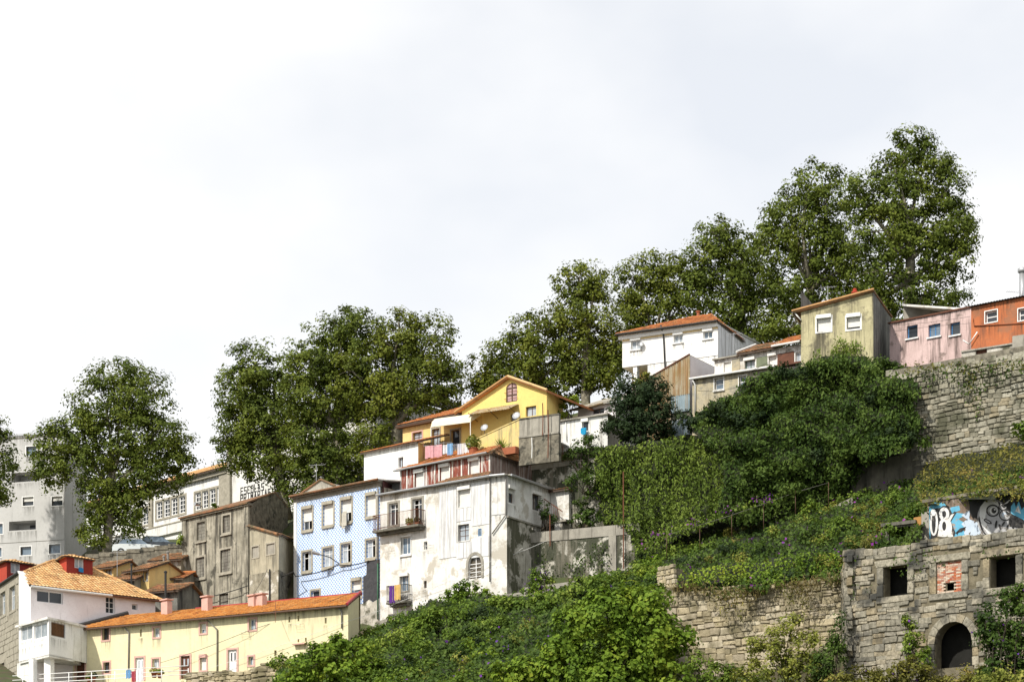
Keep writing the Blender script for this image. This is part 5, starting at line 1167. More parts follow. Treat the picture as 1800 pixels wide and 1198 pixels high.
for k in (0, .5, 1): p = c0.lerp(c1, k); mb = MB(); mb.tube([p+Vector((0,0,-.6)), p+Vector((f.n.x*1.3,f.n.y*1.3,-.2))], .03, 5); mb.build('bracket', m_bframe, R)
# cream awning over the wing terrace
R3 = thing('awning', 'curved cream canvas awning over the yellow house terrace', 'awning', w2.fp(810, 784, 1)); mb = MB(); a, b = w2.u(779), f.u(848)+w2.L
pa, pb = w2.fp(779, 738, .1), f.fp(848, 729, .1); nn = Vector((w2.n.x, w2.n.y, 0))
prof = [(0,0),(.5,.02),(.95,-.12),(1.3,-.42),(1.42,-.85)]
for k in range(8):
    A_, B_ = pa.lerp(pb, k/8), pa.lerp(pb, (k+1)/8)
    for (o0, h0), (o1, h1) in zip(prof[:-1], prof[1:]):
        z_ = Vector((0,0,1)); mb.face([A_+nn*o1+z_*h1, B_+nn*o1+z_*h1, B_+nn*o0+z_*h0, A_+nn*o0+z_*h0])
mb.face([pa+nn*o+Vector((0,0,h)) for o, h in prof]); mb.face([pb+nn*o+Vector((0,0,h)) for o, h in reversed(prof)])
mb.build('canopy', m_awning, R3)
for p in (pa, pb): mb = MB(); mb.tube([p+nn*1.4+Vector((0,0,-.8)), p+nn*1.4+Vector((0,0,-2.6))], .035, 6); mb.build('post', m_wframe, R3)
# sloping yellow stair wall
g = Fac(826, 151.6, 913, 149.2)
mb = MB(); poly = [(0,g.z(826,800)),(g.L,g.z(913,796)),(g.L,g.z(913,737)),(0,g.z(826,777.5))]; mb.fprism(g, poly, -.25, 0)
R4 = thing('stair_wall', 'sloping stained yellow parapet wall of a stair in front of yellow house', 'wall', g.w(g.L/2, g.z(870,800))); mb.build('wall_face', m_ywall, R4)
mb = MB(); mb.fprism(g, [(-.05,g.z(826,777.5)),(g.L+.05,g.z(913,737)),(g.L+.05,g.z(913,735)),(-.05,g.z(826,775.5))], -.3, .05); mb.build('coping', m_ywall, R4)
# grey retaining wall right of the yellow house
g = Fac(913, 149.2, 983, 147.6); zt = g.z(913, 738)
R4 = thing('block_wall', 'grey concrete wall over rough stone right of the yellow house', 'wall', g.w(g.L/2, g.z(940,815)))
mb = MB(); n = 4
for k in range(n):
    mb = MB(); mb.fbox(g, g.L*k/n, g.L*(k+1)/n-.03, g.z(940,766), zt-(.0 if k % 2 else .03), -.25, 0); mb.build('concrete_panel', m_conc, R4)
mb = MB(); mb.fbox(g, 0, g.L, g.z(940,815), g.z(940,766)-.003, -.3, .08); mb.build('rubble_base', m_rubble, R4); mb = MB(); mb.fbox(g, 0, g.L, g.z(940,767), g.z(940,764), -.2, .14); mb.build('ledge', m_conc, R4)
mb = MB(); mb.fbox(g, -.05, g.L, zt+.002, zt+.12, -.28, .04); mb.build('coping', m_conc_dark, R4)
for (px, y0, y1, o, lab) in [(967,722,800,.35,'tall thin rusty pole standing before the grey block wall'),(956,709,760,.2,'rusty iron pole above the grey block wall'),(938,770,800,.3,'short pale pole below the grey block wall')]:
    mb = MB(); a = g.fp(px,y1+6,o); b = g.fp(px,y0,o); mb.tube([a, a.lerp(b,.5)+Vector((.03,0,0)), b], .04, 6); solo(mb, 'pole', m_rustmetal if 'rusty' in lab else m_wpipe, lab, 'pole')
# walls below
g = Fac(935, 151, 1062, 148); R4 = thing('mossy_wall', 'white-blotched grey wall above the stair annex roof', 'wall', g.w(g.L/2, 28)); H = []
wall(R4, g, 27, g.z(1000,818), H, m_peel_strong, 'wall_face'); mb = MB(); mb.fbox(g, 0, g.L, g.z(1000,818), g.z(1000,810), -.4, .1); mb.build('coping', m_conc, R4)
mb = MB(); mb.fbox(g, 0, g.L, g.z(1000,818), g.z(1000,811), -3.5, -.42); mb.build('terrace_floor', m_conc, R4)
# clothes line
ln = Fac(746, 152.6, 828, 150.9); R5 = thing('clothes_line', 'washing line stretched below the yellow house terrace', 'clothes line', ln.fp(787, 806, 0)); pipe(R5, [ln.fp(744,783), ln.fp(787,783.5), ln.fp(832,778)], .012, m_wpipe, 'line', 4)
for px in (744, 832): pipe(R5, [ln.fp(px,806 if px < 800 else 800), ln.fp(px,777)], .03, m_rustmetal, 'post', 5)
for (x0, x1, y0, y1, c, nm, lab) in [(747,777.5,784,806,(.62,.33,.36),'blanket','pink blanket hung on the washing line'),(778,786.5,782,798,(.68,.68,.72),'shirt','pale shirt on washing line beside pink blanket'),(787,796,779.5,800,(.22,.42,.68),'towel','blue towel on the washing line'),(797,804,780,792,(.13,.13,.15),'shirt','dark shirt on the washing line'),(804.5,812,780,800,(.6,.62,.7),'shirt','white and grey shirt on washing line'),(813,827,779,799,(.7,.7,.72),'sheet','white sheet at right end of washing line')]:
    mb = MB(); n = 6; a, b = ln.u(x0), ln.u(x1)
    for k in range(n): wv = .04*math.sin(k*1.7+x0); mb.fbox(ln, a+(b-a)*k/n, a+(b-a)*(k+1)/n+.002, ln.z(x0,y1)+.05*(k%2), ln.z(x0,y0), wv-.012, wv+.015)
    solo(mb, nm, cloth(nm+'_fabric', c), lab, 'laundry', 'laundry on the washing line')
# terracotta planter and plants
q = Fac(881, 150.2, 914, 149.2); R5 = thing('planter', 'long terracotta planter with spiky leaves at foot of yellow stair wall', 'planter', q.fp(897, 800, .2)); mb = MB(); mb.fbox(q, 0, q.L, q.z(897,801), q.z(897,789), .15, .6); mb.build('trough', m_terra, R5)
mb = MB()
for k in range(26):
    t = random.uniform(0,6.28); el = random.uniform(.5,1.4); p = q.fp(887, 789, .4); L_ = random.uniform(.5,.95); d = Vector((math.cos(t)*math.cos(el), math.sin(t)*math.cos(el), math.sin(el)))
    s_ = d.orthogonal().normalized()*.045; mb.face([p-s_, p+s_, p+d*L_*.6+s_*.8, p+d*L_, p+d*L_*.6-s_*.8])
mb.build('spiky_leaves', l_bright, R5)
plantbox(832, 800, 150.2, .62, 'yellow green palm-like potted plant beside washing line', l_light, 220, .3)
mb = MB(); b = P(964, 812, 148.9); mb.lathe(b, [(.2,0),(.36,.25),(.38,.5),(.24,.75),(.16,.82),(.2,.9)], 14); mb2 = mb; solo(mb, 'clay_urn', m_terra, 'rust brown clay urn on the mossy wall', 'urn', smooth=True)

# ---- white shed, cream house behind it
f = Fac(981, 150.6, 1068, 148.8); z0 = f.z(1020,790); zt = f.z(1030,735); R = thing('white_shed', 'plain white shed left of the dark round tree', 'shed', f.w(f.L/2, z0)); H = []
win(R, f, H, 1023, 1034, 740, 757, m_wframe, m_glass, cols=1, box=m_blind); wall(R, f, z0, [(0,f.z(981,742)),(f.L,f.z(1066,729))], H, m_white); closed(R, back_plan(f,3), z0, zt-.3, m_white)
mb = MB(); mb.fprism(f, [(-.15,f.z(981,742)),(f.L+.1,f.z(1066,729)),(f.L+.1,f.z(1066,726.5)),(-.15,f.z(981,739.5))], -3.2, .2); mb.build('roof', m_conc, R); pipe(R, [f.fp(995,742,.06), f.fp(997,775,.06)], .04, m_wpipe)
mb = MB(); mb.fprism(f, [(f.u(972),f.z(985,791)),(f.u(1000),f.z(985,786)),(f.u(1000),f.z(985,784.5)),(f.u(972),f.z(985,789))], 0, 1.2); mb.build('lean_to_canopy', m_alu, R)
for px in (973, 999): pipe(R, [f.fp(px,815,1.0), f.fp(px,788,1.0)], .05, m_bframe, 'canopy_post')
mb = MB(); mb.fbox(f, f.u(976), f.u(983), f.z(985,813), f.z(985,790), -.1, .1); mb.build('yellow_door', m_yellow, R)
mb = MB(); mb.fbox(f, f.u(1023.5), f.u(1033), f.z(1028,763), f.z(1028,753), .25, .29); mb.fbox(f, f.u(1026), f.u(1032), f.z(1028,765), f.z(1028,754), .295, .32); solo(mb, 'towel', cloth('turquoise_cloth', (.02,.3,.55)), 'turquoise towel hanging on the white shed', 'towel')
f = Fac(1016, 157.6, 1082, 155.6); z0 = 36; zt = f.z(1050,711); R = thing('cream_house', 'small cream house with grey slab roof behind the white shed', 'house', f.w(f.L/2, z0)); H = []
win(R, f, H, 1041, 1062, 717, 727, m_bframe, m_glass, cols=2); mb = MB(); mb.fprism(f, [(f.u(1035),f.z(1050,716)),(f.u(1065),f.z(1050,713)),(f.u(1065),f.z(1050,711.5)),(f.u(1035),f.z(1050,714.5))], 0, .5); mb.build('window_hood', m_rust, R)
wall(R, f, z0, zt, H, m_lilac); closed(R, back_plan(f,5), z0, zt, m_white)
p = [f.w(-.3,zt-.1,.4), f.w(f.L+1,zt+.1,.4), f.w(f.L+1,zt+1.5,-3), f.w(1.2,zt+1.3,-3)]; slab(R, p, .15, m_conc, 'roof'); slab(R, [f.w(-.6,zt-.12,.35), f.w(-.3,zt-.08,.38), f.w(1.2,zt+1.32,-3), f.w(-1.3,zt+.9,-3.6)], .12, m_yellow, 'roof_end')

# ---- white house below the plane trees (upper right)
f, s = Fac(1094, 158.6, 1262, 155), Fac(1262, 155, 1338, 164.5); z0 = 40; zt = f.z(1262, 567); zov = f.z(1110, 641)
R = thing('white_upper_house', 'clean white two-storey house with orange roof below the tall trees', 'house', f.w(f.L/2, z0)); H = []
for (a, b, c, d) in [(1109,1126,597,614),(1184,1200,587,602),(1236,1252,581,595)]: win(R, f, H, a, b, c, d, m_wframe, m_glass_pale if a != 1236 else m_glass_blue, cols=2, sill=m_white_clean, box=m_wframe, fw=.07)
wall(R, f, zov, zt, H, m_white_clean); wall(R, f, z0, zov, [], m_white_clean, 'lower_wall', u0=f.u(1138), out=-.05)
slab(R, [f.w(0,zov,0), f.w(f.L,zov-.01,0), f.w(f.L,zov-.01,-2), f.w(0,zov,-2)], .12, m_white_clean, 'floor_slab')
mb = MB(); mb.fbox(f, f.u(1112), f.u(1119), z0, zov-.12, -.6, -.1); mb.build('pillar', m_white_clean, R); mb = MB(); mb.fbox(f, 0, f.u(1138), z0, zov-.12, -2.4, -2); mb.build('recessed_wall', m_ochre, R)
mb = MB(); mb.fbox(f, -.25, f.L+.02, zt-.32, zt+.02, -.1, .25); mb.build('eave_band', m_white_clean, R); mb = MB(); mb.fbox(f, 0, f.L, zt-.44, zt-.36, 0, .05); mb.build('string_course', m_ochre, R)
wall(R, s, z0, [(0,zt),(s.L,s.z(1338,607))], [], m_clad, 'side_wall')
for k in range(7):
    a, b = s.L*k/7, s.L*(k+1)/7-.03; t0 = zt+(s.z(1338,607)-zt)*k/7-.05; t1 = zt+(s.z(1338,607)-zt)*(k+1)/7-.05; corr(R, s, [(a,z0+3),(b,z0+3),(b,t1),(a,t0)], m_clad, 'cladding_panel', pitch=.14, amp=.012)
mb = MB(); mb.tube([s.w(0,zt+.05,.05), s.w(s.L,s.z(1338,607)+.05,.05)], .07, 6); mb.build('verge', m_wpipe, R)
e0, e1 = f.w(-.35,zt+.05,.5), f.w(f.L+.1,zt+.05,.5); r0, r1 = f.w(4.4,zt+1.95,-4), f.w(f.L-2.0,zt+1.95,-4); r = tile_roof(R, [e0, e1, r1, r0], TR); tile_roof(R, [e1, f.w(f.L+.1,zt+.05,-6), r1], TR)
ridge(r, e0, r0, m_tile); ridge(r, r0, r1, m_tile); gut(R, f, -.35, f.L+.1, zt+.02, .55, m_dark, .07); tile_roof(R, [f.w(-.35,zt+.05,-8), e0, r0], TR)
q = r0.lerp(r1, .3); mb = MB(); mb.lathe(q, [(.12,0),(.12,.35),(.2,.38),(.2,.45),(.05,.5)], 8); mb.build('chimney_pot', m_terra, r)
closed(R, [tuple(s.B), V2(f,0,-9), tuple(f.A)], zov-.12, zt-1.5, m_white); pipe(R, [f.fp(1164.5,573,.4), f.fp(1167,588,.1), f.fp(1170,650,.1)], .06, m_dark)
# ---- rusty corrugated shed
f, s = Fac(1138, 151.6, 1213, 149.6), Fac(1213, 149.6, 1258, 153.5); z0 = f.z(1200,765)
R = thing('corrugated_shed', 'rusty corrugated metal shed with blue-grey lower sheets', 'shed', f.w(f.L/2, z0))
uS = f.u(1186); zm = f.z(1200,694)
H = []; win(R, f, H, 1190, 1199, 724, 738, m_wframe, m_glass, cols=1, rows=1, fw=.06, inset=.0)
wall(R, f, z0, [(0,f.z(1138,668)),(f.L,f.z(1213,624))], H, m_conc_dark, 'shed_frame', out=-.08)
def panels(f, u0, u1, zb, zt0, zt1, mat, skip=(), w=.85, nm='corrugated_sheet'):
    n = max(1, round((u1-u0)/w)); 
    for k in range(n):
        a, b = u0+(u1-u0)*k/n, u0+(u1-u0)*(k+1)/n-.004; ta, tb = zt0+(zt1-zt0)*k/n, zt0+(zt1-zt0)*(k+1)/n
        if any(a < h[1] and b > h[0] for h in skip):
            h = skip[0]; corr(R, f, [(a,zb),(b,zb),(b,h[2]),(a,h[2])], mat, nm, out=.03+.012*(k%2)); corr(R, f, [(a,h[3]),(b,h[3]),(b,tb),(a,ta)], mat, nm, out=.03+.012*(k%2))
        else: corr(R, f, [(a,zb),(b,zb),(b,tb),(a,ta)], mat, nm, out=.03+.012*(k%2))
panels(f, 0, f.L, zm, f.z(1138,668), f.z(1213,624), m_rust); panels(f, uS-.3, f.L, z0, zm+.02, zm+.02, m_bluesheet, H); panels(f, 0, uS-.3, z0, zm, zm, m_rust)
wall(R, s, z0, [(0,s.z(1213,624)),(s.L,s.z(1258,646))], [], m_lilac, 'side_wall')
mb = MB(); mb.tube([f.w(-.1,f.z(1138,667),.05), f.w(f.L,f.z(1213,622.5),.05)], .07, 6); mb.build('verge', m_brownwood, R); slab(R, [f.w(-.1,f.z(1138,668),.06), f.w(f.L,f.z(1213,624)+.03,.06), s.w(s.L,s.z(1258,646)+.03), s.w(s.L,s.z(1258,646)-1.2)+Vector((-3.5,.3,0))], .06, m_rust, 'roof')
# ---- low stone row with upper storey
f = Fac(1217, 148.6, 1362, 145.2); z0 = f.z(1280,760); zt = f.z(1217,667)
m_row = M('patched_stone_plaster', (.46,.40,.26), (.38,.34,.25), 1.2, spot=(.30,.28,.22), pth=.55, pscale=1.2, streak=(.14,.12,.08), sth=.64, bump=.8, bscale=6)
R = thing('stone_row_house', 'patched ochre stone house with white sash windows above the ivy', 'house', f.w(f.L/2, z0)); H = []
win(R, f, H, 1256, 1272, 664, 684, m_wframe, m_glass_blue, sur=m_white, sw=.06, cols=1, rows=2, fw=.07, sill=m_white); win(R, f, H, 1299, 1312, 660, 680, m_wframe, m_glass_blue, sur=m_white, sw=.06, cols=1, rows=2, fw=.07, sill=m_white)
wall(R, f, z0, zt, H, m_row)
mb = MB(); mb.fbox(f, -.1, f.L+.1, zt, zt+.12, -1.8, .25); mb.build('ledge_roof', m_tile_old, R); gut(R, f, -.1, f.L+.1, zt, .32, m_wpipe); pipe(R, [f.w(.1,zt-.02,.3), f.w(.28,zt-.45,.1), f.w(.28,f.z(1222,728),.1)], .055, m_wpipe)
g = Fac(1256, 150.4, 1412, 146.2); zb = zt+.1; zt2 = g.z(1256,629); H = []
win(R, g, H, 1272, 1285, 636, 654, m_bframe, None, cols=1, blind=m_blind, bf=1, name='shuttered_window'); win(R, g, H, 1309, 1327, 632, 650, m_greenframe, m_glass_pale, cols=2, box=m_blind, name='green_window'); win(R, g, H, 1351, 1365, 624, 642, m_wframe, None, cols=1, blind=m_blind, bf=1, box=m_blind, name='shuttered_window'); win(R, g, H, 1398, 1411, 618, 637, m_wframe, m_glass_pale, cols=2)
um = g.u(1299); wall(R, g, zb, g.z(1299,624), H, m_white_old, 'upper_wall'); mb = MB(); mb.fbox(g, g.u(1330), g.u(1349), zb, g.z(1340,627), 0, .05); mb.build('green_panel', m_greensheet, R); mb = MB(); mb.fbox(g, g.u(1367), g.u(1396), g.z(1380,642), g.z(1380,620), 0, .06); mb.build('brown_panel', m_brownwood, R)
mb = MB(); mb.fbox(g, g.u(1287), g.u(1301), zb, g.z(1295,630), 0, .05); mb.build('stone_panel', m_row, R); mb = MB(); mb.fbox(g, g.u(1362), g.L+.05, g.z(1385,645), g.z(1385,642), -.1, .6); mb.build('brown_ledge', m_brownwood, R)
za = g.z(1299,624); tile_roof(R, [g.w(um,za,.4), g.w(g.u(1366),za,.4), g.w(g.u(1366)+.3,za+1.25,-2.4), g.w(um+.3,za+1.25,-2.4)], TO); tile_roof(R, [g.w(g.u(1362),za+.12,.5), g.w(g.L+.2,za+.12,.5), g.w(g.L+.2,za+1.4,-2.4), g.w(g.u(1362),za+1.4,-2.4)], TR); slab(R, [g.w(-.1,za,.25), g.w(um,za,.25), g.w(um,za+.1,-2.4), g.w(-.1,za+.1,-2.4)], .1, m_conc, 'flat_roof')
mb = MB()
for x in (1299, 1366, 1410): mb.tube([g.w(g.u(x),za+.15,.4), g.w(g.u(x)+.2,za+1.3,-2.3)], .09, 6)
mb.build('verge_tiles', m_wpipe, R); gut(R, g, g.u(1362), g.L, za+.06, .55, m_wpipe); closed(R, back_plan(g,3), z0, za, m_white)
# ---- olive stained house
f, s = Fac(1408, 141.6, 1535, 139.6), Fac(1535, 139.6, 1567, 148); z0 = f.z(1470,690)
R = thing('olive_house', 'olive stained house with two white shuttered windows and sloping roof', 'house', f.w(f.L/2, z0)); H = []
for (a, b, c, d, bf) in [(1436,1460.5,558,582,.98),(1488.5,1512,556,578,.8)]: win(R, f, H, a, b, c, d, m_wframe, m_glass, sur=m_white, sw=.12, cols=1, blind=m_blind, bf=bf, box=m_white_clean)
wall(R, f, z0, [(0,f.z(1408,546)),(f.L,f.z(1535,512))], H, m_olive); wall(R, s, z0, [(0,s.z(1535,512)),(s.L,s.z(1566,556))], [], m_greywall, 'side_wall')
zA, zB, zC = f.z(1408,546), f.z(1535,512), s.z(1566,556); slab(R, [f.w(-.55,zA-.06,.25), f.w(f.L+.08,zB+.06,.25), s.w(s.L,zC+.08,.1), f.w(-.55,zA-.8,-8)], .1, m_tile_old, 'roof')
mb = MB(); mb.tube([f.w(-.6,zA-.02,.25), f.w(f.L+.1,zB+.08,.25)], .09, 7); mb.build('verge_tiles', m_tile_pale, R); pipe(R, [f.w(-.45,zA-.1,.1), f.w(.02,zA-.7,.08)], .05, m_wpipe, 'bracket')
q = f.fp(1498, 517, -.8); mb = MB(); mb.lathe(q, [(.17,-.3),(.17,.3),(.24,.32),(.24,.4),(.12,.45),(.16,.6),(.02,.66)], 10); mb.build('chimney_pot', m_redorange, R); closed(R, [tuple(s.B), V2(f,0,-8), tuple(f.A)], z0, zC, m_greywall)
# ---- pink house
f = Fac(1564, 142.6, 1707, 138.8); z0 = f.z(1635,640); zt = f.z(1635,555); R = thing('pink_house', 'pink stained single-storey house with three blue windows', 'house', f.w(f.L/2, z0)); H = []
for (a, b, c, d, n) in [(1594,1613,571.5,594,1),(1632,1653,569.5,591.5,2),(1670.5,1687.5,566.5,588.5,1)]: win(R, f, H, a, b, c, d, m_blueframe, m_glass if n == 1 else m_glass_blue, cols=n, sill=m_wframe, fw=.08)
wall(R, f, z0, zt, H, m_pink); mb = MB(); mb.fbox(f, -.1, f.L+.05, zt, zt+.1, -1, .12); mb.build('eave', m_brownwood, R); closed(R, back_plan(f,4), z0, zt, m_pink)
g = Fac(1586, 146, 1706, 143); slab(R, [g.fp(1586,534), g.fp(1586,534)+Vector((-.3,-3.2,-1.0)), f.w(f.L-.2,zt+.14,-.6), g.fp(1706,552)], .14, m_white_old, 'tilted_roof'); mb = MB(); mb.face([g.fp(1588,562), g.fp(1706,552.5), g.fp(1706,551.6), g.fp(1588,536)]); mb.build('upper_wall', m_conc, R)
slab(R, [f.w(-.1,zt+.05,-1), f.w(f.L,zt+.05,-1), f.w(f.L,zt+.06,-4), f.w(-.1,zt+.06,-4)], .1, m_conc, 'flat_roof')
# ---- orange house and what stands under it
f = Fac(1707, 137, 1850, 133.5); z0 = f.z(1760,606); zt = f.z(1707,540); R = thing('orange_house', 'orange house with white sash windows and corrugated roof at right edge', 'house', f.w(f.L/2, z0)); H = []
for (a, b, c, d) in [(1732,1753,546,566,),(1790,1813,541,562)]: win(R, f, H, a, b, c, d, m_wframe, m_glass, sur=m_wframe, sw=.06, cols=1, rows=2, fw=.08)
wall(R, f, z0, zt, H, m_orange); closed(R, back_plan(f,4), z0, zt, m_orange); pipe(R, [f.fp(1711,560,.05), f.fp(1713,573,.05), f.fp(1800,568,.05)], .04, m_terra, 'pipe'); pipe(R, [f.fp(1693,598,.0), f.fp(1706,606,.2), f.fp(1720,584,.2)], .05, m_wpipe, 'vent_pipe')
mb = MB(); n = 60
for k in range(n):
    a, b = -.1+(f.L+.2)*k/n, -.1+(f.L+.2)*(k+1)/n; ha, hb = .05*(k%2), .05*((k+1)%2); mb.face([f.w(a,zt+ha,.3), f.w(b,zt+hb,.3), f.w(b,zt+.5+hb,-4), f.w(a,zt+.5+ha,-4)])
mb.build('corrugated_roof', m_dark, R)
g = Fac(1690, 135.6, 1850, 132.2); R = thing('under_house', 'low whitewashed basement with tiny windows under the orange house', 'basement', g.w(g.L/2, g.z(1760,634))); H = []
win(R, g, H, 1715, 1735, 613, 627, m_brownwood, m_brownwood, cols=1); win(R, g, H, 1752, 1765, 616, 626, m_wframe, m_glass, cols=3, rows=2)
wall(R, g, g.z(1760,640), g.z(1760,606), H, m_peel); slab(R, [g.w(0,g.z(1760,606),.1), g.w(g.L,g.z(1760,606),.1), g.w(g.L,g.z(1760,606),-2), g.w(0,g.z(1760,606),-2)], .1, m_conc, 'ledge')
mb = MB(); mb.fbox(g, g.u(1783), g.L, g.z(1790,624), g.z(1790,592), .02, .4); mb.build('grey_block', m_conc, R)
p = P(1797, 534, 137.5); R = thing('metal_chimney', 'tall grey metal chimney flue at right edge above orange house', 'chimney', p-Vector((0,0,1))); mb = MB(); mb.tube([p-Vector((0,0,1)), P(1797,480,137.5)], .2, 12); mb.build('flue', m_alu, R, True); mb = MB(); mb.lathe(P(1797,480,137.5), [(.2,0),(.32,.08),(.32,.3),(.05,.42)], 12); mb.build('cowl', m_alu, R, True)
mb = MB(); a = P(1794,513,136.9); mb.tube([a+Vector((.05,.2,0)), a+Vector((-1.0,0,.03))], .012, 4)
for k in range(7): q = a+Vector((-.15-.13*k,0,.02)); mb.tube([q+Vector((0,-.2,0)), q+Vector((0,.2,0))], .008, 4)
mb.tube([P(1795,535,137.2), P(1795,500,137.2)], .02, 5); solo(mb, 'television_aerial', m_alu, 'thin television aerial beside the metal chimney', 'aerial')

# ================================================================ masonry walls, stone by stone
def stone_meshes(name, mat, n=7, seed=1, bev=.16, jit=.07):
    out = []
    for k in range(n):
        rs_ = random.Random(seed*31+k); bm = bmesh.new(); bmesh.ops.create_cube(bm, size=1)
        bmesh.ops.bevel(bm, geom=list(bm.edges), offset=bev, segments=1, profile=.6, affect='EDGES')
        for v in bm.verts: v.co += Vector((rs_.uniform(-jit,jit), rs_.uniform(-jit,jit), rs_.uniform(-jit,jit)))
        me = bpy.data.meshes.new(name); bm.to_mesh(me); bm.free(); me.materials.append(mat); out.append(me)
    return out
def lay_stones(root, f, u0, u1, zbot, ztop, meshes, rows=(.3,.45), widths=(.4,.9), depth=.35, skip=None, proud=.035, seed=1, name='stone', limit=300, gap=.012, vis=None):
    rs_ = random.Random(seed); ang = math.atan2(f.d.y, f.d.x); ro = rootloc(root); items = []
    z = zbot
    while z < ztop:
        h = rs_.uniform(*rows); u = u0+rs_.uniform(-.3, 0)
        while u < u1:
            w = rs_.uniform(*widths); hh = h; zw = .07*math.sin(u*1.1+z*2.3)+.04*math.sin(u*2.7+z)
            parts = [(u, z+zw, w, h)] if rs_.random() > .2 or h < .3 else [(u, z+zw, w, h*.45), (u, z+zw+h*.46, w, h*.54)]
            for (a, b, ww, h2) in parts:
                if not (skip and skip(a, a+ww, b, b+h2)): items.append((a+ww/2, b+h2/2, ww, h2))
            u += w
        z += h
    keep, rest = items, []
    if vis is not None: items.sort(key=lambda t: 0 if vis(t[0], t[1]) else 1)
    keep, rest = items[:limit], items[limit:]
    for (u, z, w, h) in keep:
        o = bpy.data.objects.new(name, rs_.choice(meshes)); link(o); o.parent = root
        o.location = f.w(u, z, proud-depth/2+rs_.uniform(-.04,.04))-ro; o.scale = (w-gap, depth, h-gap)
        o.rotation_euler = (rs_.uniform(-.05,.05), rs_.uniform(-.06,.06), ang+rs_.uniform(-.05,.05))
    if rest:
        mb = MB()
        for (u, z, w, h) in rest:
            c = w*.5-gap/2; d = h*.5-gap/2; e = proud+rs_.uniform(-.04,.04)
            i = len(mb.v); mb.v += [f.w(u-c,z-d,e-.2), f.w(u+c,z-d,e-.2), f.w(u+c,z+d,e-.2), f.w(u-c,z+d,e-.2), f.w(u-c*.85,z-d*.8,e), f.w(u+c*.85,z-d*.8,e), f.w(u+c*.85,z+d*.8,e), f.w(u-c*.85,z+d*.8,e)]
            for q in ((4,5,6,7),(0,1,5,4),(1,2,6,5),(2,3,7,6),(3,0,4,7)): mb.f.append(tuple(i+k for k in q)); mb.uv.append(None); mb.m.append(0)
        o = mb.build('distant_stones', meshes[0].materials[0], root); o['kind'] = 'stuff'
m_st_cream = Mrand('cream_wall_stone', [(.40,.34,.22),(.50,.43,.29),(.30,.26,.17),(.46,.40,.30),(.56,.50,.37)], spot=(.17,.15,.09))
m_st_grey = Mrand('grey_wall_stone', [(.26,.25,.20),(.36,.34,.27),(.18,.17,.13),(.42,.40,.33),(.30,.26,.18)], spot=(.09,.09,.06))
m_st_ruin = Mrand('ruin_stone', [(.30,.28,.23),(.40,.37,.29),(.20,.19,.155),(.46,.42,.33),(.33,.27,.17)], dark=.35, spot=(.05,.05,.045))
m_mortar = M('dark_mortar', (.10,.09,.065), (.05,.048,.035), 3, bump=.6); m_mortar_l = M('pale_mortar', (.20,.175,.12), (.12,.105,.07), 3, bump=.6)
# big dry stone wall, upper right
f = Fac(1560, 134.8, 2100, 121.9); zt, zb = f.z(1700,646), f.z(1700,825)
R = thing('big_stone_wall', 'tall rough stone retaining wall below the pink and orange houses', 'stone wall', f.w(f.L/2, zb)); wall(R, f, zb-1, zt+.6, [], m_mortar, 'wall_core', out=-.06)
lay_stones(R, f, f.u(1588), f.u(1806), zb, zt, stone_meshes('stone', m_st_grey, seed=2, bev=.14, jit=.06), (.27,.46), (.3,.8), .4, seed=3)
mb = MB(); mb.fbox(f, 0, f.L, zt-.05, zt+.75, -.7, -.02); mb.build('rough_top', m_rubble, R)
rs0 = random.Random(9); mb = MB()
for k in range(60): u = rs0.uniform(0, f.L); z = zt+rs0.uniform(0,.6); w, h = rs0.uniform(.12,.35), rs0.uniform(.08,.2); mb.fbox(f, u-w, u+w, z-h, z+h, -.1, rs0.uniform(.0,.1))
o = mb.build('rough_top_stones', m_st_grey, R); o['kind'] = 'stuff'
# concrete base below it, with the path
g = Fac(1490, 136.2, 1655, 132.4); R = thing('concrete_wall', 'dark streaked concrete wall below the ivy and the big stone wall', 'wall', g.w(g.L/2, g.z(1570,880)))
wall(R, g, g.z(1570,905), [(0,g.z(1490,815)),(g.u(1580),g.z(1580,800)),(g.L,g.z(1655,775))], [], m_conc_dark, 'wall_face')
# long retaining wall right of the white house, with coping
f = Fac(919, 148.2, 1125, 144.2); R = thing('coping_wall', 'peeling retaining wall with concrete coping right of the white house', 'wall', f.w(f.L/2, f.z(1020,1035))); zc = f.z(1110, 944)
zc = f.z(1020,946); wall(R, f, f.z(1020,1060), zc, [], m_peel_strong, 'wall_face')
n = 5
for k in range(n): mb = MB(); mb.fbox(f, f.L*k/n, f.L*(k+1)/n-.025, zc, f.z(1020,928), -.3, .06); mb.build('coping_slab', m_conc, R)
mb = MB(); mb.fbox(f, f.u(1071), f.u(1084), f.z(1020,1050), zc, 0, .12); mb.build('pier', m_conc, R)
f2 = Fac(862, 146, 930, 146); pipe(R, [f.fp(924,1010,.1), f.fp(924,975,.1), f.fp(929,972,.1)], .09, m_wpipe, 'white_pipe')
for (px, y0, y1) in [(969,905,960),(1098,830,1012)]: mb = MB(); mb.tube([f.fp(px,y1,.2), f.fp(px,y0,.25)], .045, 6); solo(mb, 'iron_pole', m_rustmetal, 'tall rusty iron pole before the coping wall' if px > 1000 else 'short rusty iron pole left on the coping wall', 'pole')
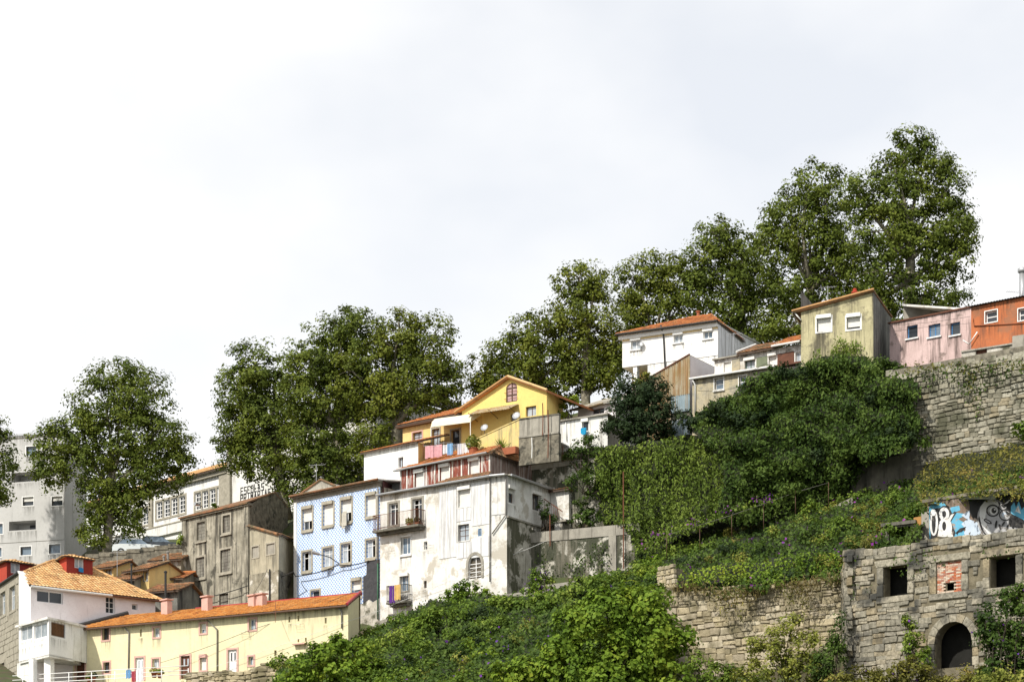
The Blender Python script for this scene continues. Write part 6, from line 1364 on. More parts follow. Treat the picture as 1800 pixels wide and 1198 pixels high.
# block parapet along the stair street
f = Fac(660, 148.5, 1118, 141.5)
R = thing('street_parapet', 'low grey block parapet climbing past the white house above creepers', 'wall', f.w(f.L/2, 21))
pts = [(660,1092),(760,1064),(840,1040),(866,1046),(918,1040),(921,1032),(1000,1022),(1060,1010),(1118,992)]
for i in range(len(pts)-1):
    (xa, ya), (xb, yb) = pts[i], pts[i+1]; ua, ub = f.u(xa), f.u(xb)
    mb = MB(); mb.fprism(f, [(ua,f.z(xa,ya)-1.6),(ub-.01,f.z(xb,yb)-1.6),(ub-.01,f.z(xb,yb)),(ua,f.z(xa,ya))], -.25, 0); mb.build('parapet_section', m_conc, R)
# cream stone wall, lower centre right
f = Fac(1150, 126.2, 1490, 119.6); ztL = f.z(1320,1032); zb = f.z(1320,1215)
R = thing('cream_stone_wall', 'sunlit cream rubble stone wall left of the ruin', 'stone wall', f.w(f.L/2, zb)); wall(R, f, zb-2, ztL-.05, [], m_mortar_l, 'wall_core', out=-.06)
lay_stones(R, f, f.u(1166), f.u(1480), f.z(1320,1185), ztL, stone_meshes('stone', m_st_cream, seed=5, bev=.13, jit=.06), (.28,.52), (.32,.9), .4, seed=6)
# pale pillar at its left end
q = Fac(1160, 127, 1184, 126); R = thing('rubble_pier', 'pale rubble pier at the left end of the cream wall', 'pier', q.w(q.L/2, 18)); mb = MB(); mb.fbox(q, 0, q.L, 17, q.z(1172,1000), -.8, 0); mb.build('pier_core', m_mortar_l, R); lay_stones(R, q, 0, q.L, q.z(1172,1032), q.z(1172,1000), stone_meshes('stone', m_st_cream, seed=8), (.2,.34), (.2,.4), .3, seed=9, proud=.06)
m_shade_black = M('shade_black_interior', (.02,.02,.018), (.012,.012,.01), 2)  # darkness inside the ruin put into a near-black colour
# ---- ruin with openings
f, s = Fac(1488, 112.4, 1860, 104.2), Fac(1478, 120, 1488, 112.4); z0 = f.z(1600,1215); zt = f.z(1600,962)
R = thing('stone_ruin', 'roofless stone ruin with square window openings and dark archway', 'ruin', f.w(f.L/2, z0)); H = []
def opn(a, b, c, d): xc = (a+b)/2; return (f.u(a), f.u(b), f.z(xc,d), f.z(xc,c))
o1, o2, o3 = opn(1553,1595,994,1046), opn(1646,1690,986,1040), opn(1740,1785,977,1031)
ua, ub = f.u(1643), f.u(1709); za, zs_ = f.z(1676,1172), f.z(1676,1128); uc, rr = (ua+ub)/2, (ub-ua)/2
arch = [(ua,za),(ub,za),(ub,zs_)]+[(uc+rr*math.cos(t), zs_+rr*.98*math.sin(t)) for t in [math.pi*k/12 for k in range(1,12)]]+[(ua,zs_)]
wall(R, f, z0, zt-.1, [o1, o2, o3, arch], m_mortar_l, 'wall_core', rev=.7, out=-.06)
wall(R, s, z0, zt-.1, [], m_mortar_l, 'wall_core', out=-.02); closed(R, [tuple(f.B), V2(f,f.L,-6), V2(f,0,-6), tuple(s.A)], z0, zt-.2, m_shade_black); slab(R, [f.w(0,zt-.2,-.1), f.w(f.L,zt-.2,-.1), f.w(f.L,zt-.2,-6), f.w(0,zt-.2,-6)], .3, m_shade_black, 'vault_top')
mb = MB(); mb.face([f.w(.1,z0,-1.4), f.w(f.L,z0,-1.4), f.w(f.L,zt-.25,-1.4), f.w(.1,zt-.25,-1.4)]); mb.build('blackout_wall', m_shade_black, R)  # added partition close behind the openings, keeps them black in sunlight
sm = stone_meshes('stone', m_st_ruin, seed=12, bev=.08, jit=.04); sw = .42
def hit(h, a, b, c, d, m): return a < h[1]+m and b > h[0]-m and c < h[3]+m and d > h[2]-m
def skip(a, b, c, d):
    if any(hit(h, a+.08, b-.08, c+.05, d-.05, sw-.02) for h in (o1, o2, o3)): return True
    if a < ub+.02 and b > ua-.02 and c < zs_: return True
    return any(math.hypot(x-uc, y-zs_) < rr+.38 for x in (a,(a+b)/2,b) for y in (c,d)) and d > zs_-.3
lay_stones(R, f, .05, f.u(1806), z0+.6, f.z(1600,1060), sm, (.2,.48), (.26,.95), .4, skip, seed=13); lay_stones(R, f, .05, f.u(1806), f.z(1600,1060), zt, sm, (.2,.44), (.26,.9), .4, skip, seed=14)
lay_stones(R, s, 0, s.L, z0+.6, zt, sm, (.3,.5), (.5,.9), .3, None, seed=15, proud=-.01)
def ashlar(u0, u1, z0, z1, name, out=.06):
    o = bpy.data.objects.new(name, random.choice(sm)); link(o); o.parent = R; o.location = f.w((u0+u1)/2, (z0+z1)/2, out-.2)-rootloc(R); o.scale = (u1-u0-.02, .4, z1-z0-.02); o.rotation_euler = (0, 0, math.atan2(f.d.y, f.d.x))
for h in (o1, o2, o3):
    ashlar(h[0]-sw-.15, h[1]+sw+.15, h[3], h[3]+sw, 'lintel'); ashlar(h[0]-sw, h[1]+sw, h[2]-sw*.9, h[2], 'sill_stone')
    zc = (h[2]+h[3])/2+random.uniform(-.2,.2)
    for (a, b) in ((h[0]-sw, h[0]), (h[1], h[1]+sw)): ashlar(a, b, h[2], zc, 'jamb'); ashlar(a, b, zc, h[3], 'jamb')
for k in range(9):
    t0, t1 = math.pi*k/9, math.pi*(k+1)/9; mb = MB(); q = [(uc+r_*math.cos(t), zs_+r_*math.sin(t)) for (r_, t) in ((rr,t0+.01),(rr+.42,t0+.01),(rr+.42,t1-.01),(rr,t1-.01))]; mb.fprism(f, q, -.3, .06+.02*(k%2)); mb.build('voussoir', m_st_ruin, R)
for sd_ in (0, 1):
    z = za
    while z < zs_-.1: h_ = min(.5, zs_-z); ashlar(*((ua-.4, ua) if sd_ == 0 else (ub, ub+.4)), z, z+h_, 'jamb'); z += h_
mb = MB(); rs_ = random.Random(2); z = o2[2]; row = 0; bh = (f.z(1672,1035)-f.z(1672,1024))
m_brick = Mtile('brick', [(.36,.10,.05),(.45,.16,.08),(.55,.50,.40),(.30,.08,.05),(.60,.55,.45)], moss=(.5,.47,.4), mth=.64); hb = (f.u(1662), f.u(1674), f.z(1668,1036), f.z(1668,1024))
while z < o2[3]-.02:
    u = o2[0]-(.12 if row % 2 else 0)
    while u < o2[1]:
        a, b = max(u, o2[0]), min(u+.25, o2[1])
        if b-a > .04 and not (a < hb[1] and b > hb[0] and z < hb[3] and z+.08 > hb[2]): mb.fbox(f, a+.006, b-.006, z+.006, min(z+.085, o2[3]), -.22, -.1+rs_.uniform(-.012,.012))
        u += .25
    z += .09; row += 1
bi = mb.build('brick_infill', m_brick, R); bi['kind'] = 'stuff'; bi['label'] = 'red and cream brick infill with a small dark hole'
mb = MB()
for (a, b, c, d) in ((o2[0],o2[1],o2[2],hb[2]),(o2[0],o2[1],hb[3],o2[3]),(o2[0],hb[0],hb[2],hb[3]),(hb[1],o2[1],hb[2],hb[3])): mb.face([f.w(a,c,-.2), f.w(b,c,-.2), f.w(b,d,-.2), f.w(a,d,-.2)])
mb.build('brick_mortar', m_mortar_l, R)
# ---- graffiti wall
f = Fac(1630, 118.8, 1860, 113.2); zt, zb = f.z(1640,884), f.z(1640,953); R = thing('graffiti_wall', 'brick wall with blue, white and black graffiti above the ruin', 'wall', f.w(f.L/2, zb))
m_gbrick = M('orange_block_wall', (.27,.19,.14), (.18,.14,.11), 2.5, spot=(.4,.38,.33), pth=.58, pscale=1.4, bump=.6)
wall(R, f, zb-.8, zt+.1, [], m_gbrick, 'wall_face'); mb = MB(); mb.fbox(f, -.3, f.L, zt+.1, zt+.28, -.6, .08); mb.build('coping', m_rubble, R); slab(R, [f.w(0,zt,-.02), f.w(f.L,zt,-.02), f.w(f.L,zt,-2), f.w(0,zt,-2)], .2, m_conc_dark, 'wall_top')
pc = {'w': M('graffiti_white', (.72,.72,.71), (.6,.6,.59), 2, spot=(.34,.27,.22), pth=.64, pscale=2.5), 'c': M('graffiti_blue', (.14,.42,.60), (.10,.34,.50), 2, spot=(.34,.27,.22), pth=.62, pscale=2.5), 'k': M('graffiti_black', (.02,.02,.022), (.045,.045,.045), 2, spot=(.16,.14,.12), pth=.62, pscale=2.5), 'g': M('graffiti_grey', (.46,.46,.47), (.3,.3,.31), 3, spot=(.15,.14,.13), pth=.6, pscale=2.5), 'l': M('graffiti_pale_blue', (.52,.60,.70), (.44,.52,.62), 2, spot=(.34,.27,.22), pth=.62, pscale=2.5)}
lay = [0]
def paint(col, pts):
    lay[0] += 1; o = .004+.0022*lay[0]; q = [(f.u(x), f.z(x, y)) for x, y in pts]
    A2 = sum(q[i][0]*q[(i+1)%len(q)][1]-q[(i+1)%len(q)][0]*q[i][1] for i in range(len(q)))
    if A2 < 0: q = q[::-1]
    mb = MB(); r = delaunay_2d_cdt([Vector(p) for p in q], [(i,(i+1)%len(q)) for i in range(len(q))], [], 0, 1e-5)
    for t in r[2]:
        p = [r[0][i] for i in t]
        if inpoly(sum(v.x for v in p)/3, sum(v.y for v in p)/3, q):
            if (p[1]-p[0]).cross(p[2]-p[0]) < 0: p = p[::-1]
            mb.face([f.w(v.x, v.y, o) for v in p])
    mb.build('painted_shape', pc[col], R)
def ell(cx, cy, rx, ry, n=20, a=0): return [(cx+rx*math.cos(t)*math.cos(a)-ry*math.sin(t)*math.sin(a), cy+rx*math.cos(t)*math.sin(a)+ry*math.sin(t)*math.cos(a)) for t in [2*math.pi*k/n for k in range(n)]]
def ann(col, c1, cx, cy, rx, ry, w): paint(col, ell(cx,cy,rx,ry)); paint(c1, ell(cx,cy,rx-w,ry-w))
paint('c', [(1633,890),(1645,880),(1660,884),(1668,892),(1686,888),(1688,896),(1678,900),(1700,903),(1684,912),(1704,922),(1690,928),(1700,938),(1690,945),(1634,948)])
paint('l', [(1690,905),(1705,896),(1704,912),(1722,918),(1738,940),(1690,943),(1698,930),(1690,920),(1700,912)])
paint('k', [(1634,900),(1642,893),(1652,892),(1658,888),(1668,889),(1674,902),(1678,898),(1682,900),(1672,916),(1680,936),(1676,946),(1636,947)])
ann('w','k', 1641.5, 918, 7.5, 23, 4); paint('w', ell(1641,900,5,6)); paint('w', ell(1660,903,9,12)); paint('k', ell(1660,903,3.5,6)); paint('w', ell(1662,927,12,18)); paint('k', ell(1660,924,3.5,8)); paint('w', [(1664,918),(1672,904),(1678,902),(1668,920)]); paint('w', [(1650,932),(1674,934),(1677,946),(1648,946)])
paint('k', [(1680,936),(1688,928),(1699,925),(1694,931),(1684,940)]); paint('c', ell(1690,939,6,4))
paint('k', [(1703,876),(1722,872),(1745,872),(1800,866),(1850,864),(1850,940),(1752,942),(1726,925),(1706,905)])
paint('g', ell(1746,912,28,36)); paint('k', ell(1746,912,25,33)); paint('g', ell(1749,915,23,31)); paint('w', [(1722,905),(1724,890),(1733,879),(1745,877),(1755,882),(1757,890),(1742,888),(1734,897),(1732,915),(1744,937),(1738,938),(1726,922)])
ann('k','g', 1746, 897, 12, 11, 2.5); paint('w', ell(1747,897,7,7)); paint('k', ell(1748,897,4.5,5)); paint('w', ell(1749.5,895,1.6,1.8)); paint('k', ell(1737,916,8,3.2,14,.5)); paint('g', ell(1737,916,5.5,1.4,14,.5))
ann('k','g', 1764, 890, 8, 7, 1.8); ann('k','g', 1768, 905, 11, 10, 2); paint('l', ell(1766,904,4,4)); paint('k', [(1760,888),(1776,876),(1786,868),(1788,871),(1779,881),(1766,893)]); paint('w', [(1764,887),(1776,878),(1782,873),(1772,884)])
paint('c', [(1778,890),(1784,882),(1787,892),(1792,880),(1797,896),(1803,888),(1803,915),(1790,908),(1778,902)]); paint('w', [(1786,898),(1791,888),(1796,903)]); paint('k', [(1770,898),(1800,914),(1810,930),(1806,934),(1792,918),(1770,903)]); paint('g', [(1758,930),(1770,924),(1800,930),(1800,936),(1765,938)])
for (x, y, rx, ry, a) in [(1752,921,2,7,.2),(1759,926,2,6,-.3),(1765,920,1.5,5,.6),(1772,928,2,6,.1),(1781,925,1.6,6,-.4)]: paint('k', ell(x,y,rx,ry,10,a))
q = Fac(1606, 119.6, 1633, 118.7); R = thing('broken_pier', 'broken orange and grey wall stub left of the graffiti', 'pier', q.w(q.L/2, zb)); mb = MB(); mb.fbox(q, 0, q.L*.5, zb-.8, q.z(1612,908), -.4, 0); mb.build('orange_part', M('orange_stain', (.42,.22,.06), (.3,.16,.06), 2, bump=.5), R); mb = MB(); mb.fbox(q, q.L*.52, q.L, zb-.8, q.z(1625,900), -.4, .02); mb.build('grey_part', m_conc, R)
# niche: dark little opening in the bank
q = Fac(1556, 120.5, 1606, 119.5); R = thing('bank_niche', 'dark little masonry niche in the planted bank', 'niche', q.w(q.L/2, q.z(1580,962))); zt = q.z(1580,920); wall(R, q, q.z(1580,975), zt, [(q.u(1562),q.u(1600),q.z(1580,952),q.z(1580,926))], m_conc_dark, 'front', rev=1.0); slab(R, [q.w(-.2,zt+.1,.2), q.w(q.L+.2,zt+.1,.2), q.w(q.L+.2,zt+.1,-1.5), q.w(-.2,zt+.1,-1.5)], .2, m_conc_dark, 'cap'); closed(R, [V2(q,q.L,-1.2), V2(q,0,-1.2)], q.z(1580,975), zt, m_conc_dark)
# rubble wall at the end of the yellow terrace
f = Fac(326, 142.2, 500, 137.6); R = thing('garden_rubble_wall', 'low rubble stone wall below the yellow terraced house', 'stone wall', f.w(f.L/2, f.z(410,1225)))
prof = [(326,1178),(380,1175),(420,1180),(452,1167),(486,1158),(500,1160)]
def top_at(u):
    for (a, b), (c, d) in zip(prof[:-1], prof[1:]):
        if f.u(a) <= u <= f.u(c): t = (u-f.u(a))/(f.u(c)-f.u(a)); return f.z(a,b)*(1-t)+f.z(c,d)*t
    return f.z(500,1160)
wall(R, f, f.z(410,1230), [(f.u(a), f.z(a,b)-.12) for a, b in prof], [], m_mortar_l, 'wall_core', out=-.08); lay_stones(R, f, 0, f.L-.2, f.z(410,1204), f.z(480,1160), stone_meshes('stone', m_st_cream, seed=21, bev=.2, jit=.09), (.26,.42), (.35,.8), .35, lambda a,b,c,d: d > top_at((a+b)/2)+.05, seed=22)
# ---- cables
def cable(pts, label, r=.022, mat=None, sag=.0):
    ps = [P(*p) for p in pts]; out = []
    for a, b in zip(ps[:-1], ps[1:]):
        for k in range(8): t = k/8; out.append(a.lerp(b, t)-Vector((0,0,sag*4*t*(1-t))))
    out.append(ps[-1]); mb = MB(); mb.tube(out, r, 5); solo(mb, 'cable', mat or m_cable, label, 'cable')
cable([(326,1056,165.2),(438,1028,159.2),(516,1004,156.4),(522,1012,157.6),(596,992,154.5),(648,985,152.8)], 'thick black cable drooping across the derelict and blue tiled houses', .04, sag=.15)
cable([(282,1164,147.3),(436,1108,143.8),(612,1043,141.5),(668,1020,148)], 'thin dark wire rising from the brown door across the yellow terrace', .016, sag=.1)
cable([(366,1174,145.5),(610,1091,139.8),(700,1058,150),(864,985,145.2),(960,950,147)], 'thin pale wire crossing from yellow terrace to the white house', .014, m_wpipe, .1)
cable([(700,1048,150.4),(864,1000,145.2),(919,962,146)], 'lower thin wire along the white house front', .012, m_wpipe, .05)
mb = MB(); a = P(484,1093,141.5); mb.tube([a, P(484,1054,143.5)], .02, 5); mb.tube([P(481,1070,142.5), P(487,1066,142.5)], .01, 4); solo(mb, 'roof_aerial', m_rustmetal, 'thin rusty aerial pole at the yellow terrace roof', 'aerial')
q = Fac(321, 166.2, 438, 160); 
p = P(356, 903, 166.5); R = thing('street_lamp', 'grey street lamp on a pole before the school windows', 'street lamp', p-Vector((0,0,3))); pipe(R, [p-Vector((0,0,3)), P(356,890,166.5)], .05, m_pipe, 'pole'); pipe(R, [P(356,890,166.5), P(350,887,166)], .035, m_pipe, 'arm'); mb = MB(); mb.tube([P(350,887,166), P(342,885,165.6)], .1, 8, r2=.16); mb.build('lamp_head', m_alu, R)

# ================================================================ trees
G1 = 'plane trees along the hilltop'
tree('plane_tree', 'plane tree cut by the left picture edge before the grey block', (-30,975,172), [(-12,800,34,62),(-22,850,42,40),(-25,745,28,40)], l_plane, .3, group=G1)
tree('plane_tree', 'free-standing plane tree with pale limbs in front of the school wing', (186,975,171.5), [(205,672,48,40),(180,715,52,48),(250,700,48,50),(272,770,58,56),(215,770,62,58),(140,770,45,40),(92,785,38,42),(85,828,32,32),(150,815,48,40),(310,800,32,48),(275,838,48,36),(205,835,55,42),(180,885,42,36),(205,925,50,36),(165,940,28,28),(225,880,42,38)], l_plane, .45, fork=.34, group=G1)
tree('plane_tree', 'plane tree left of three before the tall school block', (505,905,172), [(455,650,55,48),(425,690,44,48),(480,690,60,52),(425,745,40,40),(470,745,58,50),(412,795,40,40),(462,800,54,46),(505,790,52,48),(508,842,34,28)], l_plane, .5, fork=.35, group=G1)
tree('plane_tree', 'tallest middle plane tree before the tall school block', (598,870,169), [(625,575,44,42),(590,610,58,52),(548,640,52,48),(640,640,56,50),(575,690,60,52),(530,700,48,48),(640,705,48,40),(555,760,52,44),(600,790,48,44),(560,820,52,40),(610,840,40,34),(540,860,40,30)], l_plane, .55, fork=.36, group=G1)
tree('plane_tree', 'plane tree right of three before the school, above the yellow house', (690,850,167), [(700,590,46,42),(752,610,50,56),(690,640,52,50),(745,670,56,46),(785,660,28,42),(700,700,52,40),(660,690,40,46),(770,705,36,24),(660,770,34,40),(640,810,34,34),(615,660,34,50)], l_planey, .5, fork=.34, group=G1)
tree('plane_tree', 'rounded plane tree behind the yellow gabled house', (930,770,168), [(900,620,46,38),(862,650,34,36),(940,590,48,40),(965,640,50,44),(905,660,52,32),(845,680,22,28),(990,680,40,34),(940,680,40,26),(880,690,36,18),(1010,640,34,36)], l_planey, .45, fork=.4, group=G1)
tree('plane_tree', 'narrow plane tree rising between yellow house and white upper house', (1030,740,167), [(1010,500,34,36),(1040,500,32,34),(1025,545,46,42),(990,580,42,40),(1050,590,44,44),(1025,635,48,40),(1075,630,28,44),(1060,670,30,28)], l_planey, .45, fork=.4, group=G1)
tree('plane_tree', 'yellowish plane tree directly behind the white upper house', (1150,720,172), [(1120,500,40,42),(1165,480,44,42),(1105,550,36,40),(1150,540,52,46),(1200,500,34,46),(1195,550,40,36),(1110,600,36,32),(1085,640,24,40)], l_planey, .45, fork=.4, group=G1)
tree('plane_tree', 'plane tree with dark limbs right of the white upper house', (1310,690,168), [(1265,420,42,36),(1240,465,40,42),(1300,440,44,46),(1280,500,56,46),(1325,490,42,52),(1335,555,46,36),(1290,550,40,30),(1350,600,44,26),(1300,595,44,34),(1225,520,36,36)], l_plane, .45, fork=.4, group=G1)
tree('plane_tree', 'plane tree behind the olive stained house', (1425,660,163), [(1432,325,46,38),(1385,370,42,40),(1455,370,46,44),(1370,430,48,50),(1430,430,56,52),(1470,460,40,56),(1400,500,56,46),(1380,560,38,38),(1455,520,44,36),(1500,480,40,50),(1380,595,40,28)], l_plane, .5, fork=.4, group=G1)
tree('plane_tree', 'tallest plane tree at right behind the olive and pink houses', (1600,640,158), [(1595,265,44,38),(1625,300,46,44),(1565,310,36,40),(1515,345,34,40),(1660,330,36,46),(1590,350,54,46),(1540,410,56,54),(1645,400,60,50),(1690,400,26,44),(1600,430,52,46),(1670,460,42,40),(1540,480,48,46),(1640,510,50,30),(1590,510,46,34),(1675,530,30,20),(1545,540,44,40),(1600,560,50,26)], l_plane, .55, fork=.45, group=G1)
tree('laurel_tree', 'dense dark round tree between the white shed and corrugated shed', (1128,795,147.6), [(1127,715,50,46),(1095,740,38,38),(1160,735,38,40),(1110,690,36,30),(1150,690,34,30),(1128,755,55,30)], l_dark, .22, fork=.3, bark=m_bark_dark, dens=6, per=50, cr=.5, ls=.17, depth=.9, flat=.9)
bush('light_shrub', 'light green leafy shrub sprouting above the dark round tree', (1134,700,151), [(1130,668,12,14),(1142,660,9,12),(1120,672,8,8)], l_light, cr=.3, ls=.2)
bush('garden_shrub', 'light green bush between the yellow house and cream house', (1000,740,155.2), [(1000,715,20,18),(990,725,14,12),(1012,702,12,9)], l_bright, cr=.35, ls=.2)
bush('garden_bush', 'dark leafy bush in front of the white shed', (1025,830,148.6), [(1030,785,30,22),(1010,800,22,18),(1050,800,28,22),(1038,768,12,10)], l_ivydark, cr=.4, ls=.18)
bush('hanging_bush', 'broad dark bush hanging over the mossy grey wall', (1030,860,147), [(1025,838,30,20),(1048,850,26,26),(1000,850,18,12),(1045,822,24,18)], l_ivydark, cr=.4, ls=.16)
bush('stair_shrub', 'bright leafed shrub beside the annex stair', (1022,935,146.6), [(1018,885,10,12),(1028,895,12,14),(1020,912,24,16),(1040,910,20,22)], l_ivydark, cr=.35, ls=.2)
bush('stair_creeper', 'dry climber beside the dark window of the white house', (958,925,147.6), [(955,890,12,22),(965,905,14,14),(975,908,12,8)], l_ivydark, cr=.3, ls=.14, dens=7)
bush('wall_weed', 'green tuft growing at the top left of the derelict house', (318,950,165.6), [(317,945,5,10),(316,952,4,6)], l_bright, cr=.25, ls=.15, dens=10)
bush('wall_weed', 'small weed on the roof edge of the derelict house', (376,900,164), [(376,893,5,7)], l_bright, cr=.25, ls=.18, dens=14)
# ================================================================ ivy and creepers
creeper('ivy_curtain', 'pale ivy curtain hanging over the wall right of the coping wall', [(1052,795),(1075,782),(1110,784),(1150,776),(1200,768),(1235,765),(1262,780),(1290,800),(1300,860),(1290,905),(1240,925),(1180,950),(1150,975),(1122,985),(1112,950),(1098,925),(1062,918),(1052,880),(1046,830)],
    [(1050,800,147.2),(1050,920,147.0),(1110,930,144.5),(1120,980,143.4),(1200,780,145),(1200,940,142.4),(1290,800,141.5),(1290,900,140.6)], l_ivy, 'ivy', dens=170, ls=.23, thick=.5, amp=.5, seed=3, up=.2, strand=.85, droop=(0,-.2,-1.0), aspect=.5, bs=30)
creeper('vine_mass', 'huge dark green vine mass spilling from the olive house down the wall', [(1218,752),(1222,730),(1250,708),(1290,692),(1310,668),(1345,655),(1400,648),(1440,632),(1470,626),(1500,628),(1540,632),(1580,640),(1606,650),(1615,680),(1605,720),(1622,740),(1600,790),(1560,800),(1520,818),(1500,850),(1460,880),(1400,895),(1340,915),(1290,925),(1262,905),(1275,850),(1262,800),(1240,775)],
    [(1225,740,146),(1310,670,143.8),(1420,645,140.4),(1540,640,138.2),(1600,670,133.8),(1615,740,132.8),(1240,780,142.5),(1300,900,139.2),(1400,780,138.4),(1500,840,135.6),(1560,790,133.6),(1450,890,136.6)], l_ivydark, 'vine', dens=150, ls=.25, thick=.9, amp=1.7, seed=5, up=.35, strand=.25, mounds=[(16,l_ivydark,.5,1.1,.22),(9,l_dark,.6,1.2,.2)], droop=(-.1,-.3,-.7), aspect=.55, bs=46)
creeper('climbing_vine', 'vine tongues climbing the front of the olive stained house', [(1412,650),(1420,628),(1426,655),(1432,622),(1440,612),(1446,640),(1456,628),(1466,600),(1478,592),(1490,605),(1505,600),(1515,612),(1508,632),(1522,640),(1534,625),(1540,650),(1535,662),(1412,668)],
    [(1410,650,141.2),(1470,620,140.4),(1540,640,139.2)], l_ivy, 'vine', dens=190, ls=.22, thick=.4, amp=.2, seed=8, back=False, up=.3, droop=(0,-.3,.8), aspect=.4)
creeper('wall_creeper', 'dark creeper patches on the peeling coping wall', [(948,972),(962,970),(978,985),(990,990),(1010,980),(1030,975),(1044,955),(1058,952),(1070,965),(1072,1000),(1040,1010),(1010,1004),(985,1012),(960,1025),(940,1040),(945,1005)],
    [(950,980,147.5),(1070,990,145.1)], l_ivydark, 'creeper', dens=110, ls=.16, thick=.25, amp=.12, seed=12, back=False, clump=.25)
creeper('flowering_creeper', 'flower-dotted creeper covering the bank between vine wall and ruin', TERR_POLY,
    TERR, l_ivydark, 'creeper', dens=200, ls=.21, thick=.9, amp=1.5, seed=21, up=.6, flowers=170, fmat=l_flower, bs=24, fsize=.17, mounds=[(52,l_morning,.35,.8,.18),(24,l_dry,.35,.7,.16),(26,l_light,.25,.5,.15),(16,l_dark,.3,.7,.15)])  # darker mat, brighter mounds: shadow bands and highlights put into leaf colours
creeper('dry_creeper', 'drier yellow-green scrub along the foot of the big stone wall', [(1606,850),(1630,815),(1680,800),(1720,800),(1760,785),(1808,778),(1808,870),(1760,872),(1700,876),(1650,882),(1625,890)],
    [(1610,850,130.5),(1700,800,130),(1800,790,126),(1700,870,118.4),(1800,860,114.8),(1630,885,120)], l_dry, 'scrub', dens=220, ls=.2, thick=1.0, amp=1.2, seed=31, up=.6, aspect=.45)
creeper('grass_fringe', 'tufts of dry grass along the top of the cream stone wall', [(1166,1030),(1200,1026),(1240,1030),(1290,1036),(1340,1028),(1400,1020),(1478,1006),(1478,1030),(1440,1026),(1425,1050),(1400,1048),(1390,1030),(1340,1038),(1320,1062),(1300,1048),(1262,1052),(1250,1042),(1200,1040),(1166,1040)],
    [(1166,1035,125.2),(1320,1035,122.2),(1478,1020,119.2)], l_grass, 'grass', dens=170, ls=.28, thick=.5, amp=.2, seed=33, back=False, up=.2, droop=(0,-.2,-.5), aspect=.18)
creeper('hedge_band', 'bright green shrub band just above the cream stone wall', [(1190,1012),(1230,1000),(1280,988),(1340,985),(1400,975),(1478,970),(1478,1002),(1430,1010),(1380,1018),(1320,1024),(1260,1022),(1200,1028)],
    [(1190,1010,126),(1330,1000,124.6),(1478,985,121.8),(1330,1022,123)], l_bright, 'shrub', dens=150, ls=.17, thick=.8, amp=.6, seed=35, up=.7, bs=24)
creeper('wall_tufts', 'grass tufts and weeds along the top of the big stone wall', [(1588,640),(1620,634),(1660,640),(1700,636),(1740,640),(1800,628),(1808,645),(1790,652),(1760,646),(1725,660),(1716,690),(1700,692),(1698,660),(1670,655),(1640,650),(1610,660),(1590,655)],
    [(1590,640,133.5),(1700,650,130.9),(1808,640,128.4)], l_dry, 'weeds', dens=110, ls=.2, thick=.5, amp=.2, seed=37, back=False, clump=.1, aspect=.35)
creeper('ruin_top_weeds', 'dry weeds along the broken top of the ruin below the graffiti', [(1560,962),(1610,955),(1650,948),(1700,942),(1740,940),(1800,935),(1808,948),(1760,952),(1720,950),(1680,956),(1640,958),(1600,968)],
    [(1560,962,113.2),(1700,950,110.5),(1808,940,107.5)], l_dry, 'weeds', dens=120, ls=.16, thick=.8, amp=.2, seed=39, back=False, clump=.1, aspect=.35)
# foreground creepers and trees
creeper('bank_creeper', 'thick creeper with violet flowers covering the bank below the white house', BANK_POLY,
    FRONT, l_ivydark, 'creeper', dens=210, ls=.22, thick=1.0, amp=1.9, seed=51, up=.65, flowers=150, fmat=l_blueflower, bs=28, fsize=.17, mounds=[(60,l_morning,.45,1.1,.2),(26,l_bright,.4,.9,.2),(16,l_light,.3,.6,.17),(16,l_dark,.4,.9,.16)])  # dark mat under bright mounds paints the bank's shade and sunlit clumps
creeper('hedge_strip', 'creeper strip climbing beside the end of the yellow terrace', [(626,1124),(660,1104),(700,1088),(735,1068),(765,1054),(770,1085),(710,1112),(640,1145)], [(630,1125,142.6),(700,1095,143.4),(765,1065,143),(640,1145,140)], l_morning, 'creeper', dens=170, ls=.19, thick=.7, amp=.5, seed=71, up=.6, bs=20)
ML = ['leafy creeper mound low on the bank just right of the yellow terrace','leafy creeper mound under the small lower balcony of white house','leafy creeper mound along the street parapet right of the arched window','dark creeper mound at bottom edge left of the broad-leaved tree','dark creeper mound touching upper left of the broad-leaved tree','leafy creeper mound below the peeling coping wall','bright leafy mound at bottom edge beside the light sapling','leafy mound at bottom edge against the broad-leaved tree']
for i_, (x, y, Y, lb, mt) in enumerate([(700,1150,131,[(690,1130,34,18),(725,1120,28,16),(660,1145,26,14)],l_morning),(790,1110,133,[(780,1085,36,18),(815,1078,30,16),(750,1100,26,16)],l_morning),(890,1090,134,[(880,1066,38,16),(925,1060,34,16),(850,1078,24,14)],l_morning),(770,1190,122,[(750,1160,40,24),(800,1150,34,22),(720,1180,34,20),(780,1190,60,18)],l_ivydark),(860,1150,126,[(850,1120,40,22),(895,1110,32,20),(840,1150,34,22)],l_ivydark),(990,1080,130,[(975,1052,34,18),(1020,1040,36,16),(1060,1030,30,16)],l_morning),(690,1205,122,[(680,1185,40,20),(720,1195,40,18)],l_bright),(830,1205,118,[(830,1185,36,22),(870,1175,28,24),(800,1198,40,14)],l_morning)]):
    bush('creeper_mound', ML[i_], (x, y+20, Y), lb, mt, cr=.5, ls=.21, dens=6, group='creeper mounds on the bank')
bush('parapet_bush', 'dense bright ivy mound at the foot of the arched window', (825,1060,143.2), [(825,1035,34,16),(800,1048,26,14),(848,1042,16,12)], l_bright, cr=.35, ls=.18, dens=9)
bush('corner_bush', 'ivy mound climbing the street parapet right of the white house', (955,1045,142.4), [(955,1028,26,16),(945,1012,14,12),(930,1035,14,10)], l_morning, cr=.35, ls=.18, dens=9, flowers=25, fmat=l_blueflower)
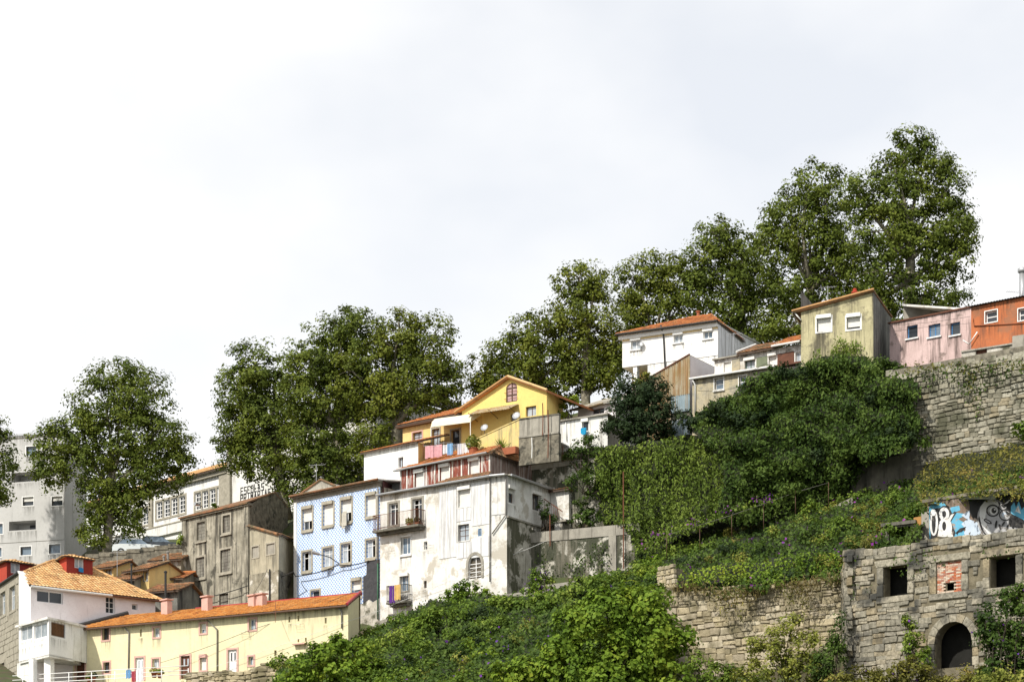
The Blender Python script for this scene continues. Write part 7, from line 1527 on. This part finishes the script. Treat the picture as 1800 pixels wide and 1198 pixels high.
tree('fig_tree', 'bright broad-leaved tree in the lower centre foreground', (1060,1290,108), [(1060,1085,56,42),(1010,1105,42,36),(1110,1070,44,40),(1150,1050,24,34),(1140,1110,50,42),(1060,1140,70,46),(985,1140,36,30),(1000,1180,60,34),(930,1180,40,30),(1110,1165,62,44),(895,1180,30,26),(1180,1150,34,40),(1205,1120,18,18),(1060,1195,90,34),(1180,1195,40,30),(1060,1050,22,18)], l_bright, .18, fork=.25, bark=m_bark_dark, dens=6.5, per=44, cr=.5, ls=.24, depth=.75, flat=.85)
tree('sapling', 'light green leafy sapling right of the yellow terrace', (580,1290,119), [(600,1130,24,22),(575,1150,36,24),(625,1150,30,24),(540,1170,40,24),(600,1185,60,26),(520,1195,36,20),(650,1185,36,30)], l_bright, .12, fork=.25, bark=m_bark_dark, dens=7, per=40, cr=.45, ls=.22, depth=.7)
tree('pale_shrub_tree', 'tall pale green shrub in front of the cream stone wall', (1385,1275,112), [(1392,1100,24,26),(1370,1125,34,26),(1415,1130,30,28),(1350,1150,40,28),(1400,1165,50,30),(1340,1185,50,26),(1420,1190,50,26),(1325,1130,16,18)], l_light, .1, fork=.25, bark=m_bark_dark, dens=6, per=40, cr=.42, ls=.15, depth=.7, flat=.9)
bush('scrub_bush', 'green scrub against the left corner of the ruin', (1465,1240,111.5), [(1470,1120,16,34),(1460,1160,26,34),(1470,1190,34,26),(1440,1185,26,22),(1476,1090,8,20)], l_ivydark, cr=.42, ls=.17, dens=7)
bush('low_scrub', 'mixed low scrub in front of the ruin archway', (1580,1240,104.5), [(1560,1180,40,18),(1520,1190,36,16),(1610,1185,36,20),(1640,1192,40,16),(1700,1188,44,22),(1590,1165,20,16),(1540,1198,60,14),(1670,1200,60,14),(1480,1198,40,14)], l_dry, cr=.4, ls=.16, dens=8, flowers=12, fmat=l_blueflower)
bush('wall_climber', 'leafy climber on the ruin wall left of the archway', (1605,1165,107.6), [(1600,1110,20,20),(1590,1090,12,14),(1612,1135,22,22),(1618,1160,20,18),(1604,1148,16,18)], l_morning, cr=.32, ls=.16, dens=9, depth=.35, flowers=8, fmat=l_blueflower)
bush('dark_shrub', 'large dark shrub covering the right side of the ruin', (1770,1240,101.5), [(1770,1060,34,30),(1745,1085,26,30),(1790,1100,36,44),(1760,1130,38,38),(1800,1150,36,40),(1750,1170,34,30),(1790,1185,44,30),(1735,1110,18,20),(1800,1050,24,30)], l_ivydark, cr=.45, ls=.19, dens=7, flowers=35, fmat=l_blueflower)
bush('slope_scrub', 'dark green scrub at the foot of the cream wall beside the broad-leaved tree', (1255,1250,114), [(1250,1185,34,22),(1290,1190,30,18),(1225,1165,20,22),(1305,1198,40,14)], l_morning, cr=.4, ls=.17, dens=8)
bush('light_scrub', 'pale green scrub at the lower right corner', (1760,1260,99), [(1765,1185,26,18),(1740,1195,28,14),(1795,1195,24,12)], l_light, cr=.35, ls=.16, dens=8)
creeper('path_vine', 'flowering vine trained along the wire beside the path', [(1112,958),(1150,940),(1200,922),(1250,905),(1290,890),(1330,878),(1372,868),(1372,876),(1330,888),(1290,900),(1252,918),(1200,934),(1150,955),(1114,972)], [(1112,960,141.2),(1240,915,138.8),(1372,870,136.2)], l_morning, 'vine', dens=130, ls=.16, thick=.3, amp=.15, seed=61, back=False, flowers=110, fmat=l_flower, clump=.3)
mb = MB(); f = Fac(1112, 140.6, 1520, 134); R = thing('path_kerb', 'pale stone kerb of the path below the vine wall', 'kerb', f.fp(1300, 950, 0))
for (xa, ya, xb, yb) in [(1116,1008,1180,982),(1420,911,1500,874)]: mb = MB(); mb.fprism(f, [(f.u(xa),f.z(xa,ya)-.5),(f.u(xb)-.02,f.z(xb,yb)-.5),(f.u(xb)-.02,f.z(xb,yb)),(f.u(xa),f.z(xa,ya))], -.3, .15); mb.build('kerb_stone', m_conc, R)
R = thing('path_fence', 'thin wire fence posts along the path below the vine wall', 'fence', f.fp(1300, 940, .3))
for (x, y0, y1) in [(1174,940,984),(1232,930,968),(1288,905,950),(1344,890,940),(1400,864,912),(1458,848,895)]: pipe(R, [f.fp(x,y1,.25), f.fp(x,y0,.25)], .02, m_bframe, 'post')
pipe(R, [f.fp(1174,941,.25), f.fp(1288,906,.25), f.fp(1400,866,.25), f.fp(1458,849,.25)], .01, m_pipe, 'wire', 4)
# ================================================================ roof and wall clutter
def dish(px, py, Y, label, r=.32):
    c = P(px, py, Y); R = thing('satellite_dish', label, 'satellite dish', c-Vector((0,0,.5))); d = Vector((-.35,-.8,.45)).normalized(); a = d.orthogonal().normalized(); b = d.cross(a); mb = MB(); n = 14
    rings = [[c+d*(.09*(q*q))+(a*math.cos(6.283*k/n)+b*math.sin(6.283*k/n))*r*q for k in range(n)] for q in (.05,.4,.7,1)]
    for i in range(3):
        for k in range(n): mb.face([rings[i][k], rings[i][(k+1)%n], rings[i+1][(k+1)%n], rings[i+1][k]])
    mb.build('reflector', m_alu, R, True); pipe(R, [c-Vector((0,0,.5)), c-Vector((0,0,.1))+Vector((0,.1,0)), c], .025, m_pipe, 'mount'); pipe(R, [c-b*r*.9, c+d*.38], .012, m_pipe, 'feed_arm', 4)
def aerial(px, py, Y, h, label):
    b = P(px, py, Y); mb = MB(); t = b+Vector((0,0,h)); mb.tube([b-Vector((0,0,.4)), t], .022, 5); a = t-Vector((0,0,.1)); mb.tube([a+Vector((-.6,.1,0)), a+Vector((.6,-.1,.02))], .012, 4)
    for k in range(7): q = a+Vector((-.55+.18*k,.09-.03*k,0)); mb.tube([q+Vector((.06,-.28,0)), q+Vector((-.06,.28,0))], .009, 4)
    solo(mb, 'roof_aerial', m_alu, label, 'aerial')
dish(908, 731, 150.9, 'small grey satellite dish by the yellow house door'); dish(1127, 606, 157.7, 'small satellite dish beside left window of white upper house', .25); dish(852, 752, 152.5, 'dark-edged dish on the yellow stair terrace', .3)
aerial(1455, 534, 143.5, 1.3, 'thin aerial on the olive house roof'); aerial(556, 848, 158.5, 1.5, 'thin aerial on the blue tiled house gable'); aerial(780, 812, 155, 1.6, 'thin aerial behind the red attic'); aerial(1290, 612, 152, 1.2, 'thin aerial on the stone row roof'); aerial(206, 1003, 161, 1.6, 'thin aerial among the small tiled houses')
def drier(f, x, y, label):           # folding wall clothes drier
    p = f.fp(x, y, .03); R = thing('wall_drier', label, 'clothes drier', p); nn = Vector((f.n.x, f.n.y, 0)); dd = Vector((f.d.x, f.d.y, 0))
    for s in (-.35, .35): pipe(R, [p+dd*s, p+dd*s+nn*.5+Vector((0,0,-.1))], .014, m_pipe, 'arm', 4)
    for o in (.15, .3, .48): pipe(R, [p-dd*.38+nn*o+Vector((0,0,-.2*o)), p+dd*.38+nn*o+Vector((0,0,-.2*o))], .008, m_wpipe, 'wire', 4)
fw0 = Fac(668.3, 152.15, 864, 145.5); fy0 = Fac(128, 152.3, 612, 140); fu0 = Fac(1094, 158.6, 1262, 155)
drier(fw0, 688, 968, 'folding clothes drier left of the middle window on white house'); drier(fw0, 756, 958, 'folding clothes drier right of the small window on white house'); drier(fy0, 431, 1109, 'folding clothes drier left of window on yellow terrace'); drier(fy0, 527, 1096, 'folding clothes drier under the twin slits of yellow terrace'); drier(fu0, 1104, 612, 'folding clothes drier left of the white upper house window'); drier(fu0, 1207, 601, 'folding clothes drier right of middle window on white upper house')
cable([(470,1000,156),(430,1060,152),(300,1092,150)], 'thin wire running down from the derelict annex to the yellow terrace', .014, sag=.3)
cable([(668,868,151.8),(760,855,148.4),(864,842,145.2)], 'dark cable clipped along the white house eave', .018)
cable([(1218,672,148),(1300,660,146),(1408,600,141.3)], 'thin cable from stone row house to the olive house', .016, sag=.2)
cable([(1564,572,142.2),(1640,566,140.3),(1706,556,138.4)], 'thin dark cable along the pink house front', .012)

# trailing growth on the masonry
creeper('trailing_weeds', 'brown weeds trailing down the middle of the cream stone wall', [(1240,1040),(1320,1036),(1310,1062),(1300,1095),(1286,1070),(1270,1100),(1256,1062)], [(1240,1045,123.4),(1320,1060,121.9),(1270,1100,122.8)], l_dry, 'weeds', dens=90, ls=.2, thick=.3, amp=.1, seed=81, back=False, clump=.05, aspect=.35, droop=(0,-.2,-.8))
creeper('trailing_weeds', 'brown weeds trailing down the cream wall near the ruin', [(1365,1030),(1430,1022),(1426,1060),(1412,1082),(1396,1064),(1380,1078)], [(1365,1035,121.0),(1430,1040,119.9),(1400,1075,120.4)], l_dry, 'weeds', dens=100, ls=.2, thick=.3, amp=.1, seed=83, back=False, clump=.05, aspect=.35, droop=(0,-.2,-.8))
creeper('wall_ivy', 'thin ivy spreading over the top of the big stone wall', [(1596,650),(1660,640),(1740,640),(1808,632),(1808,660),(1770,668),(1740,700),(1712,735),(1700,700),(1660,668),(1610,690)], [(1596,655,133.5),(1700,680,130.9),(1808,650,128.3)], l_ivydark, 'ivy', dens=100, ls=.18, thick=.3, amp=.15, seed=85, back=False, clump=-.12, droop=(0,-.2,-.8))
creeper('ruin_ivy', 'sparse dark moss and ivy on the upper ruin wall', [(1490,985),(1550,975),(1640,965),(1740,958),(1804,950),(1804,972),(1735,985),(1700,1000),(1640,985),(1600,1020),(1545,985),(1530,1040),(1500,1060)], [(1490,985,112.1),(1640,975,108.8),(1804,960,105.3)], l_ivydark, 'ivy', dens=70, ls=.13, thick=.2, amp=.06, seed=87, back=False, clump=-.2)
creeper('slope_scrub', 'scrub on the hillside continuing right of the ruin', [(1812,640),(2060,620),(2200,700),(2200,1200),(1812,1210)], [(1812,650,131.5),(2200,650,123),(1812,800,125.5),(2200,800,120),(1812,960,113),(2200,1000,110),(1812,1200,101),(2200,1200,100)], l_ivydark, 'scrub', dens=60, ls=.26, thick=1.0, amp=1.4, seed=89, mounds=[(40,l_morning,.6,1.4,.24)])
